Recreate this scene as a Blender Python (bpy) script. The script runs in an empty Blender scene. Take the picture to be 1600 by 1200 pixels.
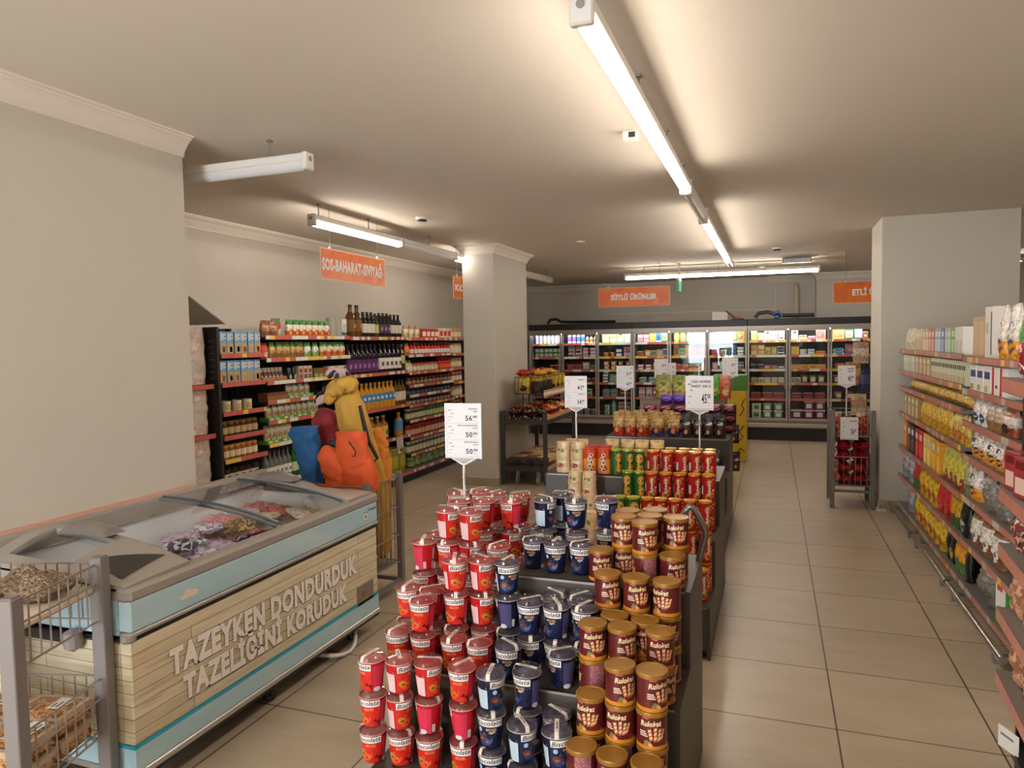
import bpy, math, random
import numpy as np
from mathutils import Matrix, Vector
S = bpy.context.scene
COL = S.collection
PI = math.pi
RND = random.Random(7)

# ------------------------------------------------------------------ camera
FPX, YAW, PIT, ROL, H = 1114.90, 0.350032, 0.0573846, 0.0173168, 1.64886
_fw = np.array([-math.sin(YAW)*math.cos(PIT), math.cos(YAW)*math.cos(PIT), -math.sin(PIT)])
_r0 = np.array([math.cos(YAW), math.sin(YAW), 0.0]); _d0 = np.cross(_fw, _r0)
_r = _r0*math.cos(ROL)+_d0*math.sin(ROL); _d = _d0*math.cos(ROL)-_r0*math.sin(ROL)
CO = np.array([0, 0, H])
cam = bpy.data.cameras.new('camera'); cam.sensor_fit = 'HORIZONTAL'; cam.sensor_width = 36
cam.lens = 36*FPX/1600; cam.clip_start = .05; cam.clip_end = 100
co = bpy.data.objects.new('camera', cam); COL.objects.link(co)
co.matrix_world = Matrix(((_r[0], -_d[0], -_fw[0], 0), (_r[1], -_d[1], -_fw[1], 0), (_r[2], -_d[2], -_fw[2], H), (0, 0, 0, 1)))
S.camera = co
def ray(u, v): return _r*((u-800)/FPX)+_d*((v-600)/FPX)+_fw
def onZ(u, v, z): d = ray(u, v); return CO+d*((z-H)/d[2])
def onX(u, v, x): d = ray(u, v); return CO+d*(x/d[0])
def onY(u, v, y): d = ray(u, v); return CO+d*(y/d[1])

# ------------------------------------------------------------------ view, world (daylight of the shopfront behind the camera)
S.view_settings.view_transform = 'Standard'; S.view_settings.look = 'None'
S.view_settings.gamma = 1; S.view_settings.use_curve_mapping = False
S.view_settings.exposure = 0.1
W = bpy.data.worlds.new('world'); S.world = W; W.use_nodes = True
W.node_tree.nodes['Background'].inputs[0].default_value = (.86, .93, 1, 1)
W.node_tree.nodes['Background'].inputs[1].default_value = 17.0
LAMP = 34.0
LAMPC = (1.0, .885, .77)

# ------------------------------------------------------------------ materials
def lin(c): return tuple(((x/255)/12.92 if x/255 <= .04045 else ((x/255+.055)/1.055)**2.4) for x in c)
MATS = {}
def M(name, c=(200, 200, 200), rough=.5, metal=0, emit=0, spec=.5, coat=0, bump=None):
    if name in MATS: return MATS[name]
    m = bpy.data.materials.new(name); m.use_nodes = True; MATS[name] = m
    b = m.node_tree.nodes['Principled BSDF']; l = (*lin(c), 1)
    b.inputs['Base Color'].default_value = l; b.inputs['Roughness'].default_value = rough
    b.inputs['Metallic'].default_value = metal; b.inputs['Specular IOR Level'].default_value = spec
    if coat: b.inputs['Coat Weight'].default_value = coat
    if emit:
        b.inputs['Emission Color'].default_value = l; b.inputs['Emission Strength'].default_value = emit
    if bump:
        N = m.node_tree.nodes; L = m.node_tree.links
        t = N.new('ShaderNodeTexCoord'); n = N.new('ShaderNodeTexNoise'); n.inputs['Scale'].default_value = bump[0]; n.inputs['Detail'].default_value = 3
        L.new(t.outputs['Object'], n.inputs['Vector'])
        bp = N.new('ShaderNodeBump'); bp.inputs['Strength'].default_value = bump[1]; bp.inputs['Distance'].default_value = bump[2]
        L.new(n.outputs['Fac'], bp.inputs['Height']); L.new(bp.outputs['Normal'], b.inputs['Normal'])
    return m
def ramp(N, cols, const=True):
    r = N.new('ShaderNodeValToRGB'); e = r.color_ramp.elements
    r.color_ramp.interpolation = 'CONSTANT' if const else 'LINEAR'
    while len(e) < len(cols): e.new(.5)
    for i, (p, c) in enumerate(cols): e[i].position = p; e[i].color = (*lin(c), 1)
    return r
def P(name, cols, scale=40, rough=.35, stretch=(1, 1, 1), voro=False, const=True, bump=0, detail=2):
    """printed / mottled surface: noise through a colour ramp (the print belongs to the thing)"""
    if name in MATS: return MATS[name]
    m = M(name, cols[0][1], rough); N = m.node_tree.nodes; L = m.node_tree.links; b = N['Principled BSDF']
    t = N.new('ShaderNodeTexCoord'); mp = N.new('ShaderNodeMapping'); mp.inputs['Scale'].default_value = stretch
    L.new(t.outputs['Object'], mp.inputs['Vector'])
    if voro:
        n = N.new('ShaderNodeTexVoronoi'); o = n.outputs['Distance']
    else:
        n = N.new('ShaderNodeTexNoise'); n.inputs['Detail'].default_value = detail; o = n.outputs['Fac']
    n.inputs['Scale'].default_value = scale; L.new(mp.outputs['Vector'], n.inputs['Vector'])
    r = ramp(N, cols, const); L.new(o, r.inputs['Fac']); L.new(r.outputs['Color'], b.inputs['Base Color'])
    if bump:
        bp = N.new('ShaderNodeBump'); bp.inputs['Strength'].default_value = .6; bp.inputs['Distance'].default_value = bump
        L.new(o, bp.inputs['Height']); L.new(bp.outputs['Normal'], b.inputs['Normal'])
    return m
def glass(name, tint=(245, 250, 250), gloss=.12, rough=.03, mixc=None, mixf=0):
    if name in MATS: return MATS[name]
    m = bpy.data.materials.new(name); m.use_nodes = True; MATS[name] = m
    N = m.node_tree.nodes; L = m.node_tree.links; N.remove(N['Principled BSDF'])
    tr = N.new('ShaderNodeBsdfTransparent'); tr.inputs[0].default_value = (*lin(tint), 1)
    gl = N.new('ShaderNodeBsdfGlossy'); gl.inputs['Roughness'].default_value = rough; gl.inputs[0].default_value = (.9, .9, .9, 1)
    fr = N.new('ShaderNodeLayerWeight'); pw = N.new('ShaderNodeMath'); pw.operation = 'POWER'; pw.inputs[1].default_value = 5
    L.new(fr.outputs['Facing'], pw.inputs[0])
    ad = N.new('ShaderNodeMath'); ad.operation = 'MULTIPLY_ADD'; ad.inputs[1].default_value = .85; ad.inputs[2].default_value = gloss; ad.use_clamp = True
    L.new(pw.outputs[0], ad.inputs[0])
    mx = N.new('ShaderNodeMixShader'); L.new(ad.outputs[0], mx.inputs[0])
    if mixf:
        df = N.new('ShaderNodeBsdfDiffuse'); df.inputs[0].default_value = (*lin(mixc), 1)
        m2 = N.new('ShaderNodeMixShader'); m2.inputs[0].default_value = mixf
        L.new(tr.outputs[0], m2.inputs[1]); L.new(df.outputs[0], m2.inputs[2]); L.new(m2.outputs[0], mx.inputs[1])
    else: L.new(tr.outputs[0], mx.inputs[1])
    L.new(gl.outputs[0], mx.inputs[2]); L.new(mx.outputs[0], N['Material Output'].inputs[0])
    return m

# ------------------------------------------------------------------ mesh builder
CH = [(-1, -1, -1), (1, -1, -1), (1, 1, -1), (-1, 1, -1), (-1, -1, 1), (1, -1, 1), (1, 1, 1), (-1, 1, 1)]
class B:
    def __init__(s): s.v = []; s.f = []; s.m = []; s.mats = []; s.T = None
    def mi(s, mat):
        if mat not in s.mats: s.mats.append(mat)
        return s.mats.index(mat)
    def add(s, vs, fs, mat):
        o = len(s.v); k = s.mi(mat)
        s.v += [tuple(s.T @ Vector(p)) for p in vs] if s.T else [tuple(map(float, p)) for p in vs]
        s.f += [tuple(o+i for i in f) for f in fs]; s.m += [k]*len(fs); return s
    def box(s, x0, x1, y0, y1, z0, z1, mat, c=0):
        if x0 > x1: x0, x1 = x1, x0
        if y0 > y1: y0, y1 = y1, y0
        if z0 > z1: z0, z1 = z1, z0
        c = min(c, (x1-x0)*.45, (y1-y0)*.45, (z1-z0)*.45)
        lo = (x0, y0, z0); hi = (x1, y1, z1)
        if c <= 0:
            vs = [tuple(hi[i] if d[i] > 0 else lo[i] for i in range(3)) for d in CH]
            return s.add(vs, [(0, 3, 2, 1), (4, 5, 6, 7), (0, 1, 5, 4), (1, 2, 6, 5), (2, 3, 7, 6), (3, 0, 4, 7)], mat)
        vs = []; idx = {}
        for ci, d in enumerate(CH):
            for a in range(3):
                p = [(hi[i] if d[i] > 0 else lo[i]) - (0 if i == a else d[i]*c) for i in range(3)]
                idx[ci, a] = len(vs); vs.append(tuple(p))
        F = []; Q = [(0, 3, 2, 1), (4, 5, 6, 7), (0, 1, 5, 4), (1, 2, 6, 5), (2, 3, 7, 6), (3, 0, 4, 7)]
        for q, a in zip(Q, (2, 2, 1, 0, 1, 0)): F.append(tuple(idx[i, a] for i in q))
        for i in range(8):
            t = [idx[i, 0], idx[i, 1], idx[i, 2]]; d = CH[i]
            F.append(tuple(t if d[0]*d[1]*d[2] > 0 else t[::-1]))
            for j in range(i+1, 8):
                df = [k for k in range(3) if CH[i][k] != CH[j][k]]
                if len(df) == 1:
                    a, b = [k for k in range(3) if k != df[0]]
                    q = [idx[i, a], idx[j, a], idx[j, b], idx[i, b]]
                    p = [Vector(vs[k]) for k in q]; n = (p[1]-p[0]).cross(p[2]-p[0])
                    o = Vector(tuple((CH[i][k] if k != df[0] else 0) for k in range(3)))
                    F.append(tuple(q if n.dot(o) > 0 else q[::-1]))
        return s.add(vs, F, mat)
    def lathe(s, prof, n=20, cx=0, cy=0, cap=True, sx=1, sy=1):
        """prof: [(r, z, mat)], the material of a ring is that of its upper point"""
        for i in range(len(prof)-1):
            (r0, z0, _), (r1, z1, mt) = prof[i], prof[i+1]
            vs = []
            for r, z in ((r0, z0), (r1, z1)):
                vs += [(cx+sx*r*math.cos(2*PI*k/n), cy+sy*r*math.sin(2*PI*k/n), z) for k in range(n)]
            s.add(vs, [(k, (k+1) % n, n+(k+1) % n, n+k) for k in range(n)], mt)
        if cap:
            for (r, z, mt), rev in ((prof[0], 1), (prof[-1], 0)):
                if r > 1e-5:
                    vs = [(cx+sx*r*math.cos(2*PI*k/n), cy+sy*r*math.sin(2*PI*k/n), z) for k in range(n)]
                    s.add(vs, [tuple(range(n))[::-1] if rev else tuple(range(n))], mt)
        return s
    def tube(s, pts, r, mat, n=6, cap=True):
        pts = [Vector(p) for p in pts]; rings = []; up = None
        rr = r if isinstance(r, (list, tuple)) else [r]*len(pts)
        for i, p in enumerate(pts):
            t = (pts[min(i+1, len(pts)-1)]-pts[max(i-1, 0)]).normalized()
            if up is None: up = Vector((0, 0, 1)) if abs(t.z) < .9 else Vector((1, 0, 0))
            a = t.cross(up).normalized(); b = a.cross(t).normalized(); up = b
            rings.append([p+a*(rr[i]*math.cos(2*PI*k/n+PI/n))+b*(rr[i]*math.sin(2*PI*k/n+PI/n)) for k in range(n)])
        vs = [v for q in rings for v in q]
        fs = [(i*n+k, i*n+n+k, i*n+n+(k+1) % n, i*n+(k+1) % n) for i in range(len(pts)-1) for k in range(n)]
        if cap: fs += [tuple(range(n)), tuple((len(pts)-1)*n+k for k in range(n))[::-1]]
        return s.add(vs, fs, mat)
    def prism(s, poly, a0, a1, mat, axis='x'):
        """poly in the plane across axis: x -> (y,z), y -> (x,z), z -> (x,y)"""
        n = len(poly)
        mk = {'x': lambda a, p: (a, p[0], p[1]), 'y': lambda a, p: (p[0], a, p[1]), 'z': lambda a, p: (p[0], p[1], a)}[axis]
        vs = [mk(a0, p) for p in poly]+[mk(a1, p) for p in poly]
        ar = sum(poly[i][0]*poly[(i+1) % n][1]-poly[(i+1) % n][0]*poly[i][1] for i in range(n))
        fl = (ar > 0) != (axis == 'y')
        if a1 < a0: fl = not fl
        f = [tuple(range(n))[::-1], tuple(range(n, 2*n))]+[(i, (i+1) % n, n+(i+1) % n, n+i) for i in range(n)]
        if not fl: f = [q[::-1] for q in f]
        return s.add(vs, f, mat)
    def grid(s, fn, nu, nv, mat, closed=False):
        vs = [fn(i/nu, j/nv) for j in range(nv+1) for i in range(nu+1)]; w = nu+1
        return s.add(vs, [(j*w+i, j*w+i+1, j*w+w+i+1, j*w+w+i) for j in range(nv) for i in range(nu)], mat)
    def quad(s, a, b, c, d, mat): return s.add([a, b, c, d], [(0, 1, 2, 3)], mat)
    def text(s, st, size, fn, mat, bold=.0, shear=0, width=None, ax='C', extr=0):
        vs, fs = text2d(st, bold, shear)
        x0 = min(v[0] for v in vs); x1 = max(v[0] for v in vs); k = size; kx = size
        if width: kx = width/(x1-x0)
        ox = {'C': (x0+x1)/2, 'L': x0, 'R': x1}[ax]
        s.add([fn((x-ox)*kx, y*k) for x, y in vs], fs, mat); return s
    def mesh(s, name, smooth=None):
        me = bpy.data.meshes.new(name); me.from_pydata(s.v, [], s.f)
        for m in s.mats: me.materials.append(m)
        me.polygons.foreach_set('material_index', s.m)
        if smooth:
            me.polygons.foreach_set('use_smooth', [True]*len(s.f)); me.set_sharp_from_angle(angle=smooth)
        me.update(); return me
TXT = {}
def text2d(st, bold, shear):
    key = (st, bold, shear)
    if key not in TXT:
        c = bpy.data.curves.new('t', 'FONT'); c.body = st; c.size = 1; c.offset = bold; c.space_character = 1+bold*1.6; c.shear = shear; c.resolution_u = 2
        c.fill_mode = 'FRONT'; c.dimensions = '2D'
        o = bpy.data.objects.new('t', c); COL.objects.link(o)
        me = bpy.data.meshes.new_from_object(o.evaluated_get(bpy.context.evaluated_depsgraph_get()))
        TXT[key] = ([(v.co.x, v.co.y) for v in me.vertices], [tuple(p.vertices) for p in me.polygons])
        bpy.data.objects.remove(o); bpy.data.curves.remove(c); bpy.data.meshes.remove(me)
    return TXT[key]

# ------------------------------------------------------------------ objects
def ob(name, data, parent=None, loc=(0, 0, 0), rz=0):
    o = bpy.data.objects.new(name, data); COL.objects.link(o)
    o.location = loc; o.rotation_euler = (0, 0, rz)
    if parent: o.parent = parent
    return o
def tag(o, label=None, cat=None, group=None, kind=None):
    if label: o['label'] = label
    if cat: o['category'] = cat
    if group: o['group'] = group
    if kind: o['kind'] = kind
    return o
def thing(name, label, cat, parts, loc=(0, 0, 0), rz=0, group=None, rot=None):
    """parts: a mesh, or [(part name, mesh or (mesh,label), [sub-parts])]"""
    if not isinstance(parts, list): r = ob(name, parts, None, loc, rz)
    else:
        r = ob(name, None, None, loc, rz); r.empty_display_size = .05
        for pt in parts:
            d = pt[1]; lb = None
            if isinstance(d, tuple): d, lb = d
            c = ob(pt[0], d, r)
            if lb: c['label'] = lb
            for sn, sm in (pt[2] if len(pt) > 2 else []): ob(sn, sm, c)
    if rot: r.rotation_euler = rot
    return tag(r, label, cat, group)
def struct(name, b, smooth=None): return tag(ob(name, b.mesh(name, smooth)), kind='structure')
ORD = 'first second third fourth fifth sixth seventh eighth ninth tenth eleventh twelfth thirteenth fourteenth fifteenth sixteenth seventeenth eighteenth nineteenth twentieth'.split()
def nth(i, n, frm='from left'):
    if n == 1: return ''
    if i == 0: return 'leftmost'
    if i == n-1: return 'rightmost'
    return (ORD[i] if i < 20 else '%dth' % (i+1))+' '+frm
CACHE = {}
def memo(fn):
    def g(*a, **kw):
        k = (fn.__name__, a, tuple(sorted(kw.items())))
        if k not in CACHE: CACHE[k] = fn(*a, **kw)
        return CACHE[k]
    return g
# ------------------------------------------------------------------ the setting
ZC = 2.77
wallm = P('wall_paint', [(0, (198, 192, 180)), (1, (203, 197, 185))], 3, .75, const=False)
ceilm = P('ceiling_paint', [(0, (222, 212, 197)), (1, (227, 217, 202))], 2, .8, const=False)
trimm = M('trim_paint', (226, 217, 204), .6)
def floor_mat():
    m = M('floor_tiles', (150, 135, 112), .32); N = m.node_tree.nodes; L = m.node_tree.links; b = N['Principled BSDF']
    t = N.new('ShaderNodeTexCoord'); mp = N.new('ShaderNodeMapping'); mp.inputs['Location'].default_value = (-.26145, -2.6225, 0)
    L.new(t.outputs['Object'], mp.inputs['Vector'])
    br = N.new('ShaderNodeTexBrick'); br.offset = 0; br.squash = 1
    for k, v in (('Scale', 1), ('Mortar Size', .0038), ('Mortar Smooth', .1), ('Brick Width', .6), ('Row Height', .578), ('Bias', 0)): br.inputs[k].default_value = v
    br.inputs['Color1'].default_value = (1, 1, 1, 1); br.inputs['Color2'].default_value = (.93, .93, .93, 1); br.inputs['Mortar'].default_value = (.13, .11, .095, 1)
    L.new(mp.outputs[0], br.inputs['Vector'])
    n = N.new('ShaderNodeTexNoise'); n.inputs['Scale'].default_value = 3.2; n.inputs['Detail'].default_value = 8; n.inputs['Roughness'].default_value = .62
    sm = N.new('ShaderNodeMapping'); sm.inputs['Scale'].default_value = (.7, 1.8, 1); L.new(t.outputs['Object'], sm.inputs['Vector']); L.new(sm.outputs[0], n.inputs['Vector'])
    r = ramp(N, [(.25, (165, 149, 126)), (.5, (177, 161, 137)), (.75, (187, 171, 147))], False); L.new(n.outputs['Fac'], r.inputs[0])
    mx = N.new('ShaderNodeMix'); mx.data_type = 'RGBA'; mx.blend_type = 'MULTIPLY'; mx.inputs[0].default_value = 1
    L.new(r.outputs[0], mx.inputs[6]); L.new(br.outputs['Color'], mx.inputs[7]); L.new(mx.outputs[2], b.inputs['Base Color'])
    rr = N.new('ShaderNodeMapRange'); rr.inputs[3].default_value = .24; rr.inputs[4].default_value = .42; L.new(n.outputs['Fac'], rr.inputs[0]); L.new(rr.outputs[0], b.inputs['Roughness'])
    return m
b = B(); b.box(-5, 5, -3.2, 14.2, -.1, 0, floor_mat()); struct('floor', b)
b = B(); b.box(-5, 5, -3.2, 14.2, ZC, ZC+.1, ceilm); struct('ceiling', b)
b = B(); b.box(-5, -2.96, -3.2, 3.04, 0, ZC, wallm); struct('wall_left_near', b)
b = B(); b.box(-4.75, -4.63, 3.04, 14.0, 0, ZC, wallm); struct('wall_left', b)
b = B(); b.box(-4.63, 5, 13.85, 14.0, 0, ZC, wallm); struct('wall_back', b)
b = B(); b.box(4.85, 5, -3.2, 13.85, 0, ZC, wallm); struct('wall_right', b)
b = B(); b.box(-1.35, 4.85, -3.2, -3.05, 0, ZC, wallm); b.box(-2.96, -1.35, -3.2, -3.05, 2.35, ZC, wallm); struct('wall_front', b)
b = B(); b.box(-3.36, -2.975, 7.593, 8.755, 0, ZC, wallm, .004); struct('column', b)
b = B(); b.box(.966, 2.07, 7.552, 8.282, 0, ZC, wallm, .004); struct('wall_pillar', b)
b = B(); b.box(.72, 3.6, 13.55, 13.85, 0, ZC, wallm); struct('wall_back_pilaster', b)
CORN = [(0, -.105), (.012, -.105), (.012, -.09), (.022, -.07), (.042, -.04), (.062, -.025), (.07, -.022), (.07, -.012), (.085, -.012), (.085, 0), (0, 0)]
def cornice(name, path, closed=False):
    """room side is on the right-hand side of the path"""
    b = B(); n = len(path); rings = []
    for i, p in enumerate(path):
        p = Vector(p); ds = []
        if closed or i > 0: ds.append((p-Vector(path[i-1])).normalized())
        if closed or i < n-1: ds.append((Vector(path[(i+1) % n])-p).normalized())
        ns = [Vector((d.y, -d.x)) for d in ds]
        o = ns[0] if len(ns) == 1 else (ns[0]+ns[1])/(1+ns[0].dot(ns[1]))
        rings.append([(p.x+o.x*d, p.y+o.y*d, ZC+z) for d, z in CORN])
    k = len(CORN); vs = [v for r in rings for v in r]; fs = []
    for i in range(n if closed else n-1):
        j = (i+1) % n; fs += [(i*k+q, i*k+q+1, j*k+q+1, j*k+q) for q in range(k-1)]
    if not closed: fs += [tuple(range(k))[::-1], tuple((n-1)*k+q for q in range(k))]
    b.add(vs, fs, trimm); return struct(name, b)
cornice('trim_1', [(-2.96, -3.2), (-2.96, 3.04)])
cornice('trim_2', [(-4.63, 3.04), (-4.63, 13.85)])
cornice('trim_3', [(-3.36, 7.593), (-3.36, 8.755), (-2.975, 8.755), (-2.975, 7.593)][::-1], True)
cornice('trim_4', [(.966, 8.282), (.966, 7.552), (2.07, 7.552), (2.07, 8.282)][::-1])
cornice('trim_5', [(-4.63, 13.85), (-2.95, 13.85)])
cornice('trim_6', [(-.1, 13.85), (.72, 13.85), (.72, 13.55), (3.6, 13.55)])
bbm = P('skirting_tile', [(0, (160, 146, 124)), (1, (178, 164, 140))], 4, .4, const=False)
def ring_base(name, x0, x1, y0, y1, h=.09, t=.012):
    b = B(); b.box(x0-t, x1+t, y0-t, y0, 0, h, bbm); b.box(x0-t, x1+t, y1, y1+t, 0, h, bbm); b.box(x0-t, x0, y0, y1, 0, h, bbm); b.box(x1, x1+t, y0, y1, 0, h, bbm); struct(name, b)
ring_base('baseboard_column', -3.36, -2.975, 7.593, 8.755)
ring_base('baseboard_pillar', .966, 2.07, 7.552, 8.282)
b = B(); b.box(-2.96, -2.925, 1.0, 2.97, .855, .915, P('bumper_wood', [(0, (196, 138, 118)), (.5, (206, 150, 128)), (1, (186, 128, 108))], 14, .55, (6, 1, 6), const=False), .006); struct('trim_bumper', b)
x0, x1 = -3.1, .06
b = B(); b.box(x0, x1, 13.835, 13.85, 2.17, 2.185, trimm); b.box(x1-.012, x1, 13.838, 13.85, 2.18, 2.6, trimm); struct('trim_7', b)
b = B(); b.tube([(.4, 13.79, 1.9), (.4, 13.79, 2.58), (.4, 13.85, 2.6)], .045, M('pipe_paint', (206, 192, 168), .5), 10); struct('trim_pipe', b, .6)

# ------------------------------------------------------------------ lamps
white = M('white_plastic', (228, 224, 218), .4)
lit = M('lit_diffuser', (255, 255, 255), .4)
_e = lit.node_tree.nodes['Principled BSDF']; _e.inputs['Emission Color'].default_value = (*LAMPC, 1); _e.inputs['Emission Strength'].default_value = LAMP
unlit = M('unlit_diffuser', (224, 222, 220), .3)
steel = M('steel', (150, 150, 150), .35, .9)
def batten(label, p0, p1, on, hang, group='ceiling light battens', zb=2.585, w=.066):
    a = Vector((*p0, 0)); d = Vector((*p1, 0))-a; Ln = d.length; rz = math.atan2(d.y, d.x)
    h = B(); h.box(0, Ln, -w/2, w/2, zb+.045, zb+.09, white, .006); h.box(-.02, .012, -w/2-.004, w/2+.004, zb+.002, zb+.094, white, .006); h.box(Ln-.012, Ln+.02, -w/2-.004, w/2+.004, zb+.002, zb+.094, white, .006)
    if on is not None and w > .05:
        h.tube([(-.021, 0, zb+.06), (-.0225, 0, zb+.06)], .014, M('cap_print', (150, 145, 140), .5), 14)
    f = B(); n = 8
    prof = [(-w*.46, 0)]+[(-w*.46*math.cos(PI*k/n), -.045*math.sin(PI*k/n)) for k in range(1, n)]+[(w*.46, 0)]
    f.prism([(y, zb+.045+z) for y, z in prof][::-1], .012, Ln-.012, lit if on else unlit, 'x')
    hg = []
    for t in hang:
        q = B(); q.tube([(t*Ln, 0, zb+.09), (t*Ln, 0, ZC)], .005, steel, 6); q.box(t*Ln-.012, t*Ln+.012, -.012, .012, ZC-.012, ZC, steel); hg.append(('hanger', q.mesh('hanger')))
    return thing('ceiling_light', label, 'light', [('housing', h.mesh('housing')), ('diffuser', f.mesh('diffuser', .5))]+hg, (a.x, a.y, 0), rz, group)
batten('long lit batten light in the foreground, above the cup display', (-.535, 2.13), (-.53, 4.77), True, (.03, .36, .68, .97))
batten('dark middle batten between the two lit tubes of the main row', (-.53, 4.83), (-.528, 6.0), False, (.3, .8))
batten('lit batten light at the far end of the main row', (-.528, 6.06), (-.52, 9.3), True, (.1, .5, .9))
batten('short dark batten closing the far end of the main row', (-.52, 9.36), (-.518, 10.0), False, (.5,))
batten('lit batten light beside the sauce and spice sign', (-3.37, 4.76), (-3.37, 6.14), True, (.06, .6))
batten('dark batten behind the sauce sign, short of the column', (-3.37, 6.2), (-3.37, 7.36), False, (.5,))
batten('lit batten light half hidden by the column', (-3.37, 7.42), (-3.37, 8.8), True, (.4,))
batten('dark batten ending to the right of the column', (-3.37, 8.86), (-3.3, 10.9), False, (.9,))
batten('unlit batten light beside the near left wall corner', (-2.33, 3.26), (-4.3, 3.26), False, (.12, .42, .85))
batten('long lit tube running across above the dairy coolers', (-2.12, 10.98), (.62, 11.1), True, (.1, .5, .9), w=.05)
batten('lit batten light past the right end of the pillar', (3.0, 10.9), (3.0, 12.4), True, (.2, .8))
batten('added unseen batten light behind the camera, brightening the foreground', (-.53, -2.4), (-.535, 0.2), True, (.1, .9), 'ceiling lights behind the camera')  # unseen lamp, added to light the freezer and foreground
batten('added unseen batten light behind the camera, brightening the near left', (-2.2, -2.5), (-2.2, .4), True, (.1, .9), 'ceiling lights behind the camera')  # second unseen lamp, added to brighten the near left side
batten('lit batten light over the right-hand aisle', (3.0, 1.0), (3.0, 5.0), True, (.1, .9), 'ceiling lights behind the camera')
dark = M('dark_plastic', (38, 36, 36), .5)
def detector(label, u, v):
    p = onZ(u, v, ZC); b = B(); b.lathe([(.055, ZC-.012, white), (.055, ZC, white)], 20); b.lathe([(.02, ZC-.045, white), (.04, ZC-.04, white), (.046, ZC-.02, dark), (.05, ZC-.012, white)], 20)
    thing('smoke_detector', label, 'smoke detector', b.mesh('smoke_detector', .6), (p[0], p[1], 0))
detector('white smoke detector on the ceiling left of the column', 659, 340)
detector('white smoke detector on the ceiling near the small square panel', 1214, 387)
detector('white smoke detector high above the far cross tube', 1190, 417)
p = onZ(985, 205, ZC); b = B(); b.box(-.04, .04, -.03, .03, ZC-.05, ZC, white, .006); b.box(-.005, .03, -.0325, -.03, ZC-.04, ZC-.012, dark)
thing('motion_sensor', 'small white box sensor with dark eye beside main ceiling light', 'sensor', b.mesh('motion_sensor'), (p[0], p[1], 0))
p = onZ(905, 377, ZC); b = B(); b.lathe([(.03, ZC-.012, white), (.035, ZC, white)], 14); b.tube([(-.05, 0, ZC-.006), (.06, .01, ZC-.006)], .004, white)
thing('sprinkler_cap', 'small flat ceiling cap in front of the column', 'ceiling cap', b.mesh('sprinkler_cap'), (p[0], p[1], 0))
p = onZ(1245, 402, ZC); b = B(); b.box(-.19, .19, -.07, .07, ZC-.075, ZC, M('grey_housing', (176, 172, 166), .5), .01); c = B(); c.box(-.17, .17, -.074, -.06, ZC-.07, ZC-.025, P('led_strip', [(0, (235, 235, 235)), (.55, (120, 120, 120)), (.6, (235, 235, 235))], 60, .3))
thing('emergency_light', 'grey emergency light on the ceiling at far right', 'light', [('housing', b.mesh('housing')), ('led_panel', c.mesh('led_panel'))], (p[0], p[1], 0))
p = onZ(1061, 412, ZC); b = B(); b.tube([(0, 0, 2.56), (0, 0, ZC)], .012, white, 8); b.box(-.03, .03, -.03, .03, ZC-.02, ZC, white); c = B(); c.box(-.013, .013, -.16, .16, 2.36, 2.52, M('exit_green', (90, 190, 160), .4), .003); c.box(-.016, .016, -.165, .165, 2.515, 2.56, white)
thing('exit_sign', 'green exit sign hanging edge-on in front of cross tube', 'sign', [('stem', b.mesh('stem')), ('sign_panel', c.mesh('sign_panel'))], (p[0], p[1], 0))

# ------------------------------------------------------------------ hanging signs
orange = P('sign_orange', [(.3, (244, 136, 34)), (.5, (240, 120, 36)), (.62, (234, 98, 44)), (.7, (246, 140, 50))], 5, .3, const=False)
orange_line = M('sign_line', (204, 84, 26), .4); wtxt = M('white_letter', (250, 246, 240), .5)
def hsign(label, st, w, h, loc, rz, cords, tw, ts, bold):
    b = B(); b.box(-w/2, w/2, -.004, .004, 0, h, M('sign_edge', (246, 226, 200), .4)); b.box(-w/2+.006, w/2-.006, -.0045, .0045, .006, h-.006, orange)
    rn = random.Random(len(st))
    for k in range(7):
        cx = rn.uniform(-w*.42, w*.42); cz = rn.choice([rn.uniform(.03, .07), rn.uniform(h-.07, h-.03)]); r = rn.uniform(.012, .022)
        b.tube([(cx+r*math.cos(t*PI/5)*1.2, -.0046, cz+r*math.sin(t*PI/5)) for t in range(10)], .0012, orange_line, 4)
    t = B(); t.text(st, ts, lambda x, y: (x, -.0062, h/2+y-ts*.36), wtxt, bold, 0, tw)
    cs = []
    for c in cords:
        q = B(); q.tube([(c*w, 0, h), (c*w, 0, ZC-loc[2])], .0022, steel, 5); q.box(c*w-.01, c*w+.01, -.006, .006, h-.012, h+.02, white); cs.append(('cord', q.mesh('cord')))
    thing('hanging_sign', label, 'sign', [('panel', b.mesh('panel')), ('lettering', t.mesh('lettering'))]+cs, loc, rz, 'orange department signs')
hsign('orange sign reading SOS-BAHARAT-SIVIYAĞ over the left shelving', 'SOS-BAHARAT-SIVIYAĞ', 1.0, .25, (-3.37, 5.345, 2.185), PI/2, (-.36, .38), .97, .125, .055)
hsign('orange sign reading KONSERVE cut off by the column', 'KONSERVE', 1.0, .25, (-3.37, 7.86, 2.165), PI/2, (-.4, .38), .93, .1, .055)
a = onY(935, 451, 10.3); c = onY(1047, 477, 10.3); ws = c[0]-a[0]
hsign('orange sign reading SÜTLÜ ÜRÜNLER above the dairy coolers', 'SÜTLÜ ÜRÜNLER', ws, a[2]-c[2], ((a[0]+c[0])/2, 10.3, c[2]), 0, (-.36, .36), ws*.65, .105, .055)
a = onY(1302, 441, 10.3)
hsign('orange sign reading ETLİ ÜRÜNLER half behind the right pillar', 'ETLİ ÜRÜNLER', ws, .28, (a[0]+ws/2, 10.3, a[2]-.28), 0, (-.36, .36), ws*.56, .105, .055)
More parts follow.
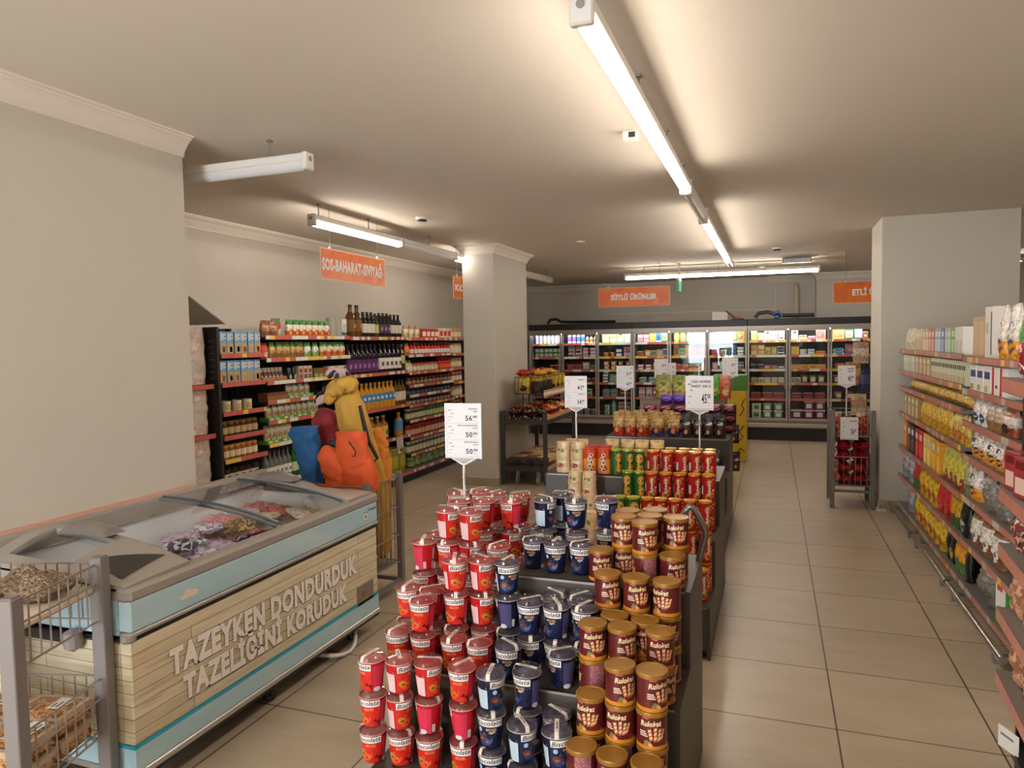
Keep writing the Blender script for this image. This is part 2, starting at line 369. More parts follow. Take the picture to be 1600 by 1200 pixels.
# ------------------------------------------------------------------ goods: one builder per kind, meshes shared by repeats
def C(c, rough=.38): return M('ink_%d_%d_%d_%d' % (*c, int(rough*100)), c, rough)
def CP(c):
    f = lambda k: tuple(max(0, min(255, int(v*k))) for v in c); g = tuple(int(v*.72+60) for v in c)
    return P('print_%d_%d_%d' % c, [(.3, f(.8)), (.44, c), (.58, f(1.1)), (.66, g), (.72, c)], 38, .3, bump=.003, detail=2)
KR = P('kraft_board', [(0, (168, 120, 76)), (1, (186, 138, 92))], 30, .7, const=False)
def tsack(v): return min(1, .72+.6*v)*max(0, 1-max(0, (v-.35)/.65)**1.7)*.97+.03
def tpill(v): return max(.04, math.sin(PI*v))**.55
def front(w, h, d, t, x, z, ex=2.6):
    q = max(0, 1-abs(2*x/w)**ex)**(1/ex); return -t(min(1, max(0, z/h)))*d/2*q
def loft(b, w, h, d, t, bands, n=16, nv=10, seed=0, wob=0, ex=2.6, pinch=0):
    rn = random.Random(seed); wv = [[rn.uniform(-wob, wob) for _ in range(n)] for _ in range(nv+1)]
    rings = []
    for j in range(nv+1):
        v = j/nv; ww = w/2*(1-pinch*math.sin(PI*v)); r = []
        for k in range(n):
            a = 2*PI*k/n; c, s = math.cos(a), math.sin(a)
            x = ww*math.copysign(abs(c)**(2/ex), c); y = t(v)*d/2*math.copysign(abs(s)**(2/ex), s)
            r.append((x+wv[j][k]*d*.3, y+wv[j][k]*d*.5, v*h))
        rings.append(r)
    for j in range(nv):
        mt = next(m for (z, m) in bands if (j+.5)/nv <= z)
        b.add(rings[j]+rings[j+1], [(k, (k+1) % n, n+(k+1) % n, n+k) for k in range(n)], mt)
    b.add(rings[0], [tuple(range(n))[::-1]], bands[0][1]); b.add(rings[-1], [tuple(range(n))], bands[-1][1])
def disc(b, w, h, d, t, cx, cz, rx, rz, mat, n=14, off=.0015, pinch=0):
    pts = [(cx+rx*math.cos(2*PI*k/n), cz+rz*math.sin(2*PI*k/n)) for k in range(n)]
    vs = [(cx, front(w, h, d, t, cx, cz)-off, cz)]+[(x, front(w, h, d, t, x, z)-off, z) for x, z in pts]
    b.add(vs, [(0, 1+k, 1+(k+1) % n) for k in range(n)], mat)
@memo
def pouch(w, h, d, bot, mid, top, pic=None, pic2=None, lab=None, pill=False, wob=.06):
    b = B(); t = tpill if pill else tsack
    loft(b, w, h, d, t, [(.34, CP(bot)), (.72, CP(mid)), (1, CP(top))], nv=14, n=18, seed=int(w*1000)+mid[0], wob=wob*1.2)
    if pic: disc(b, w, h, d, t, w*.06, h*.3, w*.3, h*.17, C(pic))
    if pic2: disc(b, w, h, d, t, -w*.1, h*.24, w*.17, h*.1, C(pic2), off=.0028)
    if lab: disc(b, w, h, d, t, 0, h*.62, w*.34, h*.085, C(lab))
    return b.mesh('pouch', .9)
@memo
def carton(w, h, d, base, rects, side=None):
    b = B(); b.box(-w/2, w/2, -d/2, d/2, 0, h, C(base), .0015)
    for x0, x1, z0, z1, c in rects:
        b.box((x0-.5)*w, (x1-.5)*w, -d/2-.0007, -d/2, z0*h, z1*h, C(c))
    if side:
        for sx in (-1, 1): b.box(sx*w/2, sx*(w/2+.0007), -d*.42, d*.42, h*.1, h*.9, C(side))
    return b.mesh('carton')
@memo
def bottle(r, h, body, label, cap, lz=(.2, .55), sh=.66, nk=.36, capz=.93, mark=None, rough=.12):
    b = B(); g = C(body, rough); l = C(label, .4); n = 14
    b.lathe([(r*.85, 0, g), (r, h*.03, g), (r, h*lz[0], g), (r*1.015, h*lz[0]+.0005, l), (r*1.015, h*lz[1], l), (r, h*lz[1]+.0005, g), (r, h*sh*.93, g), (r*.86, h*(sh+.02), g), (r*nk*1.2, h*(sh+.13), g), (r*nk, h*(sh+.18), g), (r*nk, h*capz, g)], n)
    if mark: b.box(-r*.45, r*.45, -r*1.03, -r*.9, h*(lz[0]*.7+lz[1]*.3), h*(lz[0]*.35+lz[1]*.65), C(mark))
    c = B(); c.lathe([(r*nk*1.15, h*capz, C(cap)), (r*nk*1.15, h, C(cap))], 10)
    return [('bottle', b.mesh('bottle', .7)), ('cap', c.mesh('cap', .7))]
@memo
def jar(r, h, body, label, lid, lz=(.2, .62), mark=None):
    b = B(); g = C(body, .15); l = C(label, .45); n = 14
    b.lathe([(r*.9, 0, g), (r, h*.05, g), (r, h*lz[0], g), (r*1.015, h*lz[0]+.0005, l), (r*1.015, h*lz[1], l), (r, h*lz[1]+.0005, g), (r, h*.72, g), (r*.82, h*.82, g)], n)
    if mark: b.box(-r*.4, r*.4, -r*1.03, -r*.9, h*(lz[0]+.1), h*(lz[1]-.1), C(mark))
    c = B(); m = C(lid, .3); c.lathe([(r*.84, h*.82, m), (r*.88, h*.83, m), (r*.88, h*.985, m), (r*.82, h, m)], n)
    return [('jar', b.mesh('jar', .7)), ('lid', c.mesh('lid', .7))]
@memo
def can(r, h, label, rim=(180, 178, 170), mark=None, band=None):
    b = B(); m = M('tin_%d' % rim[0], rim, .3, .8); l = C(label, .35)
    b.lathe([(r*.95, 0, m), (r, h*.03, m), (r*.985, h*.05, m), (r*.985, h*.95, l), (r, h*.965, m), (r, h, m), (r*.93, h-.002, m), (r*.92, h-.004, m)], 18)
    if mark:
        n = 8; a = [(-.9+1.8*k/n)-PI/2 for k in range(n+1)]; rr = r*1.0
        vs = [(rr*math.cos(t), rr*math.sin(t), z) for z in (h*.25, h*.7) for t in a]
        b.add(vs, [(k, k+1, n+2+k, n+1+k) for k in range(n)], C(mark))
    if band: b.lathe([(r*.99, h*.1, C(band)), (r*.99, h*.3, C(band))], 18, cap=False)
    return b.mesh('can', .7)
@memo
def tub(w, h, d, body, lid, mark=None, round_=False):
    b = B(); g = C(body, .4); l = C(lid, .35)
    if round_: b.lathe([(w*.41, 0, g), (w*.48, h*.85, g), (w*.5, h*.86, l), (w*.5, h*.95, l), (w*.46, h, l)], 16, sy=d/w)
    else:
        vs = [(-w*.43, -d*.43, 0), (w*.43, -d*.43, 0), (w*.43, d*.43, 0), (-w*.43, d*.43, 0), (-w*.48, -d*.48, h*.86), (w*.48, -d*.48, h*.86), (w*.48, d*.48, h*.86), (-w*.48, d*.48, h*.86)]
        b.add(vs, [(0, 3, 2, 1), (0, 1, 5, 4), (1, 2, 6, 5), (2, 3, 7, 6), (3, 0, 4, 7), (4, 5, 6, 7)], g); b.box(-w/2, w/2, -d/2, d/2, h*.86, h, l, .003)
    if mark: b.box(-w*.26, w*.26, -d*.5, -d*.3, h*.2, h*.72, C(mark))
    return b.mesh('tub', .6)
@memo
def flat(w, h, d, base, mark=None, film=None):
    b = B(); g = C(base, .35); b.box(-w/2, w/2, -d/2, d/2, 0, h*.55, g, .006); b.box(-w*.46, w*.46, -d*.46, d*.46, h*.55, h, C(film or base, .25), .01)
    if mark: b.box(-w*.35, w*.35, -d*.51, -d*.4, h*.15, h*.8, C(mark))
    return b.mesh('flat_pack', .6)
def dims(parts):
    ms = [parts] if not isinstance(parts, list) else [(p[1][0] if isinstance(p[1], tuple) else p[1]) for p in parts]
    k = tuple(m.name for m in ms)
    if k not in DIM:
        vs = np.concatenate([np.array([v.co[:] for v in m.vertices]) for m in ms]); DIM[k] = (vs.max(0)-vs.min(0))[0], (vs.max(0)-vs.min(0))[1], vs.max(0)[2]
    return DIM[k]
DIM = {}; BAYS = {}
def headroom(X, y, z):
    for y0, y1, zs in BAYS.get(X, []):
        if y0 <= y <= y1:
            up = [q for q in zs if q > z+.03]; return (min(up)-.026-z-.006) if up else 9
    return 9
def put(name, parts, desc, cat, where, spots, z, rz, grp, jit=.04, frm='from left', sp=None, hm=9):
    """a counted row; spots run from left to right of the photo; a tight row squeezes its things a little"""
    n = len(spots); w, d, h = dims(parts); k = min(1, sp*.97/w) if sp else 1; kz = min(1, hm*.985/h)
    if sp and n > 1 and d*k > sp: jit = min(jit, .06)
    for i, (x, y) in enumerate(spots):
        o = nth(i, n, frm)
        lb = '%s%s on %s' % (desc, ', '+o if o else '', where)
        q = thing(name, lb, cat, parts, (x, y, z), rz+RND.uniform(-jit, jit), grp)
        if k < 1 or kz < 1: q.scale = (k, max(k, .8) if k < 1 else 1, kz)

# ------------------------------------------------------------------ shelving
black_m = M('shelf_black', (40, 37, 36), .5); grey_m = M('shelf_grey', (128, 122, 116), .45, .3)
red_s = M('rail_red', (206, 98, 86), .35); pale_s = M('rail_pale', (190, 118, 102), .3); clip_s = M('tag_holder', (196, 186, 174), .3); wht_s = M('tag_white', (232, 226, 216), .4); yel_s = M('tag_yellow', (240, 196, 70), .4)
def rail_mesh(y0, y1, x, z, pw, py, face, seed, hgt=.04):
    """price rail along y; red strip with paper tags"""
    rn = random.Random(seed); b = B(); y = y0; t = .012; rs, ws = (red_s, wht_s) if face > 0 else (pale_s, clip_s)
    b.box(x-face*.001, x-face*t, y0, y1, z-hgt/2, z+hgt/2, grey_m)
    while y < y1-.005:
        l = min(rn.choice([.05, .07, .09, .12, .2]), y1-y); q = rn.random()
        m = ws if q < pw else yel_s if q < pw+py else rs
        if m is not rs: l = min(.062, y1-y)
        b.box(x, x+face*.002, y, y+l-.002, z-hgt*.42, z+hgt*.42, m); y += l
    return b.mesh('price_rail')
def bay(name_label, y0, y1, xw, xf, zs, face, seed, pw=.4, py=.1, base=.12, basex=None, side0=False, side1=False, top=1.86, bm=black_m):
    """gondola bay: wall side xw, front xf"""
    BAYS.setdefault(xf, []).append((y0, y1, tuple(zs)))
    b = B(); b.box(xw, xw+face*.03, y0+.003, y1-.003, 0, top, bm); parts = [('back_panel', b.mesh('back_panel'))]
    for yy in (y0+.003, y1-.033):
        q = B(); q.box(xw+face*.03, xw+face*.07, yy, yy+.03, 0, top, bm); parts.append(('upright', q.mesh('upright')))
    for k, s in enumerate((side0, side1)):
        if s:
            q = B(); yy = y0-.03 if k == 0 else y1; q.box(xw, xf-face*.01, yy, yy+.03, 0, top, bm, .003)
            if face > 0:
                for r in range(9):
                    for c in range(2): q.box(xf-face*(.05+.03*c), xf-face*(.062+.03*c), yy-.0008, yy, top-.12-.05*r, top-.108-.05*r, C((120, 116, 110)))
            parts.append(('side_panel', q.mesh('side_panel')))
    for i, z in enumerate(zs):
        q = B(); q.box(xw+face*.03, xf-face*.012, y0+.005, y1-.005, z-.018, z+.004, bm if bm is black_m else grey_m)
        parts.append(('shelf', q.mesh('shelf'), [('price_rail', rail_mesh(y0+.004, y1-.004, xf, z, pw if not callable(pw) else pw(i), py if not callable(py) else py(i), face, seed+i))]))
    bx = basex or xf; q = B(); q.box(xw+face*.03, bx-face*.012, y0+.005, y1-.005, base-.03, base+.004, grey_m); q.box(xw+face*.03, bx-face*.05, y0+.005, y1-.005, 0.002, base-.03, black_m)
    parts.append(('base_deck', q.mesh('base_deck'), [('price_rail', rail_mesh(y0+.004, y1-.004, bx, base, .5, .1, face, seed+50))]))
    return thing('shelving_bay', name_label, 'shelf', parts, group='wall shelving bays')
XL = -4.2
bay('dark end bay of left shelving with blue cracker boxes on top', 4.635, 5.165, -4.62, XL, (1.583, 1.345, 1.105, .905, .712, .523, .3), 1, 11, .0, .22, basex=-4.08, side0=True, top=1.82)
bay('left shelving bay of soup pouches and vinegar bottles', 5.185, 6.53, -4.62, XL, (1.735, 1.534, 1.329, 1.154, .973, .769, .42), 1, 21, .55, .16, basex=-4.08, top=1.76)
bay('left shelving bay filled with oil bottles', 6.53, 7.815, -4.62, XL, (1.727, 1.32, .912, .535), 1, 31, .3, .08, basex=-4.08, top=1.75)
bay('left shelving bay of jars and red sauces before the column', 7.82, 9.125, -4.62, XL, (1.72, 1.511, 1.294, 1.133, 1.011, .885, .696, .484, .277), 1, 41, .28, .18, basex=-4.08, top=1.74)
bay('left shelving bay half hidden behind the column', 9.13, 10.42, -4.62, XL, (1.72, 1.5, 1.3, 1.1, .9, .7, .48, .28), 1, 51, .3, .1, basex=-4.08, top=1.74)
def L(name, parts, desc, cat, where, grp, u0, u1, n, zr, dep=.1, v=590, jit=.05, back=0):
    y0 = onX(u0, v, XL)[1]; y1 = onX(u1, v, XL)[1]; s = (y1-y0)/n
    put(name, parts, desc, cat, where, [(XL-.025-dep/2-back, y0+(i+.5)*s) for i in range(n)], zr+.005, PI/2, grp, jit, sp=s, hm=headroom(XL, (y0+y1)/2, zr))
W_, K_ = (236, 230, 220), (30, 26, 28)
blueb = carton(.074, .195, .2, (104, 168, 206), ((.14, .96, .05, .52, (206, 158, 100)), (.1, .5, .62, .92, (196, 208, 214)), (.55, .95, .68, .9, (222, 222, 224)), (.66, .84, .74, .84, (36, 44, 96)), (0, .12, .0, 1, (130, 186, 214)), (.4, .8, .14, .36, (180, 124, 70))), (40, 112, 170))
L('cracker_box', blueb, 'blue cracker box', 'box', "end bay's top shelf", 'cracker boxes on the top shelf', 347, 411, 6, 1.583, .2, 535)
L('cracker_box', blueb, 'blue cracker box', 'box', "end bay's second shelf", 'cracker boxes on the second shelf', 347, 411, 6, 1.345, .2, 580)
L('food_can', can(.042, .1, (226, 216, 190), mark=(204, 172, 92)), 'cream tin', 'can', "end bay's third shelf", 'tins in the end bay', 354, 404, 3, 1.105, .085, 640)
L('spread_jar', jar(.036, .13, (86, 54, 34), (196, 168, 124), (150, 104, 60)), 'dark spread jar', 'jar', "end bay's fourth shelf", 'spread jars in the end bay', 353, 410, 6, .905, .08, 670)
L('honey_jar', jar(.037, .125, (176, 104, 40), (232, 214, 180), (214, 160, 84)), 'amber jar with pale label', 'jar', "end bay's fifth shelf", 'amber jars in the end bay', 355, 410, 6, .712, .08, 705)
L('olive_jar', jar(.04, .12, (60, 44, 26), (226, 218, 198), (44, 34, 28), mark=(90, 80, 50)), 'olive jar with white label', 'jar', "end bay's lowest visible shelf", 'olive jars in the end bay', 357, 411, 5, .523, .08, 740)
p2 = "soup bay's top shelf"
G1, G2 = (60, 130, 50), (120, 170, 70)
L('sauce_pouch', pouch(.1, .15, .07, (150, 96, 64), (178, 134, 92), (140, 70, 50)), 'brown pouch', 'pouch', p2, 'brown pouches', 416, 440, 2, 1.735, .08, 510, .3)
L('soup_pouch', pouch(.09, .175, .06, (210, 196, 160), (196, 60, 46), (70, 120, 56), (226, 214, 190)), 'red and green soup pouch', 'pouch', p2, 'red soup pouches', 441, 454, 2, 1.735, .07, 510, .2, .06)
L('soup_pouch', pouch(.088, .165, .06, (222, 112, 46), (232, 222, 200), (58, 128, 48), (214, 74, 40), (240, 200, 120)), 'green topped soup pouch with orange picture', 'pouch', p2, 'green topped soup pouches', 454, 522, 7, 1.735, .07, 510, .2)
L('olive_oil_tin', can(.055, .2, (176, 172, 160), mark=None), 'tall silver oil tin', 'tin', p2, 'silver oil tins', 523, 541, 2, 1.735, .11, 510)
L('oil_tin', can(.05, .2, (238, 236, 230), band=(40, 100, 60), mark=(200, 204, 200)), 'white oil tin with green base', 'tin', p2, None, 541, 549, 1, 1.735, .11, 510)
p2 = "soup bay's second shelf"
L('soup_pouch', pouch(.095, .15, .06, (190, 44, 34), (204, 60, 40), (180, 40, 34), (236, 200, 170)), 'red soup pouch', 'pouch', p2, None, 414, 426, 1, 1.534, .07, 545, .2)
L('soup_pouch', pouch(.095, .155, .06, (166, 130, 70), (196, 160, 92), (92, 130, 52), (150, 90, 50)), 'mustard brown soup pouch', 'pouch', p2, 'brown soup pouches', 427, 480, 5, 1.534, .07, 545, .25)
L('soup_pouch', pouch(.095, .15, .06, (180, 200, 130), (232, 232, 214), (80, 148, 66), (110, 170, 80)), 'white and green soup pouch', 'pouch', p2, 'white soup pouches', 481, 506, 2, 1.534, .07, 545, .2)
L('soup_pouch', pouch(.095, .15, .06, (220, 150, 70), (236, 214, 170), (72, 140, 60), (206, 60, 44)), 'orange soup pouch', 'pouch', p2, 'orange soup pouches', 507, 546, 4, 1.534, .07, 545, .2)
p2 = "soup bay's third shelf"
L('display_tray', carton(.26, .045, .12, (176, 128, 84), ()), 'kraft display tray', 'tray', p2, 'kraft trays', 416, 454, 2, 1.329, .12, 590, .01)
L('spice_packet', pouch(.055, .13, .03, (120, 70, 46), (92, 56, 40), (190, 170, 150), (226, 214, 196)), 'small brown spice packet', 'packet', p2, 'spice packets', 416, 452, 6, 1.329, .05, 585, .15, .03)
L('spice_packet', pouch(.06, .12, .03, (40, 34, 32), (30, 26, 26), (60, 50, 46), (210, 200, 190)), 'small black spice packet', 'packet', p2, 'black packets', 455, 470, 2, 1.329, .05, 585, .15)
L('spice_box', carton(.06, .13, .06, (206, 188, 156), ((.15, .85, .5, .8, (150, 60, 40)), (.15, .85, .1, .4, (120, 84, 50)))), 'beige spice box', 'box', p2, 'beige spice boxes', 470, 492, 3, 1.329, .06, 585)
L('mix_box', carton(.075, .1, .07, (74, 120, 56), ((.1, .9, .1, .45, (190, 160, 90)), (.1, .9, .6, .9, (196, 44, 40)))), 'green mix box', 'box', p2, 'green mix boxes', 494, 516, 3, 1.329, .07, 580)
for k in range(3):
    L('striped_box', carton(.14, .036, .08, (236, 228, 220), ((.0, .6, .1, .5, (190, 70, 64)), (.65, 1, .1, .9, (120, 100, 90)))), 'red striped white box', 'box', p2+(', bottom', ', middle', ', top')[k]+' of stack', 'striped boxes', 517, 546, 2, 1.329+.037*k, .08, 580, .02)
p2 = "soup bay's fourth shelf"
L('kraft_box', carton(.2, .075, .14, (150, 100, 62), ((.05, .95, .7, .95, (112, 72, 44)),)), 'open kraft box', 'box', p2, 'kraft boxes', 424, 456, 2, 1.154, .14, 615, .05)
veg = pouch(.075, .14, .05, (214, 196, 160), (226, 214, 186), (180, 190, 150), (190, 150, 104))
gtray = carton(.3, .035, .13, (104, 170, 62), ((.1, .35, .2, .8, (220, 230, 200)), (.5, .75, .2, .8, (200, 220, 180))))
for zr, u0, u1, nt, npk, nm in ((1.154, 457, 496, 2, 4, 'fourth'), (.973, 424, 508, 4, 9, 'fifth'), (.769, 421, 466, 2, 5, 'sixth')):
    p2 = "soup bay's %s shelf" % nm
    L('display_tray', gtray, 'green card display tray', 'tray', p2, 'green trays on the %s shelf' % nm, u0, u1, nt, zr, .13, 630, .01)
    L('grain_pack', veg, 'beige pulse pack in green tray', 'pack', p2, 'pulse packs on the %s shelf' % nm, u0+1, u1-1, npk, zr+.033, .06, 630, .12, .03)
p2 = "soup bay's bottom shelf"
L('vinegar_bottle', bottle(.045, .29, (120, 122, 116), (236, 234, 228), (60, 60, 62), (.18, .48), mark=(120, 150, 90)), 'clear vinegar bottle with white label', 'bottle', p2, 'clear vinegar bottles', 421, 463, 6, .42, .1, 720)
L('vinegar_bottle', bottle(.045, .29, (40, 100, 44), (196, 210, 170), (40, 80, 40), (.18, .48)), 'green vinegar bottle', 'bottle', p2, 'green bottles', 464, 478, 2, .42, .1, 720)
p3 = "oil bay's top shelf"
olive = (46, 34, 22); drk = (26, 22, 22)
L('oil_bottle', bottle(.055, .36, (96, 60, 26), (128, 84, 36), (30, 26, 24), mark=(190, 140, 60)), 'large amber oil bottle', 'bottle', p3, 'amber oil bottles', 553, 573, 2, 1.727, .12, 510)
L('oil_bottle', bottle(.042, .29, drk, (226, 222, 210), (24, 24, 24)), 'dark bottle with white label', 'bottle', p3, 'dark oil bottles with white labels', 573, 592, 3, 1.727, .1, 510)
L('oil_bottle', bottle(.042, .28, (60, 66, 26), (196, 206, 80), (24, 24, 24)), 'dark bottle with lime label', 'bottle', p3, None, 592, 598, 1, 1.727, .1, 510)
L('oil_bottle', bottle(.042, .29, drk, (74, 44, 84), (24, 24, 24), mark=(170, 130, 170)), 'dark bottle with purple label', 'bottle', p3, 'dark oil bottles with purple labels', 598, 616, 3, 1.727, .1, 510)
L('oil_bottle', bottle(.042, .28, drk, (206, 198, 176), (24, 24, 24)), 'dark bottle with cream label', 'bottle', p3, 'dark oil bottles with cream labels', 616, 633, 3, 1.727, .1, 510)
L('oil_bottle', bottle(.042, .27, (52, 36, 20), (110, 70, 34), (24, 24, 24)), 'dark bottle in the back line', 'bottle', p3, 'back line of dark bottles', 574, 632, 9, 1.727, .1, 510, .05, .12)
p3 = "oil bay's second shelf"
L('syrup_bottle', bottle(.05, .34, (34, 22, 36), (92, 40, 104), (22, 20, 24), (.1, .5), mark=(176, 120, 176)), 'purple labelled bottle', 'bottle', p3, 'purple labelled bottles', 549, 598, 7, 1.32, .11, 560)
L('syrup_bottle', bottle(.047, .34, (28, 24, 26), (238, 236, 228), (22, 20, 20), (.14, .52), mark=(90, 86, 80)), 'black bottle with white label', 'bottle', p3, 'black bottles with white labels', 599, 633, 5, 1.32, .11, 560)
L('syrup_bottle', bottle(.047, .33, (70, 56, 30), (196, 190, 140), (120, 160, 200), (.3, .6)), 'olive bottle with blue cap', 'bottle', p3, None, 633, 639, 1, 1.32, .11, 560)
p3 = "oil bay's third shelf"
L('oil_bottle', bottle(.048, .31, (206, 150, 50), (70, 140, 196), (226, 176, 60), (.3, .58), mark=(240, 244, 246), rough=.08), 'golden oil bottle with blue label', 'bottle', p3, 'golden oil bottles', 548, 623, 11, .912, .1, 610)
L('oil_bottle', bottle(.046, .31, (110, 80, 36), (222, 214, 190), (30, 30, 30), (.2, .55)), 'olive oil bottle with black cap', 'bottle', p3, 'olive oil bottles with black caps', 624, 640, 3, .912, .1, 610)
p3 = "oil bay's fourth shelf"
L('oil_bottle', bottle(.06, .29, (150, 100, 40), (236, 190, 70), (190, 170, 140), (.12, .6), mark=(70, 130, 60)), 'large oil bottle with yellow label', 'bottle', p3, 'large yellow oil bottles', 577, 613, 4, .535, .13, 660)
L('oil_bottle', bottle(.055, .29, (206, 150, 50), (90, 150, 196), (226, 176, 60), (.25, .7)), 'golden oil bottle with tall blue label', 'bottle', p3, None, 626, 638, 1, .535, .12, 660)
p3 = "oil bay's base deck"
L('oil_tin', can(.07, .3, (196, 140, 44), (200, 190, 160), mark=(240, 206, 90)), 'gold oil tin', 'tin', p3, 'gold oil tins', 590, 612, 2, .125, .0, 720, .05)
L('oil_tin', can(.1, .3, (134, 134, 40), (190, 180, 120), mark=(170, 160, 50)), 'wide green oil tin', 'tin', p3, 'green oil tins', 610, 631, 2, .125, .0, 720, .05)
p4 = "jar bay's top shelf"
L('nut_pouch', pouch(.12, .17, .08, (226, 206, 160), (232, 218, 188), (176, 140, 100), (190, 130, 80)), 'beige nut pouch', 'pouch', p4, 'beige nut pouches', 635, 662, 3, 1.72, .08, 515, .2)
L('paste_can', can(.05, .13, (196, 44, 40), mark=(236, 226, 214)), 'red paste can', 'can', p4, 'red paste cans', 664, 690, 4, 1.72, .1, 515)
L('paste_can', can(.05, .15, (226, 212, 184), mark=(200, 60, 50)), 'cream can with red print', 'can', p4, 'cream cans', 691, 709, 3, 1.72, .1, 515)
jr = lambda n, dsc, parts, wh, zr, u0=644, u1=709, v=560, nm='sauce_jar', cat='jar', dep=.08: L(nm, parts, dsc, cat, "jar bay's "+wh+' shelf', dsc+' row on the '+wh+' shelf', u0, u1, n, zr, dep, v)
jr(1, 'orange sauce pouch', pouch(.1, .15, .06, (226, 120, 40), (232, 140, 60), (210, 100, 40)), 'second', 1.511, 639, 645, 540, 'sauce_pouch', 'pouch')
jr(12, 'red and white sauce bottle', bottle(.034, .155, (196, 40, 34), (238, 228, 216), (206, 50, 40), (.15, .5)), 'second', 1.511, 646, 708, 540, 'sauce_bottle', 'bottle')
jr(2, 'pale green mayonnaise bottle', bottle(.04, .16, (214, 214, 150), (236, 232, 214), (90, 150, 80)), 'third', 1.294, 640, 649, 570, 'sauce_bottle', 'bottle')
jr(7, 'beige sauce jar', jar(.036, .12, (190, 150, 104), (232, 222, 200), (190, 60, 50)), 'third', 1.294, 650, 689, 570)
jr(5, 'bright red ketchup bottle', bottle(.036, .17, (200, 36, 28), (226, 90, 50), (190, 40, 36), (.15, .5)), 'third', 1.294, 690, 708, 570, 'sauce_bottle', 'bottle')
jr(11, 'dark jar with red lid', jar(.038, .098, (70, 50, 44), (176, 130, 100), (170, 50, 44)), 'fourth', 1.133, 641, 708, 590)
jr(11, 'dark blue labelled jar', jar(.038, .095, (60, 44, 40), (90, 110, 150), (60, 56, 60)), 'fifth', 1.011, 641, 708, 610)
jr(11, 'brown jar with pale label', jar(.038, .1, (84, 56, 40), (196, 170, 140), (56, 66, 110)), 'sixth', .885, 641, 708, 625)
jr(6, 'olive jar with silver lid', jar(.042, .15, (90, 90, 40), (210, 200, 170), (176, 170, 160)), 'seventh', .696, 641, 669, 650)
jr(6, 'green topped pickle jar', jar(.042, .15, (84, 110, 50), (200, 196, 150), (50, 160, 80)), 'seventh', .696, 670, 700, 650)
jr(12, 'red pepper jar', jar(.042, .16, (150, 40, 30), (214, 170, 140), (176, 40, 40)), 'eighth', .484, 641, 702, 675)
jr(11, 'green pickle jar with white lid', jar(.044, .16, (96, 100, 52), (214, 208, 184), (206, 200, 190)), 'ninth', .277, 641, 702, 700)
jr(7, 'big green pickle jar', jar(.062, .13, (84, 104, 56), (150, 160, 104), (120, 140, 90)), 'lowest', .12, 638, 702, 725, dep=0)
for i, z in enumerate((1.72, 1.5, 1.3, 1.1, .9, .7)):
    c = [(206, 160, 110), (226, 206, 160), (190, 130, 80), (176, 90, 60), (214, 196, 170), (130, 100, 80)][i]
    L('sauce_jar', jar(.05, .15, c, (232, 218, 190), (190, 150, 110)), 'pale jar', 'jar', ORD[i]+' shelf beside the column', 'jars beside the column', 710, 726, 3, z, .1, 580)
# hanging price leaflet on the oil bay
a = onX(622, 688, -4.17); b = B(); q = [(622, 688), (635, 686), (641, 714), (628, 719)]
w, h = .15, .2
b.box(-w/2, w/2, -.002, 0, 0, h, wht_s)
for k in range(6): b.box(-w*.4, w*(.4-.1*(k % 3)), -.0028, -.002, h*(.9-.13*k), h*(.94-.13*k), C((70, 66, 64)))
b.box(-w*.1, w*.4, -.0028, -.002, h*.1, h*.24, C((60, 56, 54)))
thing('price_leaflet', 'white price leaflet hanging from the oil bay shelf rail', 'leaflet', b.mesh('price_leaflet'), (-4.165, a[1]+.05, .36), PI/2, rot=(.0, -.12, PI/2))
# shrink-wrapped stock beside the end bay
wrap = P('shrink_wrap', [(.3, (196, 184, 172)), (.48, (214, 204, 196)), (.56, (206, 168, 140)), (.66, (226, 220, 214))], 9, .25, const=False, bump=.02, detail=5)
def wpack(label, x0, x1, y0, y1, z0, z1):
    b = B(); cx, cy = (x0+x1)/2, (y0+y1)/2; loft(b, x1-x0, z1-z0, y1-y0, lambda v: 1-.06*abs(2*v-1)**6, [(1, wrap)], 24, 9, int(z0*100), .05, 5)
    thing('wrapped_stock', label, 'wrapped goods', b.mesh('wrapped_stock', .8), (cx, cy, z0), 0, 'shrink-wrapped stock by the near wall')
wpack('shrink-wrapped stock bundle beside end bay, topmost of three', -4.55, -4.285, 4.28, 4.58, 1.36, 1.82)
wpack('shrink-wrapped stock bundle beside end bay, middle of three', -4.55, -4.275, 4.28, 4.58, .96, 1.33)
wpack('shrink-wrapped stock bundle beside end bay, lowest of three', -4.55, -4.265, 4.28, 4.58, .53, .93)
parts = []
for z in (.5, .93, 1.33):
    q = B(); q.box(-4.57, -4.25, 4.26, 4.595, z, z+.022, grey_m); q.box(-4.25, -4.245, 4.26, 4.595, z-.01, z+.028, red_s); parts.append(('shelf', q.mesh('shelf')))
q = B(); q.box(-4.6, -4.57, 4.26, 4.595, 0, 1.5, black_m); parts.append(('back_panel', q.mesh('back_panel')))
thing('stock_shelf', 'narrow shelf of shrink-wrapped stock between near wall and end bay', 'shelf', parts)
# grey triangular sheet leaning at the wall above
b = B(); b.prism([(-4.62, 1.84), (-4.13, 1.84), (-4.62, 2.16)], 4.615, 4.633, M('grey_sheet', (150, 142, 132), .5), 'y')
thing('leaning_sheet', 'grey triangular sheet standing on top of the end bay', 'sheet', b.mesh('leaning_sheet'))
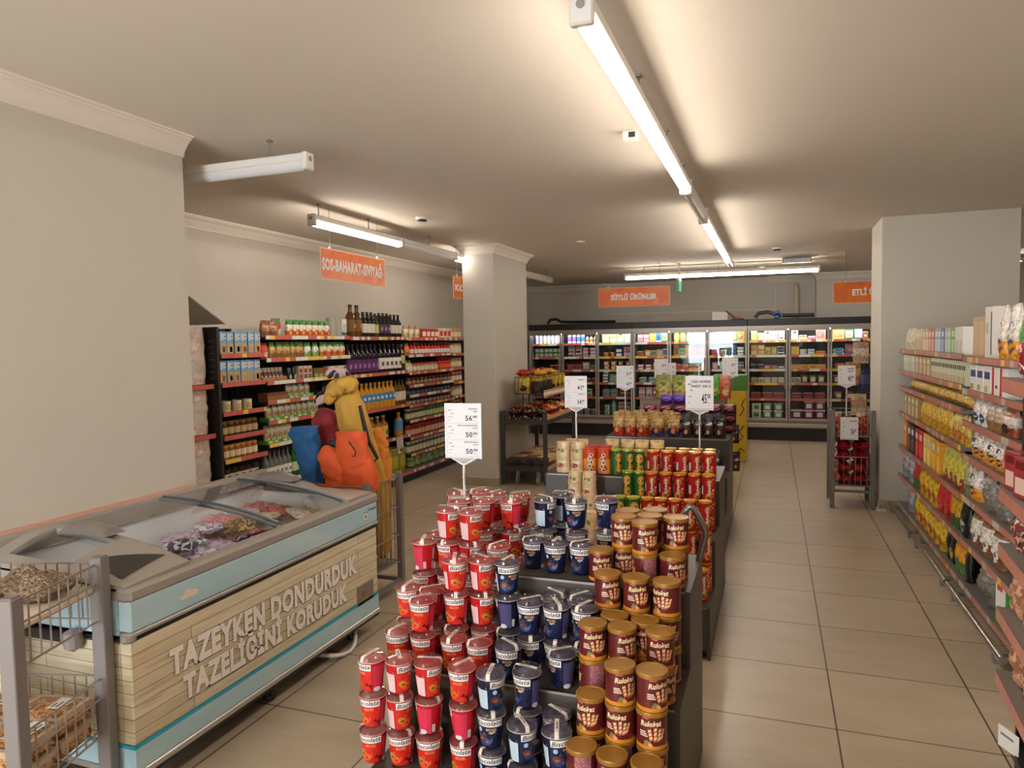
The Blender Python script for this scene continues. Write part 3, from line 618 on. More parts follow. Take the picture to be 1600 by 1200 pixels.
# ------------------------------------------------------------------ chest freezer
FX0, FX1, FY0, FY1 = -2.925, -2.13, 1.85, 3.522
fr_blue = P('freezer_blue', [(.3, (164, 194, 203)), (.55, (174, 202, 210)), (.68, (192, 208, 212)), (.8, (172, 200, 208))], 2.2, .3, (1, 1, 3), const=False)
fr_grey = M('freezer_grey', (152, 144, 136), .35); fr_lt = M('freezer_rail', (186, 182, 176), .3, .5); teal = M('teal_stripe', (40, 160, 186), .4)
fr_in = M('freezer_inner', (244, 248, 250), .3)
def planks():
    m = M('printed_planks', (206, 190, 152), .45); N = m.node_tree.nodes; L_ = m.node_tree.links; b = N['Principled BSDF']
    t = N.new('ShaderNodeTexCoord'); sp = N.new('ShaderNodeSeparateXYZ'); L_.new(t.outputs['Object'], sp.inputs[0])
    ad = N.new('ShaderNodeMath'); ad.operation = 'ADD'; L_.new(sp.outputs[0], ad.inputs[0]); L_.new(sp.outputs[1], ad.inputs[1])
    cb = N.new('ShaderNodeCombineXYZ'); L_.new(ad.outputs[0], cb.inputs[0]); L_.new(sp.outputs[2], cb.inputs[1])
    br = N.new('ShaderNodeTexBrick'); br.offset = .37
    for k, v in (('Scale', 1), ('Mortar Size', .0016), ('Mortar Smooth', .2), ('Brick Width', 1.9), ('Row Height', .047), ('Bias', .1)): br.inputs[k].default_value = v
    br.inputs['Color1'].default_value = (1, 1, 1, 1); br.inputs['Color2'].default_value = (.84, .81, .76, 1); br.inputs['Mortar'].default_value = (.30, .24, .17, 1)
    L_.new(cb.outputs[0], br.inputs['Vector'])
    mp = N.new('ShaderNodeMapping'); mp.inputs['Scale'].default_value = (1.2, 16, 1); L_.new(cb.outputs[0], mp.inputs['Vector'])
    n = N.new('ShaderNodeTexNoise'); n.inputs['Scale'].default_value = 3; n.inputs['Detail'].default_value = 7; n.inputs['Roughness'].default_value = .65; L_.new(mp.outputs[0], n.inputs['Vector'])
    r = ramp(N, [(.25, (160, 138, 104)), (.4, (212, 198, 166)), (.6, (226, 214, 186)), (.8, (212, 196, 160))], False); L_.new(n.outputs['Fac'], r.inputs[0])
    mx = N.new('ShaderNodeMix'); mx.data_type = 'RGBA'; mx.blend_type = 'MULTIPLY'; mx.inputs[0].default_value = 1
    L_.new(r.outputs[0], mx.inputs[6]); L_.new(br.outputs['Color'], mx.inputs[7]); L_.new(mx.outputs[2], b.inputs['Base Color'])
    return m
plank = planks()
fz = bpy.data.objects.new('chest_freezer', None); COL.objects.link(fz); fz.location = (0, 0, 0)
tag(fz, 'long chest freezer with plank print front and curved glass lids', 'freezer')
def part(nm, b, par=fz, smooth=None, label=None):
    o = ob(nm, b.mesh(nm, smooth), par)
    if label: o['label'] = label
    return o
b = B()   # hollow body: front, back, ends, bottom
b.box(FX1-.05, FX1, FY0, FY1, .234, .612, plank, .004); b.box(FX0, FX0+.05, FY0, FY1, .113, .80, fr_lt)
b.box(FX0+.05, FX1-.05, FY0, FY0+.05, .234, .6, plank); b.box(FX0+.05, FX1-.05, FY1-.05, FY1, .234, .6, plank)
part('body', b)
b = B(); b.box(FX0+.05, FX1-.05, FY0+.05, FY1-.05, .13, .42, fr_in); b.box(FX1-.056, FX1-.05, FY0+.05, FY1-.05, .42, .78, fr_in); b.box(FX0+.05, FX0+.056, FY0+.05, FY1-.05, .42, .82, fr_in); b.box(FX0+.05, FX1-.05, FY0+.05, FY0+.056, .42, .79, fr_in); b.box(FX0+.05, FX1-.05, FY1-.056, FY1-.05, .42, .79, fr_in)
part('liner', b)
b = B(); b.box(FX0+.05, FX1+.003, FY0-.003, FY1+.003, .139, .222, fr_blue, .003); b.box(FX0+.05, FX1+.004, FY0-.004, FY1+.004, .222, .234, teal); part('plinth_band', b)
b = B(); b.box(FX0+.05, FX1+.008, FY0-.005, FY1+.008, .113, .139, fr_lt, .004); b.box(FX0+.06, FX1+.004, FY0, FY1, .10, .113, dark); part('bottom_rail', b)
b = B(); b.box(FX0+.05, FX1+.002, FY0-.002, FY1+.002, .614, .632, dark); b.box(FX1-.02, FX1+.012, FY0+.01, FY1+.004, .630, .646, fr_lt, .004)
b.lathe([(.02, .612, fr_grey), (.026, .62, fr_grey), (.026, .64, fr_grey), (.02, .648, fr_grey)], 12, FX1-.012, FY0+.004); part('shadow_gap', b)
b = B(); b.box(FX1-.05, FX1+.008, FY0-.002, FY1+.004, .646, .758, fr_blue, .006); b.box(FX0+.05, FX1-.05, FY0-.002, FY0+.05, .62, .758, fr_blue); b.box(FX0+.05, FX1-.05, FY1-.05, FY1+.004, .62, .758, fr_blue); band = part('upper_band', b)
b = B(); b.box(FX1+.008, FX1+.0088, FY1-.135, FY1-.105, .682, .715, C((236, 230, 224))); b.box(FX1+.0088, FX1+.0094, FY1-.127, FY1-.113, .69, .706, C((196, 60, 50)))
for k in (0, 1): b.box(FX1+.008, FX1+.0088, FY1-.135+.022*k, FY1-.127+.022*k, .717, .724, C((60, 50, 46)))
b.text('freezer', .03, lambda x, y: (FX1+.0088, FY1-.05+x, .722+y*.8), C((40, 60, 100)), .02); part('brand_sticker', b, band)
cloud = B(); cy, cz = 2.12, .70
cloud.add([(FX1+.0088, cy+x*.03, cz+z*.018) for x, z in ((-1.2, -.8), (1.3, -.8), (1.6, 0), (1, .6), (.4, .7), (0, 1.3), (-.7, .9), (-1, .2), (-1.7, .1))], [tuple(range(9))], C((226, 206, 190))); part('cloud_sticker', cloud, band)
b = B(); lt = lambda x, y, z: None
b.text('TAZEYKEN DONDURDUK', .135, lambda x, y: (FX1+.0045, 2.66+x, .418+y), M('letter_white', (240, 233, 224), .5), .055, 0, 1.29)
b.text('TAZELİĞİNİ KORUDUK', .125, lambda x, y: (FX1+.0045, 2.64+x, .298+y), M('letter_white'), .055, 0, 1.13)
sh = C((128, 104, 74), .6)  # shadow of the raised letters, painted as an offset brown copy
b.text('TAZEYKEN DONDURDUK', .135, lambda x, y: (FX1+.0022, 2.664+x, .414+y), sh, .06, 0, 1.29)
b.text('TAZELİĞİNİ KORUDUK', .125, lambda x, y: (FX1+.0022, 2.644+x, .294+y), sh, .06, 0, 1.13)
part('lettering', b, label='raised pale lettering TAZEYKEN DONDURDUK TAZELİĞİNİ KORUDUK')
b = B(); b.box(FX1-.002, FX1+.004, 3.30, 3.47, .215, .33, M('grille_grey', (128, 118, 104), .4), .004); b.box(FX1+.004, FX1+.0048, 3.35, 3.375, .26, .29, C((150, 70, 56))); part('control_panel', b)
# curved top: profile over x, from back (high) to front lip
def ztop(x):
    t = (x-FX0)/(FX1-FX0); return .905-.012*t-.088*t**2.4
b = B()    # frame lip round the top
lipz = lambda x: ztop(x)
b.box(FX1-.06, FX1+.014, FY0-.006, FY1+.01, .755, .806, fr_grey, .012)
b.box(FX0-.006, FX0+.055, FY0, FY1, .80, .91, fr_grey, .01)
part('top_frame', b)
def cap(y0, y1, nm, win):
    b = B(); xs = [FX0+.04+(FX1-FX0-.05)*i/14 for i in range(15)]
    # grey moulded end with a window on its slope: strips left and right of the opening
    def zc(x, y):
        t = (y-y0)/(y1-y0) if win > 0 else (y1-y)/(y1-y0)
        return .795+(ztop(x)-.795)*(.32+.68*math.sin(min(1, max(0, t*1.15))*PI/2))
    def slab(xa, xb, ya, yb, m=fr_grey):
        k, q = 8, 6; vs = []
        for dz in (.012, -.012): vs += [(xa+(xb-xa)*i/k, ya+(yb-ya)*j/q, zc(xa+(xb-xa)*i/k, ya+(yb-ya)*j/q)+dz) for j in range(q+1) for i in range(k+1)]
        w = k+1; o = w*(q+1); fs = []
        for j in range(q):
            for i in range(k): a = j*w+i; fs += [(a, a+1, a+w+1, a+w), (o+a, o+a+w, o+a+w+1, o+a+1)]
        rim = [i for i in range(k)]+[j*w+k for j in range(q)]+[q*w+i for i in range(k, 0, -1)]+[j*w for j in range(q, 0, -1)]
        fs += [(rim[i], o+rim[i], o+rim[(i+1) % len(rim)], rim[(i+1) % len(rim)]) for i in range(len(rim))]
        b.add(vs, fs, m)
    xa, xb = FX0+.04, FX1-.01
    slab(xa, xb, y0 if win > 0 else y0, y0+.05); slab(xa, xb, y1-.05, y1)
    slab(xa, xa+.09, y0+.05, y1-.05); slab(xb-.1, xb, y0+.05, y1-.05); slab(-2.47 if win > 0 else -2.62, xb-.1, y0+.05, y1-.05)
    # end wall under the slope
    ye = y0 if win > 0 else y1-.02
    pts = [xa+(xb-xa)*i/8 for i in range(9)]
    b.prism([(xa, .755), (xb, .755)]+[(x, zc(x, ye)-.004) for x in pts[::-1]], ye, ye+.02, fr_grey, 'y')
    e = part(nm, b)
    g = B(); g.grid(lambda u, v: (xa+.09+((-2.47 if win > 0 else -2.62)-xa-.09)*u, y0+.05+(y1-y0-.1)*v, zc(xa+.09+((-2.47 if win > 0 else -2.62)-xa-.09)*u, y0+.05+(y1-y0-.1)*v)), 6, 4, glass('lid_glass', (244, 249, 251), .07)); part('end_window', g, e)
    g = B(); q = [(-2.20, y0+.04), (-2.23, y1-.035), (-2.42, y0+.09)] if win > 0 else [(-2.60, y1-.06), (-2.25, y1-.06), (-2.36, y0+.06)]
    n = 8; ix = {}; vs = []
    for i in range(n+1):
        for j in range(n+1-i):
            x = q[0][0]+(q[1][0]-q[0][0])*i/n+(q[2][0]-q[0][0])*j/n; y = q[0][1]+(q[1][1]-q[0][1])*i/n+(q[2][1]-q[0][1])*j/n; ix[i, j] = len(vs); vs.append((x, y, zc(x, y)+.0165))
    g.add(vs, [(ix[i, j], ix[i+1, j], ix[i, j+1]) for i in range(n) for j in range(n-i)]+[(ix[i+1, j], ix[i+1, j+1], ix[i, j+1]) for i in range(n) for j in range(n-i-1)], M('tinted_window', (40, 34, 32), .1)); part('tinted_window', g, e)
cap(FY0, FY0+.30, 'end_cap', 1); cap(FY1-.26, FY1, 'end_cap', -1)
def lidm(y0, y1, dz):
    b = B(); xa, xb = FX0+.05, FX1-.045
    b.grid(lambda u, v: (xa+(xb-xa)*u, y0+(y1-y0)*v, ztop(xa+(xb-xa)*u)+dz), 14, 1, glass('lid_glass', (244, 249, 251), .07)); l = part('sliding_lid', b, smooth=1)
    for yy in (y0, y1-.014):
        f = B(); pts = [xa+(xb-xa)*i/12 for i in range(13)]
        f.prism([(x, ztop(x)+dz+.007) for x in pts]+[(x, ztop(x)+dz-.004) for x in pts[::-1]], yy, yy+.014, M('lid_trim', (84, 90, 94), .3), 'y'); part('lid_trim', f, l)
    return l
lidm(FY0+.29, 2.74, .004); l2 = lidm(2.70, FY1-.25, -.006)
for yy in (FY0+.27, FY1-.23):
    b = B(); b.grid(lambda u, v: (-2.62+.13*math.cos(PI*u)*1, yy+.05*math.cos(PI*v), .905+.045*math.sin(PI*u)*math.sin(PI*v)), 10, 8, M('handle_grey', (120, 112, 108), .35)); part('lid_handle', b, smooth=1.2)
b = B(); b.tube([(FX0+.062, FY0+.1, .825), (FX0+.062, FY1-.1, .825)], .008, M('chrome', (220, 220, 220), .15, 1), 8); part('back_rail', b)
for x, y in ((-2.2, 2.65), (-2.22, 3.37), (-2.8, 2.65), (-2.8, 3.37)):
    b = B(); b.tube([(x-.014, y, .035), (x+.014, y, .035)], .033, dark, 14); b.box(x-.022, x+.022, y-.012, y+.012, .03, .102, dark, .003); part('castor', b)
b = B(); b.tube([(-2.26+.07*math.sin(PI*t/10)*2, 2.95+.05*t, .1-.085*math.sin(PI*t/10)) for t in range(11)], .011, C((206, 200, 190)), 6); part('drain_hose', b)
b = B(); b.tube([(FX1-.25, FY0-.012, .60), (FX1-.7, FY0-.012, .60)], .02, dark, 8); b.lathe([(.0, .56, fr_grey), (.03, .58, fr_grey), (.034, .61, fr_grey), (.03, .635, fr_grey), (0, .65, fr_grey)], 12, FX1-.24, FY0-.03); part('end_bumper', b)
# frozen goods
def FP(nm, cols): return P('film_'+nm, cols, 22, .2, const=True, bump=.004, detail=1)
films = [('purple and white', FP('purple', [(.3, (232, 226, 236)), (.5, (150, 60, 170)), (.56, (222, 214, 230)), (.68, (120, 40, 150)), (.8, (240, 236, 240))])),
         ('pale lilac', FP('lilac', [(.3, (206, 180, 206)), (.52, (180, 140, 186)), (.6, (226, 206, 220)), (.7, (196, 120, 150))])),
         ('pink', FP('pink', [(.3, (214, 110, 120)), (.5, (226, 160, 160)), (.6, (196, 70, 90)), (.72, (230, 200, 196))])),
         ('gold and brown', FP('gold', [(.3, (110, 80, 40)), (.5, (196, 160, 90)), (.6, (60, 46, 40)), (.7, (214, 186, 120))])),
         ('navy and white', FP('navy', [(.3, (52, 44, 76)), (.5, (206, 206, 220)), (.6, (40, 36, 60)), (.7, (130, 90, 150))])),
         ('beige', FP('beige', [(.3, (206, 186, 164)), (.5, (222, 206, 186)), (.62, (186, 150, 124)), (.75, (230, 220, 206))])),
         ('red', FP('red', [(.3, (190, 56, 56)), (.5, (220, 90, 90)), (.6, (150, 36, 40)), (.75, (226, 180, 170))]))]
def pillow(nm, w, l, h, mat, seed):
    rn = random.Random(seed); b = B(); nu, nv = 18, 16; ph = [rn.uniform(0, 6) for _ in range(6)]
    def z(u, v): return h*(max(0, math.sin(PI*u))**.35)*(max(0, math.sin(PI*v))**.35)*(1+.3*math.sin(9*u+ph[0])*math.sin(8*v+ph[1])+.2*math.sin(17*u+ph[2]+6*v)+.14*math.sin(23*v+ph[3]-9*u))
    b.grid(lambda u, v: ((u-.5)*w, (v-.5)*l, h*.45+z(u, v)*.55), nu, nv, mat); b.grid(lambda u, v: ((.5-u)*w, (v-.5)*l, h*.45-z(1-u, v)*.45), nu, nv, mat)
    return b.mesh(nm, 1.2)
rn = random.Random(5)
spots = [(u, v, f) for (u, v, f) in ((238, 832, 1), (262, 838, 1), (280, 826, 1), (300, 818, 2), (268, 852, 0), (298, 843, 0), (322, 838, 0), (330, 852, 0), (300, 858, 0), (348, 832, 3), (372, 838, 4), (392, 826, 4), (345, 812, 5), (318, 822, 2), (360, 818, 5), (290, 868, 4), (312, 866, 3), (276, 862, 3), (385, 812, 1), (416, 796, 6), (432, 800, 2), (440, 786, 6), (452, 795, 2), (380, 790, 5), (400, 782, 5), (420, 776, 5), (440, 770, 5), (462, 778, 6), (355, 795, 5))]
FZP = []
for i, (u, v, f) in enumerate(spots):
    p = onZ(u, v, .66); FZP.append([min(max(p[0], FX0+.16), FX1-.16), min(max(p[1], FY0+.17), FY1-.17), .635 if i % 3 else .705])
for it in range(300):
    for i, a in enumerate(FZP):
        for c in FZP[i+1:]:
            need = .165 if a[2] == c[2] else .05
            dx, dy = c[0]-a[0], c[1]-a[1]; d = math.hypot(dx, dy) or 1e-3
            if d < need: e = (need-d)/2/d*.5; a[0] -= dx*e; a[1] -= dy*e; c[0] += dx*e; c[1] += dy*e
    for a in FZP: a[0] = min(max(a[0], FX0+.15), FX1-.15); a[1] = min(max(a[1], FY0+.2), FY1-.2)
for i, (u, v, f) in enumerate(spots):
    z = .60+.02*(i % 3); p = onZ(u, v, z+.05); x = min(max(p[0], FX0+.16), FX1-.17); y = min(max(p[1], FY0+.17), FY1-.17)
    nm, mt = films[f]; x, y, z = FZP[i]
    same = sorted([j for j in range(len(spots)) if spots[j][2] == f], key=lambda j: FZP[j][1]); k = same.index(i); n = len(same)
    thing('frozen_pack', '%s frozen pack, %s of %d counted from freezer\'s near end' % (nm, ORD[k], n), 'frozen food', pillow('frozen_pack', .155, .178, .046, mt, i % 6), (x, y, z), 0, 'frozen packs in the chest freezer', (rn.uniform(-.12, .12), rn.uniform(-.12, .15), rn.uniform(0, 3)))
b = B(); b.box(-.09, .09, -.11, .11, 0, .13, M('frozen_box', (236, 240, 242), .4), .004); b.box(-.06, .06, -.1105, -.11, .02, .11, C((120, 160, 190)))
thing('frozen_box', 'pale frozen food box at the freezer right end', 'box', b.mesh('frozen_box'), (-2.33, 3.18, .57), .3)
b = B(); b.box(-.12, .12, -.08, .08, 0, .09, C((60, 40, 40)), .004); b.box(-.1, .1, -.0805, -.08, .02, .07, C((206, 70, 50)))
thing('frozen_box', 'dark frozen pizza box lying beside pink packs', 'box', b.mesh('frozen_box'), (-2.42, 3.0, .59), -.3)

# ------------------------------------------------------------------ wire baskets
bgrey = M('basket_grey', (130, 122, 120), .45, .2); wire = M('wire_grey', (164, 156, 150), .35, .6)
def wpanel(p, q, z0, z1, nw, r=.0032, mid=()):
    b = B(); p = Vector(p); q = Vector(q)
    for z in (z0, z1)+tuple(mid): b.tube([(p.x, p.y, z), (q.x, q.y, z)], r*1.25, wire, 6)
    for k in range(1, nw):
        a = p+(q-p)*k/nw; b.tube([(a.x, a.y, z0), (a.x, a.y, z1)], r, wire, 5)
    return b.mesh('wire_panel', .8)
def post(x, y, h, t=.022, m=bgrey, hook=True):
    b = B(); b.box(x-t, x+t, y-t, y+t, 0, h, m, .003); b.box(x-t*.8, x+t*.8, y-t*.8, y+t*.8, h, h+.004, M('basket_cap', (120, 112, 110), .5)); return b.mesh('post')
# near basket with nuts: local frame, origin near right post
A = Vector((-2.105, 1.425)); ang = math.radians(15.5); BW, BD = .44, .40
parts = []
for x, y in ((0, 0), (-BW, 0), (0, BD), (-BW, BD)): parts.append(('post', post(x, y, .925, .024)))
for z0, z1 in ((.705, .905), (.30, .50)):
    t = .026
    parts += [('wire_panel', wpanel((0, t), (0, BD-t), z0, z1, 8, mid=(z0+.13,))), ('wire_panel', wpanel((-BW, t), (-BW, BD-t), z0, z1, 8)), ('wire_panel', wpanel((-t, BD), (-BW+t, BD), z0, z1, 9)), ('wire_panel', wpanel((-t, 0), (-BW+t, 0), z0, z1, 9))]
b = B(); b.box(-BW+.01, -.008, .008, BD-.008, .81, .822, P('board_wood', [(0, (214, 196, 172)), (1, (226, 210, 188))], 6, .5, (1, 8, 1), const=False)); b.box(-BW+.009, -.0075, .0075, BD-.0075, .807, .81, C((150, 104, 70)))
parts.append(('shelf_board', (b.mesh('shelf_board'), 'pale wooden shelf board')))
b = B()
for k in range(8): b.tube([(-BW+.03+k*(BW-.05)/7, 0, .305), (-BW+.03+k*(BW-.05)/7, BD, .305)], .003, wire, 5)
parts.append(('wire_floor', b.mesh('wire_floor')))
thing('wire_basket_stand', 'grey two-tier wire basket stand holding nut trays, bottom left', 'basket', parts, (A.x, A.y, 0), ang)
def inb(x, y, z): c, s = math.cos(ang), math.sin(ang); return (A.x+x*c-y*s, A.y+x*s+y*c, z)
seedm = P('sunflower_seeds', [(.35, (70, 56, 46)), (.47, (150, 126, 100)), (.54, (96, 78, 62)), (.64, (186, 164, 136))], 70, .35, (3, 1, 1), bump=.004, detail=2)
nutm = P('roasted_nuts', [(.35, (120, 80, 48)), (.46, (196, 148, 96)), (.56, (150, 100, 58)), (.64, (222, 184, 130))], 55, .3, bump=.006, detail=2)
almm = P('peanuts', [(.35, (178, 128, 76)), (.46, (226, 186, 122)), (.58, (206, 158, 96)), (.66, (238, 208, 152))], 48, .3, bump=.008, detail=1)
film = glass('clear_film', (250, 248, 244), .10, .08)
thing('seed_bag', 'bag of sunflower seeds on the basket board, nearer the freezer', 'bag', pillow('seed_bag', .17, .24, .085, seedm, 2), inb(-.15, .27, .826), ang+1.5, 'sunflower seed bags')
thing('seed_bag', 'bag of sunflower seeds on the basket board, at the frame edge', 'bag', pillow('seed_bag', .17, .22, .08, seedm, 4), inb(-.31, .12, .826), ang+1.3, 'sunflower seed bags')
def nuttray(label, x, y, z, rz, nm, lab):
    w, d, h = .15, .19, .055; t = B(); tp = M('tray_plastic', (196, 170, 140), .15)
    t.box(-w/2, w/2, -d/2, d/2, 0, .004, nm); 
    for s in (-1, 1): t.box(s*w/2, s*(w/2-.003), -d/2, d/2, 0, h*.62, nm); t.box(-w/2, w/2, s*d/2, s*(d/2-.003), 0, h*.62, nm); t.box(s*(w/2+.001), s*(w/2-.003), -d/2, d/2, h*.62, h, tp); t.box(-w/2, w/2, s*(d/2+.001), s*(d/2-.003), h*.62, h, tp)
    t.box(-w/2-.006, w/2+.006, -d/2-.006, d/2+.006, h, h+.003, tp)
    n = B(); n.grid(lambda u, v: ((u-.5)*w*.9, (v-.5)*d*.9, h+.003+.012*math.sin(PI*u)**.6*math.sin(PI*v)**.6*(1+.2*math.sin(23*u)*math.sin(19*v))), 18, 18, nm)
    l = B(); l.box(lab[0]-.035, lab[0]+.035, lab[1]-.028, lab[1]+.028, h+.019, h+.0198, wht_s)
    for k in range(3): l.box(lab[0]-.028, lab[0]+.02-.01*k, lab[1]-.02+.016*k, lab[1]-.012+.016*k, h+.0198, h+.0202, C((110, 108, 106)))
    thing('nut_tray', label, 'tray', [('tray', t.mesh('tray')), ('nuts', n.mesh('nuts', 1)), ('paper_label', l.mesh('paper_label'))], inb(x, y, z), ang+rz, 'nut trays in the wire basket')
nuttray('long nut tray with paper label against the basket back, right side', -.125, .285, .385, 1.53, nutm, (.0, -.05))
nuttray('nut tray at the basket back, left of its neighbour', -.325, .29, .385, 1.6, nutm, (.01, -.05))
nuttray('nut tray with torn label at the front right of the basket', -.12, .105, .385, 1.5, nutm, (.03, -.06))
nuttray('pale peanut tray at the front of the basket', -.322, .105, .385, 1.6, almm, (-.03, .05))
nuttray('red nut tray lowest in the basket front corner', -.12, .105, .308, 1.57, nutm, (.02, .03))
nuttray('dark nut tray under the back left tray', -.325, .29, .308, 1.57, nutm, (0, .03))
nuttray('mixed nut tray under the back right tray', -.125, .285, .308, 1.57, nutm, (0, .03))
nuttray('nut tray under the pale peanut tray', -.322, .105, .308, 1.57, nutm, (.0, .03))

# ------------------------------------------------------------------ basket of folding chairs in bags
X0, X1, Y0, Y1, BH = -2.80, -2.345, 3.775, 4.185, .795
parts = [('post', post(x, y, BH, .02)) for x in (X0, X1) for y in (Y0, Y1)]
t = .022
for a, c in (((X1, Y0+t), (X1, Y1-t)), ((X0, Y0+t), (X0, Y1-t)), ((X0+t, Y0), (X1-t, Y0)), ((X0+t, Y1), (X1-t, Y1))): parts.append(('wire_panel', wpanel(a, c, .20, .775, 7, .0042, (.38, .57))))
b = B(); b.box(X0, X1, Y0-.012, Y0+.012, .06, .085, bgrey); b.box(X0, X1, Y1-.012, Y1+.012, .06, .085, bgrey); b.box(X1-.012, X1+.012, Y0, Y1, .06, .085, bgrey); parts.append(('foot_rail', b.mesh('foot_rail')))
b = B(); b.box(X0+.02, X1-.02, Y0+.02, Y1-.02, .195, .203, bgrey); parts.append(('floor_panel', b.mesh('floor_panel')))
o = thing('wire_basket_stand', 'grey wire basket stand full of coloured bags behind the freezer', 'basket', parts)
def cloth(nm, c): return P('cloth_'+nm, [(.3, tuple(int(k*.93) for k in c)), (.6, c)], 9, .75, const=False, bump=.02, detail=5)
def sack(nm, path, rx, ry, mat, seed, wob=.12, n=36, close=.35, ex=1, mouth=None):
    """bag along a path, elliptical section rx (sideways) and ry (depth), creased"""
    rn = random.Random(seed); b = B(); P_ = [Vector(p) for p in path]; m = 40; pts = []; R1 = []; R2 = []
    for j in range(m+1):
        s = j/m*(len(P_)-1); i = min(int(s), len(P_)-2); f = s-i
        a, b0, c, d = P_[max(i-1, 0)], P_[i], P_[i+1], P_[min(i+2, len(P_)-1)]
        pts.append(.5*((2*b0)+(c-a)*f+(2*a-5*b0+4*c-d)*f*f+(3*b0-a-3*c+d)*f**3))
        e = min(1, close+(1-close)*min(j/(m*.06), (m-j)/(m*.06), 1)) if close < 1 else 1
        R1.append((rx[i]*(1-f)+rx[i+1]*f)*e); R2.append((ry[i]*(1-f)+ry[i+1]*f)*e)
    ph = [rn.uniform(0, 6.3) for _ in range(8)]; vs = []
    for j, p in enumerate(pts):
        t_ = (pts[min(j+1, m)]-pts[max(j-1, 0)]).normalized(); side = t_.cross(Vector((0, 1, 0))).normalized(); dep = side.cross(t_).normalized()
        for k in range(n):
            a = 2*PI*k/n; w = 1+wob*(math.sin(3*a+ph[0]+j*.35)*.5+math.sin(5*a+ph[1]-j*.6)*.4+math.sin(2*a+ph[2]+j*.9)*.35+.5*abs(math.sin(4*a+ph[3]+j*.22))**3+.45*max(0, math.sin(7*a+ph[5]+j*.13))**4-.35*abs(math.sin(2.5*a+ph[4]-j*.4))**4)
            vs.append(tuple(p+side*(R1[j]*math.copysign(abs(math.cos(a))**ex, math.cos(a))*w)+dep*(R2[j]*math.copysign(abs(math.sin(a))**ex, math.sin(a))*w)))
    fs = [(j*n+k, j*n+(k+1) % n, j*n+n+(k+1) % n, j*n+n+k) for j in range(m) for k in range(n)]
    fs += [tuple(m*n+k for k in range(n))]
    b.add(vs, fs, mat)
    c = sum((Vector(v) for v in vs[:n]), Vector())/n+(pts[3]-pts[0])*(1 if mouth else 0)
    b.add(vs[:n]+[tuple(c)], [((k+1) % n, k, n) for k in range(n)], mouth or mat); return b.mesh(nm, 1.3)
def pp(u, v, y): return tuple(onY(u, v, y))
yel, org, red, blu, amb = cloth('yellow', (206, 160, 66)), cloth('orange', (226, 92, 40)), cloth('red', (150, 40, 46)), cloth('blue', (34, 92, 146)), cloth('amber', (214, 130, 40))
blk = M('black_strap', (26, 24, 24), .6); pink = cloth('pale_pink', (206, 176, 168))
G = 'bagged folding chairs in the basket'
s1 = B(); s1.tube([pp(562, 634, 3.945), pp(570, 668, 3.93), pp(576, 690, 3.93), pp(590, 716, 3.95), pp(584, 722, 3.94)], [.012, .017, .015, .012, .004], blk, 6)
thing('chair_bag', 'tall yellow chair bag leaning right with dark strap', 'bag', [('bag', sack('bag', [pp(536, 603, 4.02), pp(548, 640, 4.02), pp(562, 690, 4.04), pp(586, 750, 4.06), (-2.435, 4.07, .55), (-2.425, 4.08, .24)], [.05, .105, .10, .085, .065, .06], [.05, .07, .07, .055, .045, .04], yel, 3, .12)), ('hood', sack('hood', [pp(512, 632, 3.92), pp(520, 612, 3.93), pp(540, 601, 3.95), pp(558, 606, 3.97)], [.02, .05, .055, .04], [.02, .05, .06, .04], yel, 9, .14)), ('strap', s1.mesh('strap'))], group=G)
s1 = B(); s1.tube([pp(545, 690, 3.745), pp(552, 700, 3.742), pp(556, 706, 3.742), pp(553, 714, 3.742), pp(549, 712, 3.742)], .004, blk, 5)
thing('chair_bag', 'bright orange chair bag in front with drawstring', 'bag', [('bag', sack('bag', [pp(549, 674, 3.86), pp(549, 695, 3.85), pp(554, 725, 3.86), pp(562, 752, 3.88), (-2.50, 3.95, .24)], [.1, .105, .115, .12, .07], [.045, .055, .065, .07, .05], org, 5, .06, close=1, ex=.75, mouth=C((96, 30, 20)))), ('drawstring', s1.mesh('drawstring'))], group=G)
thing('chair_bag', 'small orange chair bag slumped left of the drawstring bag', 'bag', sack('chair_bag', [pp(504, 706, 3.84), pp(514, 716, 3.83), pp(524, 736, 3.84), pp(528, 760, 3.86), (-2.62, 3.9, .24)], [.05, .075, .08, .08, .05], [.035, .05, .06, .06, .05], org, 12, .08, close=.9, ex=.8, mouth=C((110, 40, 22))), group=G)
thing('chair_bag', 'dark red chair bag between the blue and orange bags', 'bag', sack('chair_bag', [pp(518, 642, 4.06), pp(508, 664, 4.07), pp(506, 700, 4.07), pp(503, 750, 4.07), (-2.66, 4.07, .24)], [.05, .1, .1, .1, .06], [.04, .06, .06, .06, .05], red, 7, .12), group=G)
thing('chair_bag', 'blue chair bag at the left of the basket', 'bag', sack('chair_bag', [pp(475, 666, 3.9), pp(477, 684, 3.9), pp(484, 720, 3.9), pp(489, 755, 3.9), (-2.735, 3.9, .24)], [.1, .095, .075, .065, .04], [.04, .055, .05, .05, .035], blu, 8, .12, close=.95, ex=.8, mouth=C((20, 50, 90))), group=G)
thing('chair_bag', 'amber chair bag at the back right of the basket', 'bag', sack('chair_bag', [pp(582, 672, 4.12), pp(590, 700, 4.12), pp(596, 735, 4.12), (-2.44, 4.12, .24)], [.06, .075, .07, .05], [.04, .05, .05, .03], amb, 10, .1), group=G)
thing('chair_bag', 'dark blue chair bag low at the basket right side', 'bag', sack('chair_bag', [(-2.43, 3.95, .86), (-2.42, 3.93, .66), (-2.41, 3.91, .45), (-2.41, 3.89, .24)], [.05, .05, .04, .035], [.04, .04, .04, .03], cloth('navy', (30, 48, 110)), 14, .1), group=G)
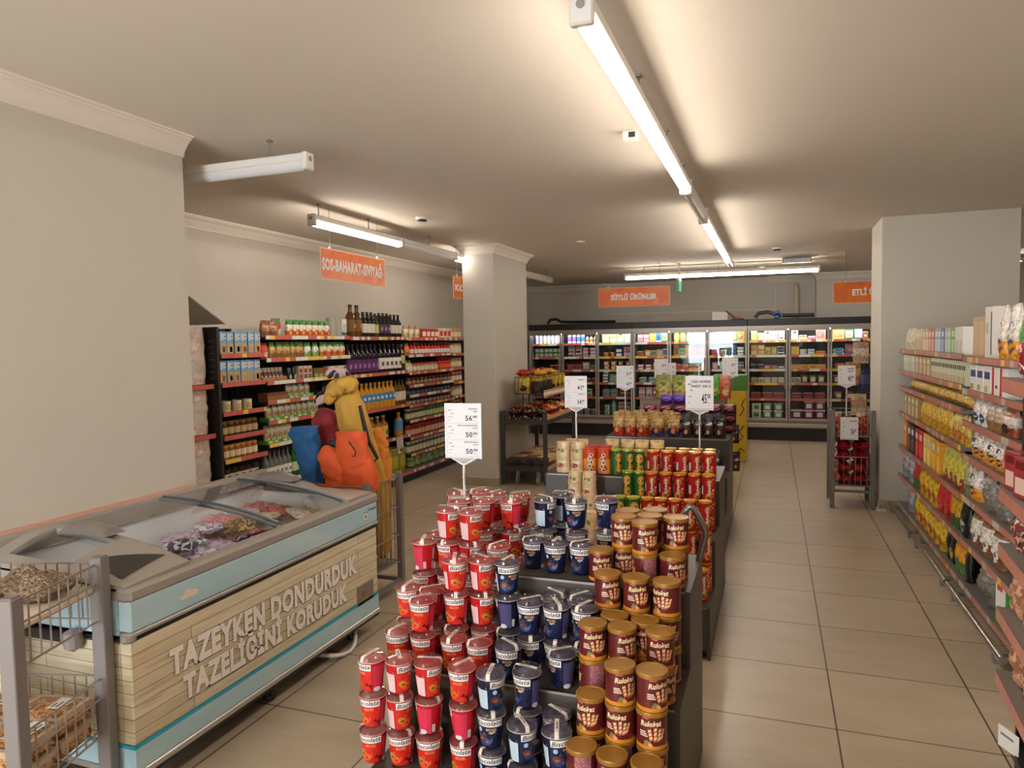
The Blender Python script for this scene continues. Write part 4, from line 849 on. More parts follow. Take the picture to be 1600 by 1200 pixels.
thing('chair_bag', 'black chair frame ends poking out beside the orange bags', 'chair frame', sack('chair_bag', [pp(518, 688, 3.92), pp(522, 705, 3.92), pp(524, 730, 3.93), (-2.6, 3.97, .24)], [.05, .05, .045, .03], [.03, .03, .03, .03], blk, 15, .1), group=None)
b = B(); c = B()
c.grid(lambda u, v: tuple(Vector(pp(527, 590, 3.98))+Vector((.075*math.cos(PI*(u-.0)), .02*math.sin(2*PI*v), .07*math.sin(PI*v)*(.6+.4*math.sin(PI*u))))), 10, 8, pink)
for q in ([(513, 590), (522, 580), (535, 578), (544, 588), (543, 600)], [(515, 600), (508, 612), (498, 616), (494, 628), (502, 634), (512, 624)], [(505, 605), (516, 612), (508, 628)], [(530, 600), (526, 588), (531, 580)]):
    b.tube([pp(u, v, 3.96+.01*i) for i, (u, v) in enumerate(q)], .014, blk, 6)
c2 = B(); c2.add([pp(507, 606, 3.99), pp(520, 614, 3.97), pp(512, 628, 3.96), pp(495, 634, 3.96), pp(493, 625, 3.97)], [(0, 1, 2, 3, 4), (4, 3, 2, 1, 0)], pink)
thing('folding_chair', 'folded pale chair with black straps sticking out above yellow bag', 'chair', [('frame_straps', b.mesh('frame_straps', .8)), ('fabric', c.mesh('fabric', 1)), ('fabric_flap', c2.mesh('fabric_flap'))])
# ------------------------------------------------------------------ stepped display islands
disp = M('display_grey', (74, 68, 64), .45, .1); disp_l = M('display_edge', (150, 144, 138), .35, .4)
def island(label, x0, x1, y0, steps, depth_top, cut=None, handle=None):
    """steps: [(y of front, z)], last one is the top; cut = (x, lower z, y front) lowers the left end of the top"""
    yb = steps[-1][0]+depth_top; parts = []
    poly = [(steps[0][0], 0)]
    for k, (y, z) in enumerate(steps):
        if k: poly.append((y, steps[k-1][1]-.001))
        poly.append((y, z-.001))
    poly += [(yb, steps[-1][1]-.001), (yb, 0)]
    b = B(); b.prism(poly, x1-.012, x1+.004, disp, 'x'); parts.append(('side_panel', b.mesh('side_panel')))
    if cut: poly = [(p[0] if p[1] < cut[1] or p[0] > steps[-1][0]+.01 else cut[2], min(p[1], cut[1]-.001)) for p in poly]
    b = B(); b.prism(poly, x0-.004, x0+.012, disp, 'x'); parts.append(('side_panel', b.mesh('side_panel')))
    for k, (y, z) in enumerate(steps):
        ye = steps[k+1][0] if k+1 < len(steps) else yb; z0 = .05 if k == 0 else steps[k-1][1]-.012
        b = B()
        if cut and k == len(steps)-1:
            cx, cz, cy = cut
            b.box(cx, x1-.012, y, ye, z-.014, z, disp); b.box(cx, x1-.012, y-.004, y+.008, z0, z, disp); b.box(cx, x1-.012, y-.005, y-.004, z-.008, z, disp_l)
            b.box(x0+.012, cx, cy, ye, cz-.014, cz, disp); b.box(x0+.012, cx, cy-.004, cy+.008, z0, cz, disp); b.box(cx-.008, cx, cy, ye, cz, z, disp)
        else:
            b.box(x0+.012, x1-.012, y, ye, z-.014, z, disp); b.box(x0+.012, x1-.012, y-.004, y+.008, z0, z, disp); b.box(x0+.012, x1-.012, y-.005, y-.004, z-.008, z, disp_l)
        parts.append(('step', b.mesh('step')))
    b = B(); b.box(x0, x1, yb-.01, yb, .03, steps[-1][1] if not cut else cut[1], disp); parts.append(('back_panel', b.mesh('back_panel')))
    if handle:
        b = B(); b.tube(handle, .013, M('handle_steel', (140, 138, 134), .3, .8), 10); parts.append(('handle', b.mesh('handle', .8)))
    return thing('step_display', label, 'display stand', parts, group=None)
hy = 2.8; hp = [onY(1088, 890, hy), onY(1094, 868, hy), onY(1103, 836, hy), onY(1101, 826, hy), onY(1085, 795, hy), onY(1078, 791, hy), onY(1070, 800, hy), onY(1062, 815, hy)]
F_, S_, T_, TL = .26, .53, .795, .667
island('grey stepped display stacked with red, blue and maroon packs in front', -1.235, -.262, 1.86, [(1.86, F_), (2.14, S_), (2.432, T_)], .44, (-.9, TL, 2.365), hp)

def pt(th, r, z): a = math.radians(th); return (r*math.sin(a), -r*math.cos(a), z)
def patch(b, R, t0, t1, z0, z1, mat, off=.0006, n=None):
    n = n or max(1, int(abs(t1-t0)/10))
    b.grid(lambda u, v: pt(t0+(t1-t0)*u, R(z0+(z1-z0)*v)+off, z0+(z1-z0)*v), n, 1, mat)
def spot(b, R, th, z, rx, rz, mat, off=.0012, n=12):
    k = 57.3/R(z); b.add([pt(th, R(z)+off, z)]+[pt(th+rx*k*math.cos(2*PI*i/n), R(z)+off, z+rz*math.sin(2*PI*i/n)) for i in range(n)], [(0, 1+i, 1+(i+1) % n) for i in range(n)], mat)
def wtext(b, R, st, th, z, size, mat, width, bold=.02, shear=0, off=.0016, tilt=0):
    b.text(st, size, lambda x, y: pt(th+x/R(z)*57.3, R(z+y+tilt*x)+off, z+y+tilt*x), mat, bold, shear, width)
RC = lambda z: .0335+.0115*z/.102
def cupmesh(nm, base, low, glow, panel, pink, txt, accent, foil, night):
    b = B(); g = P('cup_'+nm, [(0, base), (.985, base), (.99, (246, 220, 200))], 1, .3) if 0 else None
    m = M('cup_'+nm, base, .25); rim = C((226, 200, 196) if not night else (190, 192, 200), .3)
    b.lathe([(.031, 0, C(foil)), (RC(.004), .004, m), (RC(.100), .100, m), (.0465, .1005, rim), (.0465, .103, rim), (.044, .103, C(foil)), (.04, .098, C(foil))], 28)
    patch(b, RC, -66, 66, .004, .076, M('cupart_'+nm, low, .28), .0003)
    spot(b, RC, -16, .036, .024, .024, C(glow))
    for k, (th, z) in enumerate(((-36, .036), (-14, .027))):
        spot(b, RC, th, z, .0125, .0105, C((196, 134, 50) if not night else (104, 56, 34)), .0018); spot(b, RC, th+3, z-.003, .0065, .0036, C((96, 40, 20) if not night else (160, 100, 70)), .0022)
    if night: spot(b, RC, -40, .062, .007, .007, C((150, 190, 226)), .0016)
    dk = C((96, 20, 22) if not night else (40, 24, 28))
    b.add([pt(th, RC(z)+.0014, z) for th, z in ((-30, .005), (64, .005), (64, .028), (48, .024), (40, .034), (28, .02), (8, .014), (-10, .01))], [tuple(range(8))], dk)
    rn = random.Random(3)
    for _ in range(16): spot(b, RC, rn.uniform(-160, 60), rn.uniform(.045, .096), .0012, .0012, C((240, 200, 180) if not night else (190, 200, 230)), .002, 5)
    patch(b, RC, -60, 62, .0745, .0965, C((240, 236, 230)), .001)
    wtext(b, RC, 'Biscolata', 1, .0800, .0215, C((24, 22, 22)), .084, .012, .25, tilt=.05)
    wtext(b, RC, 'MOOD', 14, .0615, .0115, C(txt), .032, .03)
    if night: wtext(b, RC, 'Night', 17, .0535, .0095, C((240, 238, 236)), .02, .01, .35, tilt=.15)
    patch(b, RC, -142, -74, .006, .069, C(panel), .001)
    for k in range(11):
        patch(b, RC, -139, -139+rn.uniform(24, 31), .011+.0053*k, .0118+.0053*k, C(tuple(int(c*.68) for c in panel)), .0014)
        patch(b, RC, -104, -104+rn.uniform(18, 27), .011+.0053*k, .0118+.0053*k, C(tuple(int(c*.68) for c in panel)), .0014)
    patch(b, RC, -166, -149, .04, .085, C((230, 214, 210)), .001); patch(b, RC, -166, -149, .006, .033, C((230, 224, 220)), .001)
    patch(b, RC, 70, 136, .003, .09, C(pink), .0008); spot(b, RC, 92, .009, .012, .008, C((206, 200, 200)), .0016)
    for k in range(9): patch(b, RC, 76, 76+rn.uniform(28, 52), .028+.0065*k, .0288+.0065*k, C(tuple(min(255, int(c*1.12+10)) for c in pink)), .0012)
    patch(b, RC, 140, 156, .008, .034, C((226, 222, 220)), .001)
    for k in range(5): patch(b, RC, 142, 154, .011+.0045*k, .0126+.0045*k, C((60, 56, 56)), .0014)
    return b.mesh('cup', .5)
cup_red = cupmesh('red', (182, 26, 32), (206, 42, 28), (224, 76, 38), (234, 190, 190), (206, 44, 76), (238, 150, 110), 0, (168, 60, 60), False)
cup_navy = cupmesh('navy', (20, 24, 52), (16, 24, 60), (30, 66, 124), (190, 208, 220), (70, 66, 108), (230, 164, 96), 0, (60, 58, 84), True)
b = B(); lg = glass('lid_plastic', (252, 248, 246), .07, .04, (236, 230, 228), .02)
b.lathe([(.0472, .0985, lg), (.0478, .104, lg), (.0455, .107, lg), (.0445, .116, lg), (.040, .1195, lg), (.038, .1185, lg), (.0, .1205, lg)], 28, cap=False); lid_m = b.mesh('lid', .6)
b = B(); sw = .0065; stp = C((226, 216, 208), .35)
pr = [(-.046, .100), (-.0465, .109), (-.041, .1205), (-.02, .1216), (.012, .1219), (.036, .1212)]
b.grid(lambda u, v: ((v-.5)*2*sw, np.interp(u*5, range(6), [p[0] for p in pr]), np.interp(u*5, range(6), [p[1] for p in pr])), 10, 1, stp)
b.text('Biscolata', .008, lambda x, y: (-(y-.003), -.004+x, .1226), C((40, 36, 36)), .03, .2, .04); seal_m = b.mesh('seal_strip')
RK = lambda z: .0435
b = B(); mar = M('can_maroon', (96, 26, 28), .3); mus = M('can_mustard', (200, 132, 36), .35); gl = M('gold_lid', (158, 114, 46), .33, .25)
b.lathe([(.042, 0, mus), (.0445, .003, mus), (.0445, .014, mus), (.0435, .0145, mar), (.0435, .098, mar)], 28)
b.add([pt(th, .0441, z) for th, z in ((-70, .0145), (70, .0145), (70, .02), (40, .026), (10, .023), (-30, .027), (-70, .021))], [tuple(range(7))], mus)
wtext(b, RK, 'Rulokat', 0, .072, .0215, C((240, 216, 170)), .060, .035, .2, tilt=.05); patch(b, RK, -34, -8, .092, .0955, C((206, 90, 96)), .001)
for k, (th, z0, l, dth) in enumerate(((2, .028, .036, -9), (16, .026, .044, 0), (28, .026, .04, 7), (38, .03, .034, 13))):
    n = 7
    for q in range(n):
        f0, f1 = q/n, (q+1)/n; t0 = th+dth*f0; t1 = th+dth*f1; w = 5.6
        b.add([pt(t0-w, .0446+k*.0002, z0+l*f0), pt(t0+w, .0446+k*.0002, z0+l*f0+.004), pt(t1+w, .0446+k*.0002, z0+l*f1+.004), pt(t1-w, .0446+k*.0002, z0+l*f1)], [(0, 1, 2, 3)], C((238, 196, 150) if q % 2 else (196, 116, 70)))
    spot(b, RK, th+dth, z0+l+.002, .0045, .003, C((90, 40, 24)), .0018+k*.0002)
for k, (th, z, c) in enumerate(((-8, .022, (196, 130, 90)), (-20, .019, (170, 100, 66)), (-2, .017, (214, 150, 116)), (-16, .026, (110, 130, 60)))): spot(b, RK, th, z, .006, .0055, C(c), .002+k*.0002)
for k in range(3): patch(b, RK, -44, -20+4*k, .052-.006*k, .0555-.006*k, C((226, 200, 180)), .001)
patch(b, RK, 96, 160, .018, .096, P('can_print', [(.4, (150, 86, 92)), (.55, (186, 130, 134))], 220, .4), .001); patch(b, RK, -150, -118, .02, .09, C((170, 150, 150)), .001)
can_m = b.mesh('can', .5)
b = B(); b.lathe([(.0455, .0965, gl), (.0462, .098, gl), (.0462, .1075, gl), (.0450, .110, gl), (.0395, .1102, gl), (.0385, .1085, gl), (0, .1088, gl)], 28, cap=False); canlid = b.mesh('lid', .6)
BASE = dict(T=T_, L=TL, S=S_, F=F_)
RED = [(696, 797, 'L', 3, 85), (735, 800, 'L', 3, 80), (692, 768, 'L', 3, 30), (716, 780, 'L', 3, 0), (731, 769, 'L', 3, 40), (755, 783, 'L', 3, -8), (771, 773, 'L', 3, 0), (799, 783, 'L', 3, -40), (812, 775, 'L', 3, 0), (655, 845, 'L', 2, -120), (668, 830, 'L', 2, 0), (779, 854, 'L', 2, 10), (715, 875, 'S', 3, 55), (767, 876, 'S', 3, 70), (630, 917, 'S', 2, 2), (672, 922, 'S', 2, -12), (644, 949, 'S', 2, -5), (581, 1027, 'F', 3, -35), (623, 1030, 'F', 3, 80), (669, 1035, 'F', 3, 82), (722, 1042, 'F', 3, -12), (693, 1013, 'S', 1, 0), (734, 1018, 'S', 1, 0), (606, 998, 'S', 1, 20)]
BLU = [(848, 781, 'T', 2, 90), (880, 774, 'T', 2, 85), (900, 783, 'T', 2, 5), (948, 782, 'T', 2, -40), (839, 844, 'T', 1, -15), (880, 850, 'T', 1, 5), (923, 855, 'T', 1, -12), (822, 865, 'S', 3, 35), (811, 936, 'S', 2, 0), (861, 946, 'S', 2, -25), (910, 948, 'S', 2, -22), (870, 925, 'S', 2, 0), (914, 928, 'S', 2, 0), (877, 1020, 'S', 1, -50), (767, 1053, 'F', 3, 78), (780, 1026, 'S', 1, 0), (831, 1043, 'F', 3, -30), (818, 1126, 'F', 2, 75), (870, 1132, 'F', 2, 50), (883, 1102, 'F', 2, 0)]
RUL = [(1006.5, 821, 'T', 2, 20), (1059, 814, 'T', 2, 5), (978, 809, 'T', 2, 0), (1019, 811, 'T', 2, 0), (984, 801, 'T', 2, 0), (1020, 801, 'T', 2, 0), (964.6, 865, 'T', 1, 15), (1053, 872, 'T', 1, 30), (959, 901, 'S', 3, 30), (1003, 910, 'S', 3, 15), (1057.5, 914, 'S', 3, -25), (941, 987, 'S', 2, 15), (990, 995, 'S', 2, 35), (1046, 983, 'S', 2, 5), (954, 967, 'S', 2, 0), (1000, 972, 'S', 2, 0), (974, 1042, 'F', 4, 30), (1033, 1050, 'F', 4, 35), (928, 1085, 'F', 3, -12), (912, 1162, 'F', 2, -110), (960, 1172, 'F', 2, 120), (1018, 1187, 'F', 2, 110)]
PIT = .1225; PK = .1105
stk = []
for kind, Q, h0, p, gap in (('r', RED, .104, PIT, .0), ('b', BLU, .104, PIT, 0), ('k', RUL, .11, PK, 0)):
    for u, v, lv, n, rot in Q: 
        c = onZ(u, v, BASE[lv]+h0+p*(n-1)); stk.append([kind, lv, n, rot, float(c[0]), float(c[1])])
YR = dict(F=(1.912, 2.082), S=(2.189, 2.374), T=(2.482, 2.81), L=(2.415, 2.81))
for it in range(400):
    for i, a in enumerate(stk):
        for c in stk[i+1:]:
            if c[1] != a[1] and {a[1], c[1]} != {'T', 'L'}: continue
            dx, dy = c[4]-a[4], c[5]-a[5]; d = math.hypot(dx, dy) or 1e-4; need = .0965 if 'k' not in (a[0], c[0]) else .0945
            if d < need:
                e = (need-d)/2/d*.5; a[4] -= dx*e; a[5] -= dy*e*.6; c[4] += dx*e; c[5] += dy*e*.6
    for a in stk:
        if a[1] == 'L':
            dx, dy = a[4]+1.19, a[5]-2.655; d = math.hypot(dx, dy) or 1e-3
            if d < .06: a[4] += dx/d*(.06-d); a[5] += dy/d*(.06-d)
        lo, hi = YR[a[1]]
        if a[1] == 'S' and (a[0] == 'r' or a[4] < -.84): hi = 2.31
        a[5] = min(max(a[5], lo), hi); a[4] = min(max(a[4], -1.255), -.323)
        if a[1] == 'L': a[4] = min(a[4], -.955)
        if a[1] == 'T' : a[4] = max(a[4], -.85)
LV = dict(F='lowest step', S='middle step', T='top step', L='top step')
NMK = dict(r=('biscuit_cup', 'red biscuit cup', 'cup'), b=('biscuit_cup', 'blue biscuit cup', 'cup'), k=('wafer_can', 'maroon wafer can', 'can'))
TIER = {1: ('single',), 2: ('lower', 'upper'), 3: ('lowest', 'middle', 'topmost'), 4: ('lowest', 'second lowest', 'second', 'topmost')}
for kind in 'rbk':
    for lv in ('F', 'S', 'TL'):
        g = [s for s in stk if s[0] == kind and s[1] in lv]
        ym = (min(s[5] for s in g)+max(s[5] for s in g))/2
        rows = [(s[5] > ym) if max(q[5] for q in g)-min(q[5] for q in g) > .07 else False for s in g]
        for back in (False, True):
            r = sorted([s for s, q in zip(g, rows) if q == back], key=lambda s: s[4])
            for i, (k, l, n, rot, x, y) in enumerate(r):
                for t in range(n):
                    o = nth(i, len(r)); nm, ds, cat = NMK[k]
                    lb = '%s %s, %s in %s stack, %s row on %s' % (TIER[n][t], ds, o, 'its', 'back' if back else 'front', LV[l])
                    lb = '%s%s, %s stack in %s row of %s' % ((TIER[n][t]+' ') if n > 1 else '', ds, o or 'only', 'back' if back else 'front', LV[l])
                    top = t == n-1; rz = math.radians(rot if top else RND.choice([-25, 0, 8, 75, -100, -8, 0, 15])+RND.uniform(-8, 8))
                    z = BASE[l]+(PK if k == 'k' else PIT)*t+.001
                    xx, yy = (x, y) if top else (x+RND.uniform(-.0015, .0015), y+RND.uniform(-.0015, .0015))
                    if k == 'k': thing(nm, lb, cat, [('can', can_m), ('lid', canlid)], (xx, yy, z), rz, 'maroon wafer cans on the front display')
                    else:
                        o = thing(nm, lb, cat, [('cup', cup_red if k == 'r' else cup_navy), ('lid', lid_m), ('seal_strip', seal_m)], (xx, yy, z), rz, ('red' if k == 'r' else 'blue')+' biscuit cups on the front display')
                        o.children[-1].rotation_euler.z = RND.choice([0, .4, -.6, 1.0, 2.4, -1.2, 3.0])

# ------------------------------------------------------------------ second island: biscuit rolls
island('grey stepped display of biscuit rolls behind the front display', -1.38, -.298, 3.70, [(3.70, .28), (4.05, .53), (4.40, .80)], .55)
RR = .0415; RF = lambda z: RR
def rollmesh(nm, base, art, kind, ends):
    b = B(); m = M('roll_'+nm, base, .25); e = M('rollend_'+nm, ends, .25, .3); h = .165; n = 22
    b.lathe([(RR*.75, 0, e), (RR, .004, e), (RR, .01, m), (RR, h-.01, m), (RR*.97, h-.004, e)], n)
    vs = []
    for r, z, k in ((RR*.97, h-.004, 0), (RR*1.02, h, 1), (RR*.5, h-.006, 0)):
        vs += [(r*(1+.05*k*(i % 2))*math.cos(2*PI*i/n), r*(1+.05*k*(i % 2))*math.sin(2*PI*i/n), z-.003*k*(i % 2)) for i in range(n)]
    b.add(vs+[(0, 0, h-.008)], [(j*n+i, j*n+(i+1) % n, j*n+n+(i+1) % n, j*n+n+i) for j in range(2) for i in range(n)]+[(2*n+i, 2*n+(i+1) % n, 3*n) for i in range(n)], e)
    if kind == 'red':
        for th, z, r in ((-4, .035, .02), (24, .05, .017), (10, .118, .019)): spot(b, RF, th, z, r, r*1.15, C((206, 130, 56))); spot(b, RF, th+6, z-.004, r*.4, r*.4, C((120, 56, 24)), .002)
        b.text('Çokoprens', .022, lambda x, y: pt(2-(y-.008)/RR*57.3, RR+.0022, .088+x), C((240, 232, 222)), .05, .15, .085)
        for z in (.07, .075, .135): patch(b, RF, 30, 52, z, z+.006, C((236, 170, 120)))
        patch(b, RF, 96, 150, .03, .13, C((160, 30, 26))); patch(b, RF, -80, -52, .05, .1, C((226, 214, 206)))
    elif kind == 'green':
        spot(b, RF, 12, .112, .026, .03, C((214, 150, 70))); spot(b, RF, 16, .045, .026, .028, C((206, 136, 60)))
        b.text('biskuvi', .022, lambda x, y: pt(-2-(y-.008)/RR*57.3, RR+.0022, .08+x), C((236, 200, 70)), .05, 0, .1)
    elif kind == 'orange':
        patch(b, RF, -90, 90, .01, .1, C((232, 150, 60)))
        for k in range(5): spot(b, RF, 8*(-1)**k, .03+.024*k, .013, .012, C((246, 240, 230)), .0016); spot(b, RF, 8*(-1)**k, .03+.024*k, .008, .007, C((40, 60, 130)), .0022)
        spot(b, RF, 20, .04, .014, .016, C((190, 50, 30)), .0014)
    return b.mesh('biscuit_roll', .6)
r_red = rollmesh('red', (176, 28, 26), 0, 'red', (214, 164, 60)); r_grn = rollmesh('green', (36, 104, 44), 0, 'green', (190, 190, 70)); r_org = rollmesh('orange', (216, 78, 36), 0, 'orange', (226, 70, 40))
r_tan = pouch(.1, .2, .085, (206, 176, 136), (218, 190, 150), (214, 186, 146), (120, 60, 44), None, None, wob=.08)
b = B(); loft(b, .1, .2, .085, lambda v: (1-.12*abs(2*v-1)**4), [(1, P('tan_wrap', [(.4, (206, 174, 132)), (.6, (222, 196, 156))], 30, .3, const=False, bump=.003))], 16, 10, 4, .09); disc(b, .1, .2, .085, lambda v: 1, .008, .145, .014, .014, C((110, 130, 50))); disc(b, .1, .2, .085, lambda v: 1, -.01, .05, .026, .014, C((150, 60, 50))); disc(b, .1, .2, .085, lambda v: 1, -.02, .15, .008, .008, C((120, 90, 50)))
r_tan = b.mesh('biscuit_pack', .9); r_tan2 = r_tan.copy(); r_tan2.transform(Matrix.Diagonal((.95, .95, .785, 1)))
def rolls(name, mesh, desc, cat, where, us, v, y, z0, h, tiers, grp, rz0=0):
    xs = [onY(u, v, y)[0] for u in us]; w = dims(mesh)[0]; k = min(1, min([xs[i+1]-xs[i] for i in range(len(xs)-1)] or [9])*.985/w)
    for i, u in enumerate(us):
        p = onY(u, v, y)
        for t in range(tiers):
            tn = '' if tiers == 1 else TIER[tiers][t]+' '
            o = nth(i, len(us)); ww = where if t == tiers-1 or tiers == 1 else where
            q = thing(name, '%s%s%s %s' % (tn, desc, ', '+o if o else '', ww), cat, mesh, (p[0], y, z0+t*(h+.001)+.001), rz0+RND.choice([0, -.2, .3, .5, .1]) if name == 'biscuit_roll' else RND.uniform(-.2, .2), grp)
            if k < 1: q.scale = (k, k, 1)
TR = 'on top step of second display'; MR = 'on middle step of second display'; LR = 'on lowest step of second display'
rolls('biscuit_pack', r_tan, 'tan paper biscuit pack', 'biscuits', TR, [881, 903], 725, 4.47, .80, .2, 1, 'tan biscuit packs')
rolls('biscuit_pack', r_tan, 'tan biscuit pack in second line', 'biscuits', TR, [893, 911], 715, 4.60, .80, .2, 1, 'tan biscuit packs')
rolls('biscuit_roll', r_org, 'orange biscuit roll', 'biscuits', TR, [922, 944], 730, 4.46, .80, .165, 1, 'orange biscuit rolls')
rolls('biscuit_roll', r_org, 'orange biscuit roll in second line', 'biscuits', TR, [928, 947], 720, 4.58, .80, .165, 1, 'orange biscuit rolls')
rolls('biscuit_roll', r_grn, 'green biscuit roll', 'biscuits', TR, [963, 981, 999], 730, 4.46, .80, .165, 1, 'green biscuit rolls')
rolls('biscuit_roll', r_red, 'red biscuit roll', 'biscuits', TR, [1021, 1043, 1065, 1086, 1108], 728, 4.46, .80, .165, 1, 'red biscuit rolls')
rolls('biscuit_roll', r_red, 'red biscuit roll in second line', 'biscuits', TR, [1029, 1049, 1070, 1090, 1110], 715, 4.58, .80, .165, 1, 'red biscuit rolls')
gb = pouch(.12, .19, .07, (150, 110, 60), (190, 150, 90), (206, 176, 120), (120, 70, 36))
rolls('biscuit_bag', gb, 'gold biscuit bag at the back', 'biscuits', TR, [957, 981, 1003, 1027], 705, 4.75, .80, .2, 1, 'gold biscuit bags')
rolls('biscuit_pack', r_tan2, 'tan paper biscuit pack', 'biscuits', MR, [899, 921], 765, 4.27, .53, .157, 2, 'tan biscuit packs')
rolls('biscuit_roll', r_org, 'orange biscuit roll', 'biscuits', MR, [940, 960], 790, 4.28, .53, .165, 1, 'orange biscuit rolls')
rolls('biscuit_roll', r_grn, 'green biscuit roll', 'biscuits', MR, [981, 999], 770, 4.28, .53, .165, 2, 'green biscuit rolls')
rolls('biscuit_roll', r_red, 'red biscuit roll', 'biscuits', MR, [1018, 1040, 1062, 1085, 1107], 770, 4.28, .53, .165, 2, 'red biscuit rolls')
rolls('biscuit_roll', r_grn, 'green biscuit roll', 'biscuits', LR, [968, 990], 810, 3.95, .28, .165, 3, 'green biscuit rolls')
rolls('biscuit_pack', r_tan, 'tan paper biscuit pack', 'biscuits', LR, [922], 820, 3.93, .28, .2, 2, 'tan biscuit packs')
rolls('biscuit_roll', r_org, 'orange biscuit roll', 'biscuits', LR, [946], 830, 3.86, .28, .165, 2, 'orange biscuit rolls')
rolls('biscuit_roll', r_red, 'red biscuit roll', 'biscuits', LR, [1012, 1033, 1055, 1078, 1102], 810, 3.95, .28, .165, 3, 'red biscuit rolls')
rolls('biscuit_roll', r_red, 'front red biscuit roll', 'biscuits', LR, [1068, 1094], 900, 3.80, .28, .165, 1, 'red biscuit rolls')

# ------------------------------------------------------------------ third and fourth islands
island('grey stepped display of gold and black bags, third from front', -1.40, -.342, 5.62, [(5.62, .28), (5.95, .53), (6.26, .80)], .62)
goldbag = lambda c, s: pouch(.106, .215, .08, c, (206, 172, 110), (190, 150, 84), (196, 90, 50), (226, 150, 80), None, wob=.14)
TS = 'on top step of third display'
rolls('snack_bag', goldbag((176, 40, 30), 1), 'gold snack bag with red base', 'snacks', TS, [967, 985, 1004], 662, 6.36, .80, .2, 1, 'gold snack bags')
rolls('snack_bag', goldbag((44, 40, 110), 2), 'gold snack bag with blue base', 'snacks', TS, [1028, 1053], 662, 6.36, .80, .2, 1, 'gold snack bags')
rolls('snack_bag', goldbag((150, 110, 60), 2), 'gold snack bag at the back', 'snacks', TS, [975, 998, 1021, 1044], 655, 6.52, .80, .2, 1, 'gold snack bags')
blkbag = pouch(.104, .2, .08, (40, 26, 24), (32, 26, 28), (46, 40, 42), (110, 60, 40), (196, 170, 150), (196, 190, 184), wob=.14)
rolls('snack_bag', blkbag, 'black snack bag', 'snacks', TS, [1073, 1091, 1108, 1126], 668, 6.36, .80, .2, 1, 'black snack bags')
rolls('snack_bag', blkbag, 'black snack bag in second line', 'snacks', TS, [1080, 1100, 1120], 660, 6.52, .80, .2, 1, 'black snack bags')
rolls('snack_bag', blkbag, 'black snack bag', 'snacks', 'on middle step of third display', [1098, 1118], 720, 6.12, .53, .2, 1, 'black snack bags')
rolls('snack_bag', blkbag, 'black snack bag', 'snacks', 'on lowest step of third display', [1106, 1126], 790, 5.8, .28, .2, 1, 'black snack bags')
def cakepack(nm, c1, c2, c3):
    b = B(); loft(b, .145, .085, .12, tpill, [(.5, C(c1)), (1, C(c2))], 16, 10, 3, .1)
    disc(b, .145, .085, .12, tpill, 0, .047, .05, .02, C(c3)); return b.mesh('cake_pack', 1)
pk = cakepack('a', (60, 34, 110), (120, 60, 80), (206, 140, 130)); pf = cakepack('b', (70, 40, 150), (90, 54, 176), (140, 110, 206)); dk = cakepack('c', (40, 28, 30), (60, 34, 38), (196, 60, 60))
for t in range(3):
    rolls('cake_pack', pk, ('bottom', 'middle', 'upper')[t]+' purple cake pack', 'cakes', 'stacked on the third display', [1016, 1041, 1063], 640, 6.72, .80+.087*t, .09, 1, 'purple cake packs')
    rolls('cake_pack', dk, ('bottom', 'middle', 'upper')[t]+' dark cake pack', 'cakes', 'stacked behind the tall price sign', [1118, 1140], 640, 6.72, .80+.087*t, .09, 1, 'dark cake packs')
rolls('cake_pack', pf, 'shiny violet cake pack', 'cakes', 'on top of purple stack', [1042, 1062], 615, 6.72, 1.06, .09, 1, 'violet cake packs')
island('grey stepped display at the back before the dairy coolers', -1.50, -.44, 7.55, [(7.55, .28), (7.86, .53), (8.2, .80)], .62)
chip = pouch(.185, .27, .1, (170, 150, 60), (196, 186, 96), (150, 160, 84), (214, 200, 130), None, (90, 110, 60), wob=.1)
rolls('chips_bag', chip, 'olive green chips bag', 'snacks', 'on the back display', [1036, 1062, 1086], 605, 8.35, .80+.18, .2, 1, 'chips bags')
tl = carton(.95, .178, .3, (96, 76, 56), ((0, 1, .1, .9, (120, 92, 64)),))
p = onY(1075, 650, 8.38); thing('carton_box', 'brown carton raising the chips bags on the back display', 'box', tl, (p[0]-.05, 8.38, .801), 0)
rolls('chips_bag', pouch(.125, .26, .09, (60, 130, 44), (74, 150, 54), (90, 160, 70), (206, 190, 110)), 'green chips bag', 'snacks', 'on the back display', [1117], 610, 8.35, .98, .2, 1, None)
rolls('chips_bag', pouch(.125, .26, .09, (176, 70, 50), (196, 96, 70), (190, 110, 80), (214, 190, 130)), 'red-brown chips bag', 'snacks', 'on the back display', [1133], 610, 8.35, .98, .2, 1, None)
rolls('snack_bag', blkbag, 'black snack bag', 'snacks', 'on middle step of back display', [1118, 1134, 1148], 680, 8.0, .53, .2, 1, 'black snack bags')
rolls('snack_bag', blkbag, 'black snack bag', 'snacks', 'on lowest step of back display', [1122, 1137, 1150], 715, 7.7, .28, .2, 1, 'black snack bags')
# tall yellow card display beyond
a = onZ(1166, 722, 0); t = onY(1163, 610, a[1])[2]
b = B(); yc = M('yellow_card', (214, 176, 40), .5); b.box(a[0]-.42, a[0], a[1]-.02, a[1]+.45, 0, t, yc, .004)
for k, pts in enumerate((((-.02, .62), (-.06, .56), (-.03, .52), (-.08, .45)), ((-.03, .36), (-.09, .3), (-.04, .25), (-.1, .2)), ((-.02, .1), (-.07, .14), (-.12, .08)))): b.tube([(a[0]+x, a[1]-.0205, z*t/.7) for x, z in pts], .008, blk, 4)
b2 = B(); b2.box(a[0]-.43, a[0]+.006, a[1]-.026, a[1]+.456, t, t+.2, C((74, 130, 50))); 
thing('card_display', 'tall yellow card display with dark scribbled figures and green top', 'display stand', [('body', b.mesh('body')), ('header', b2.mesh('header'))])
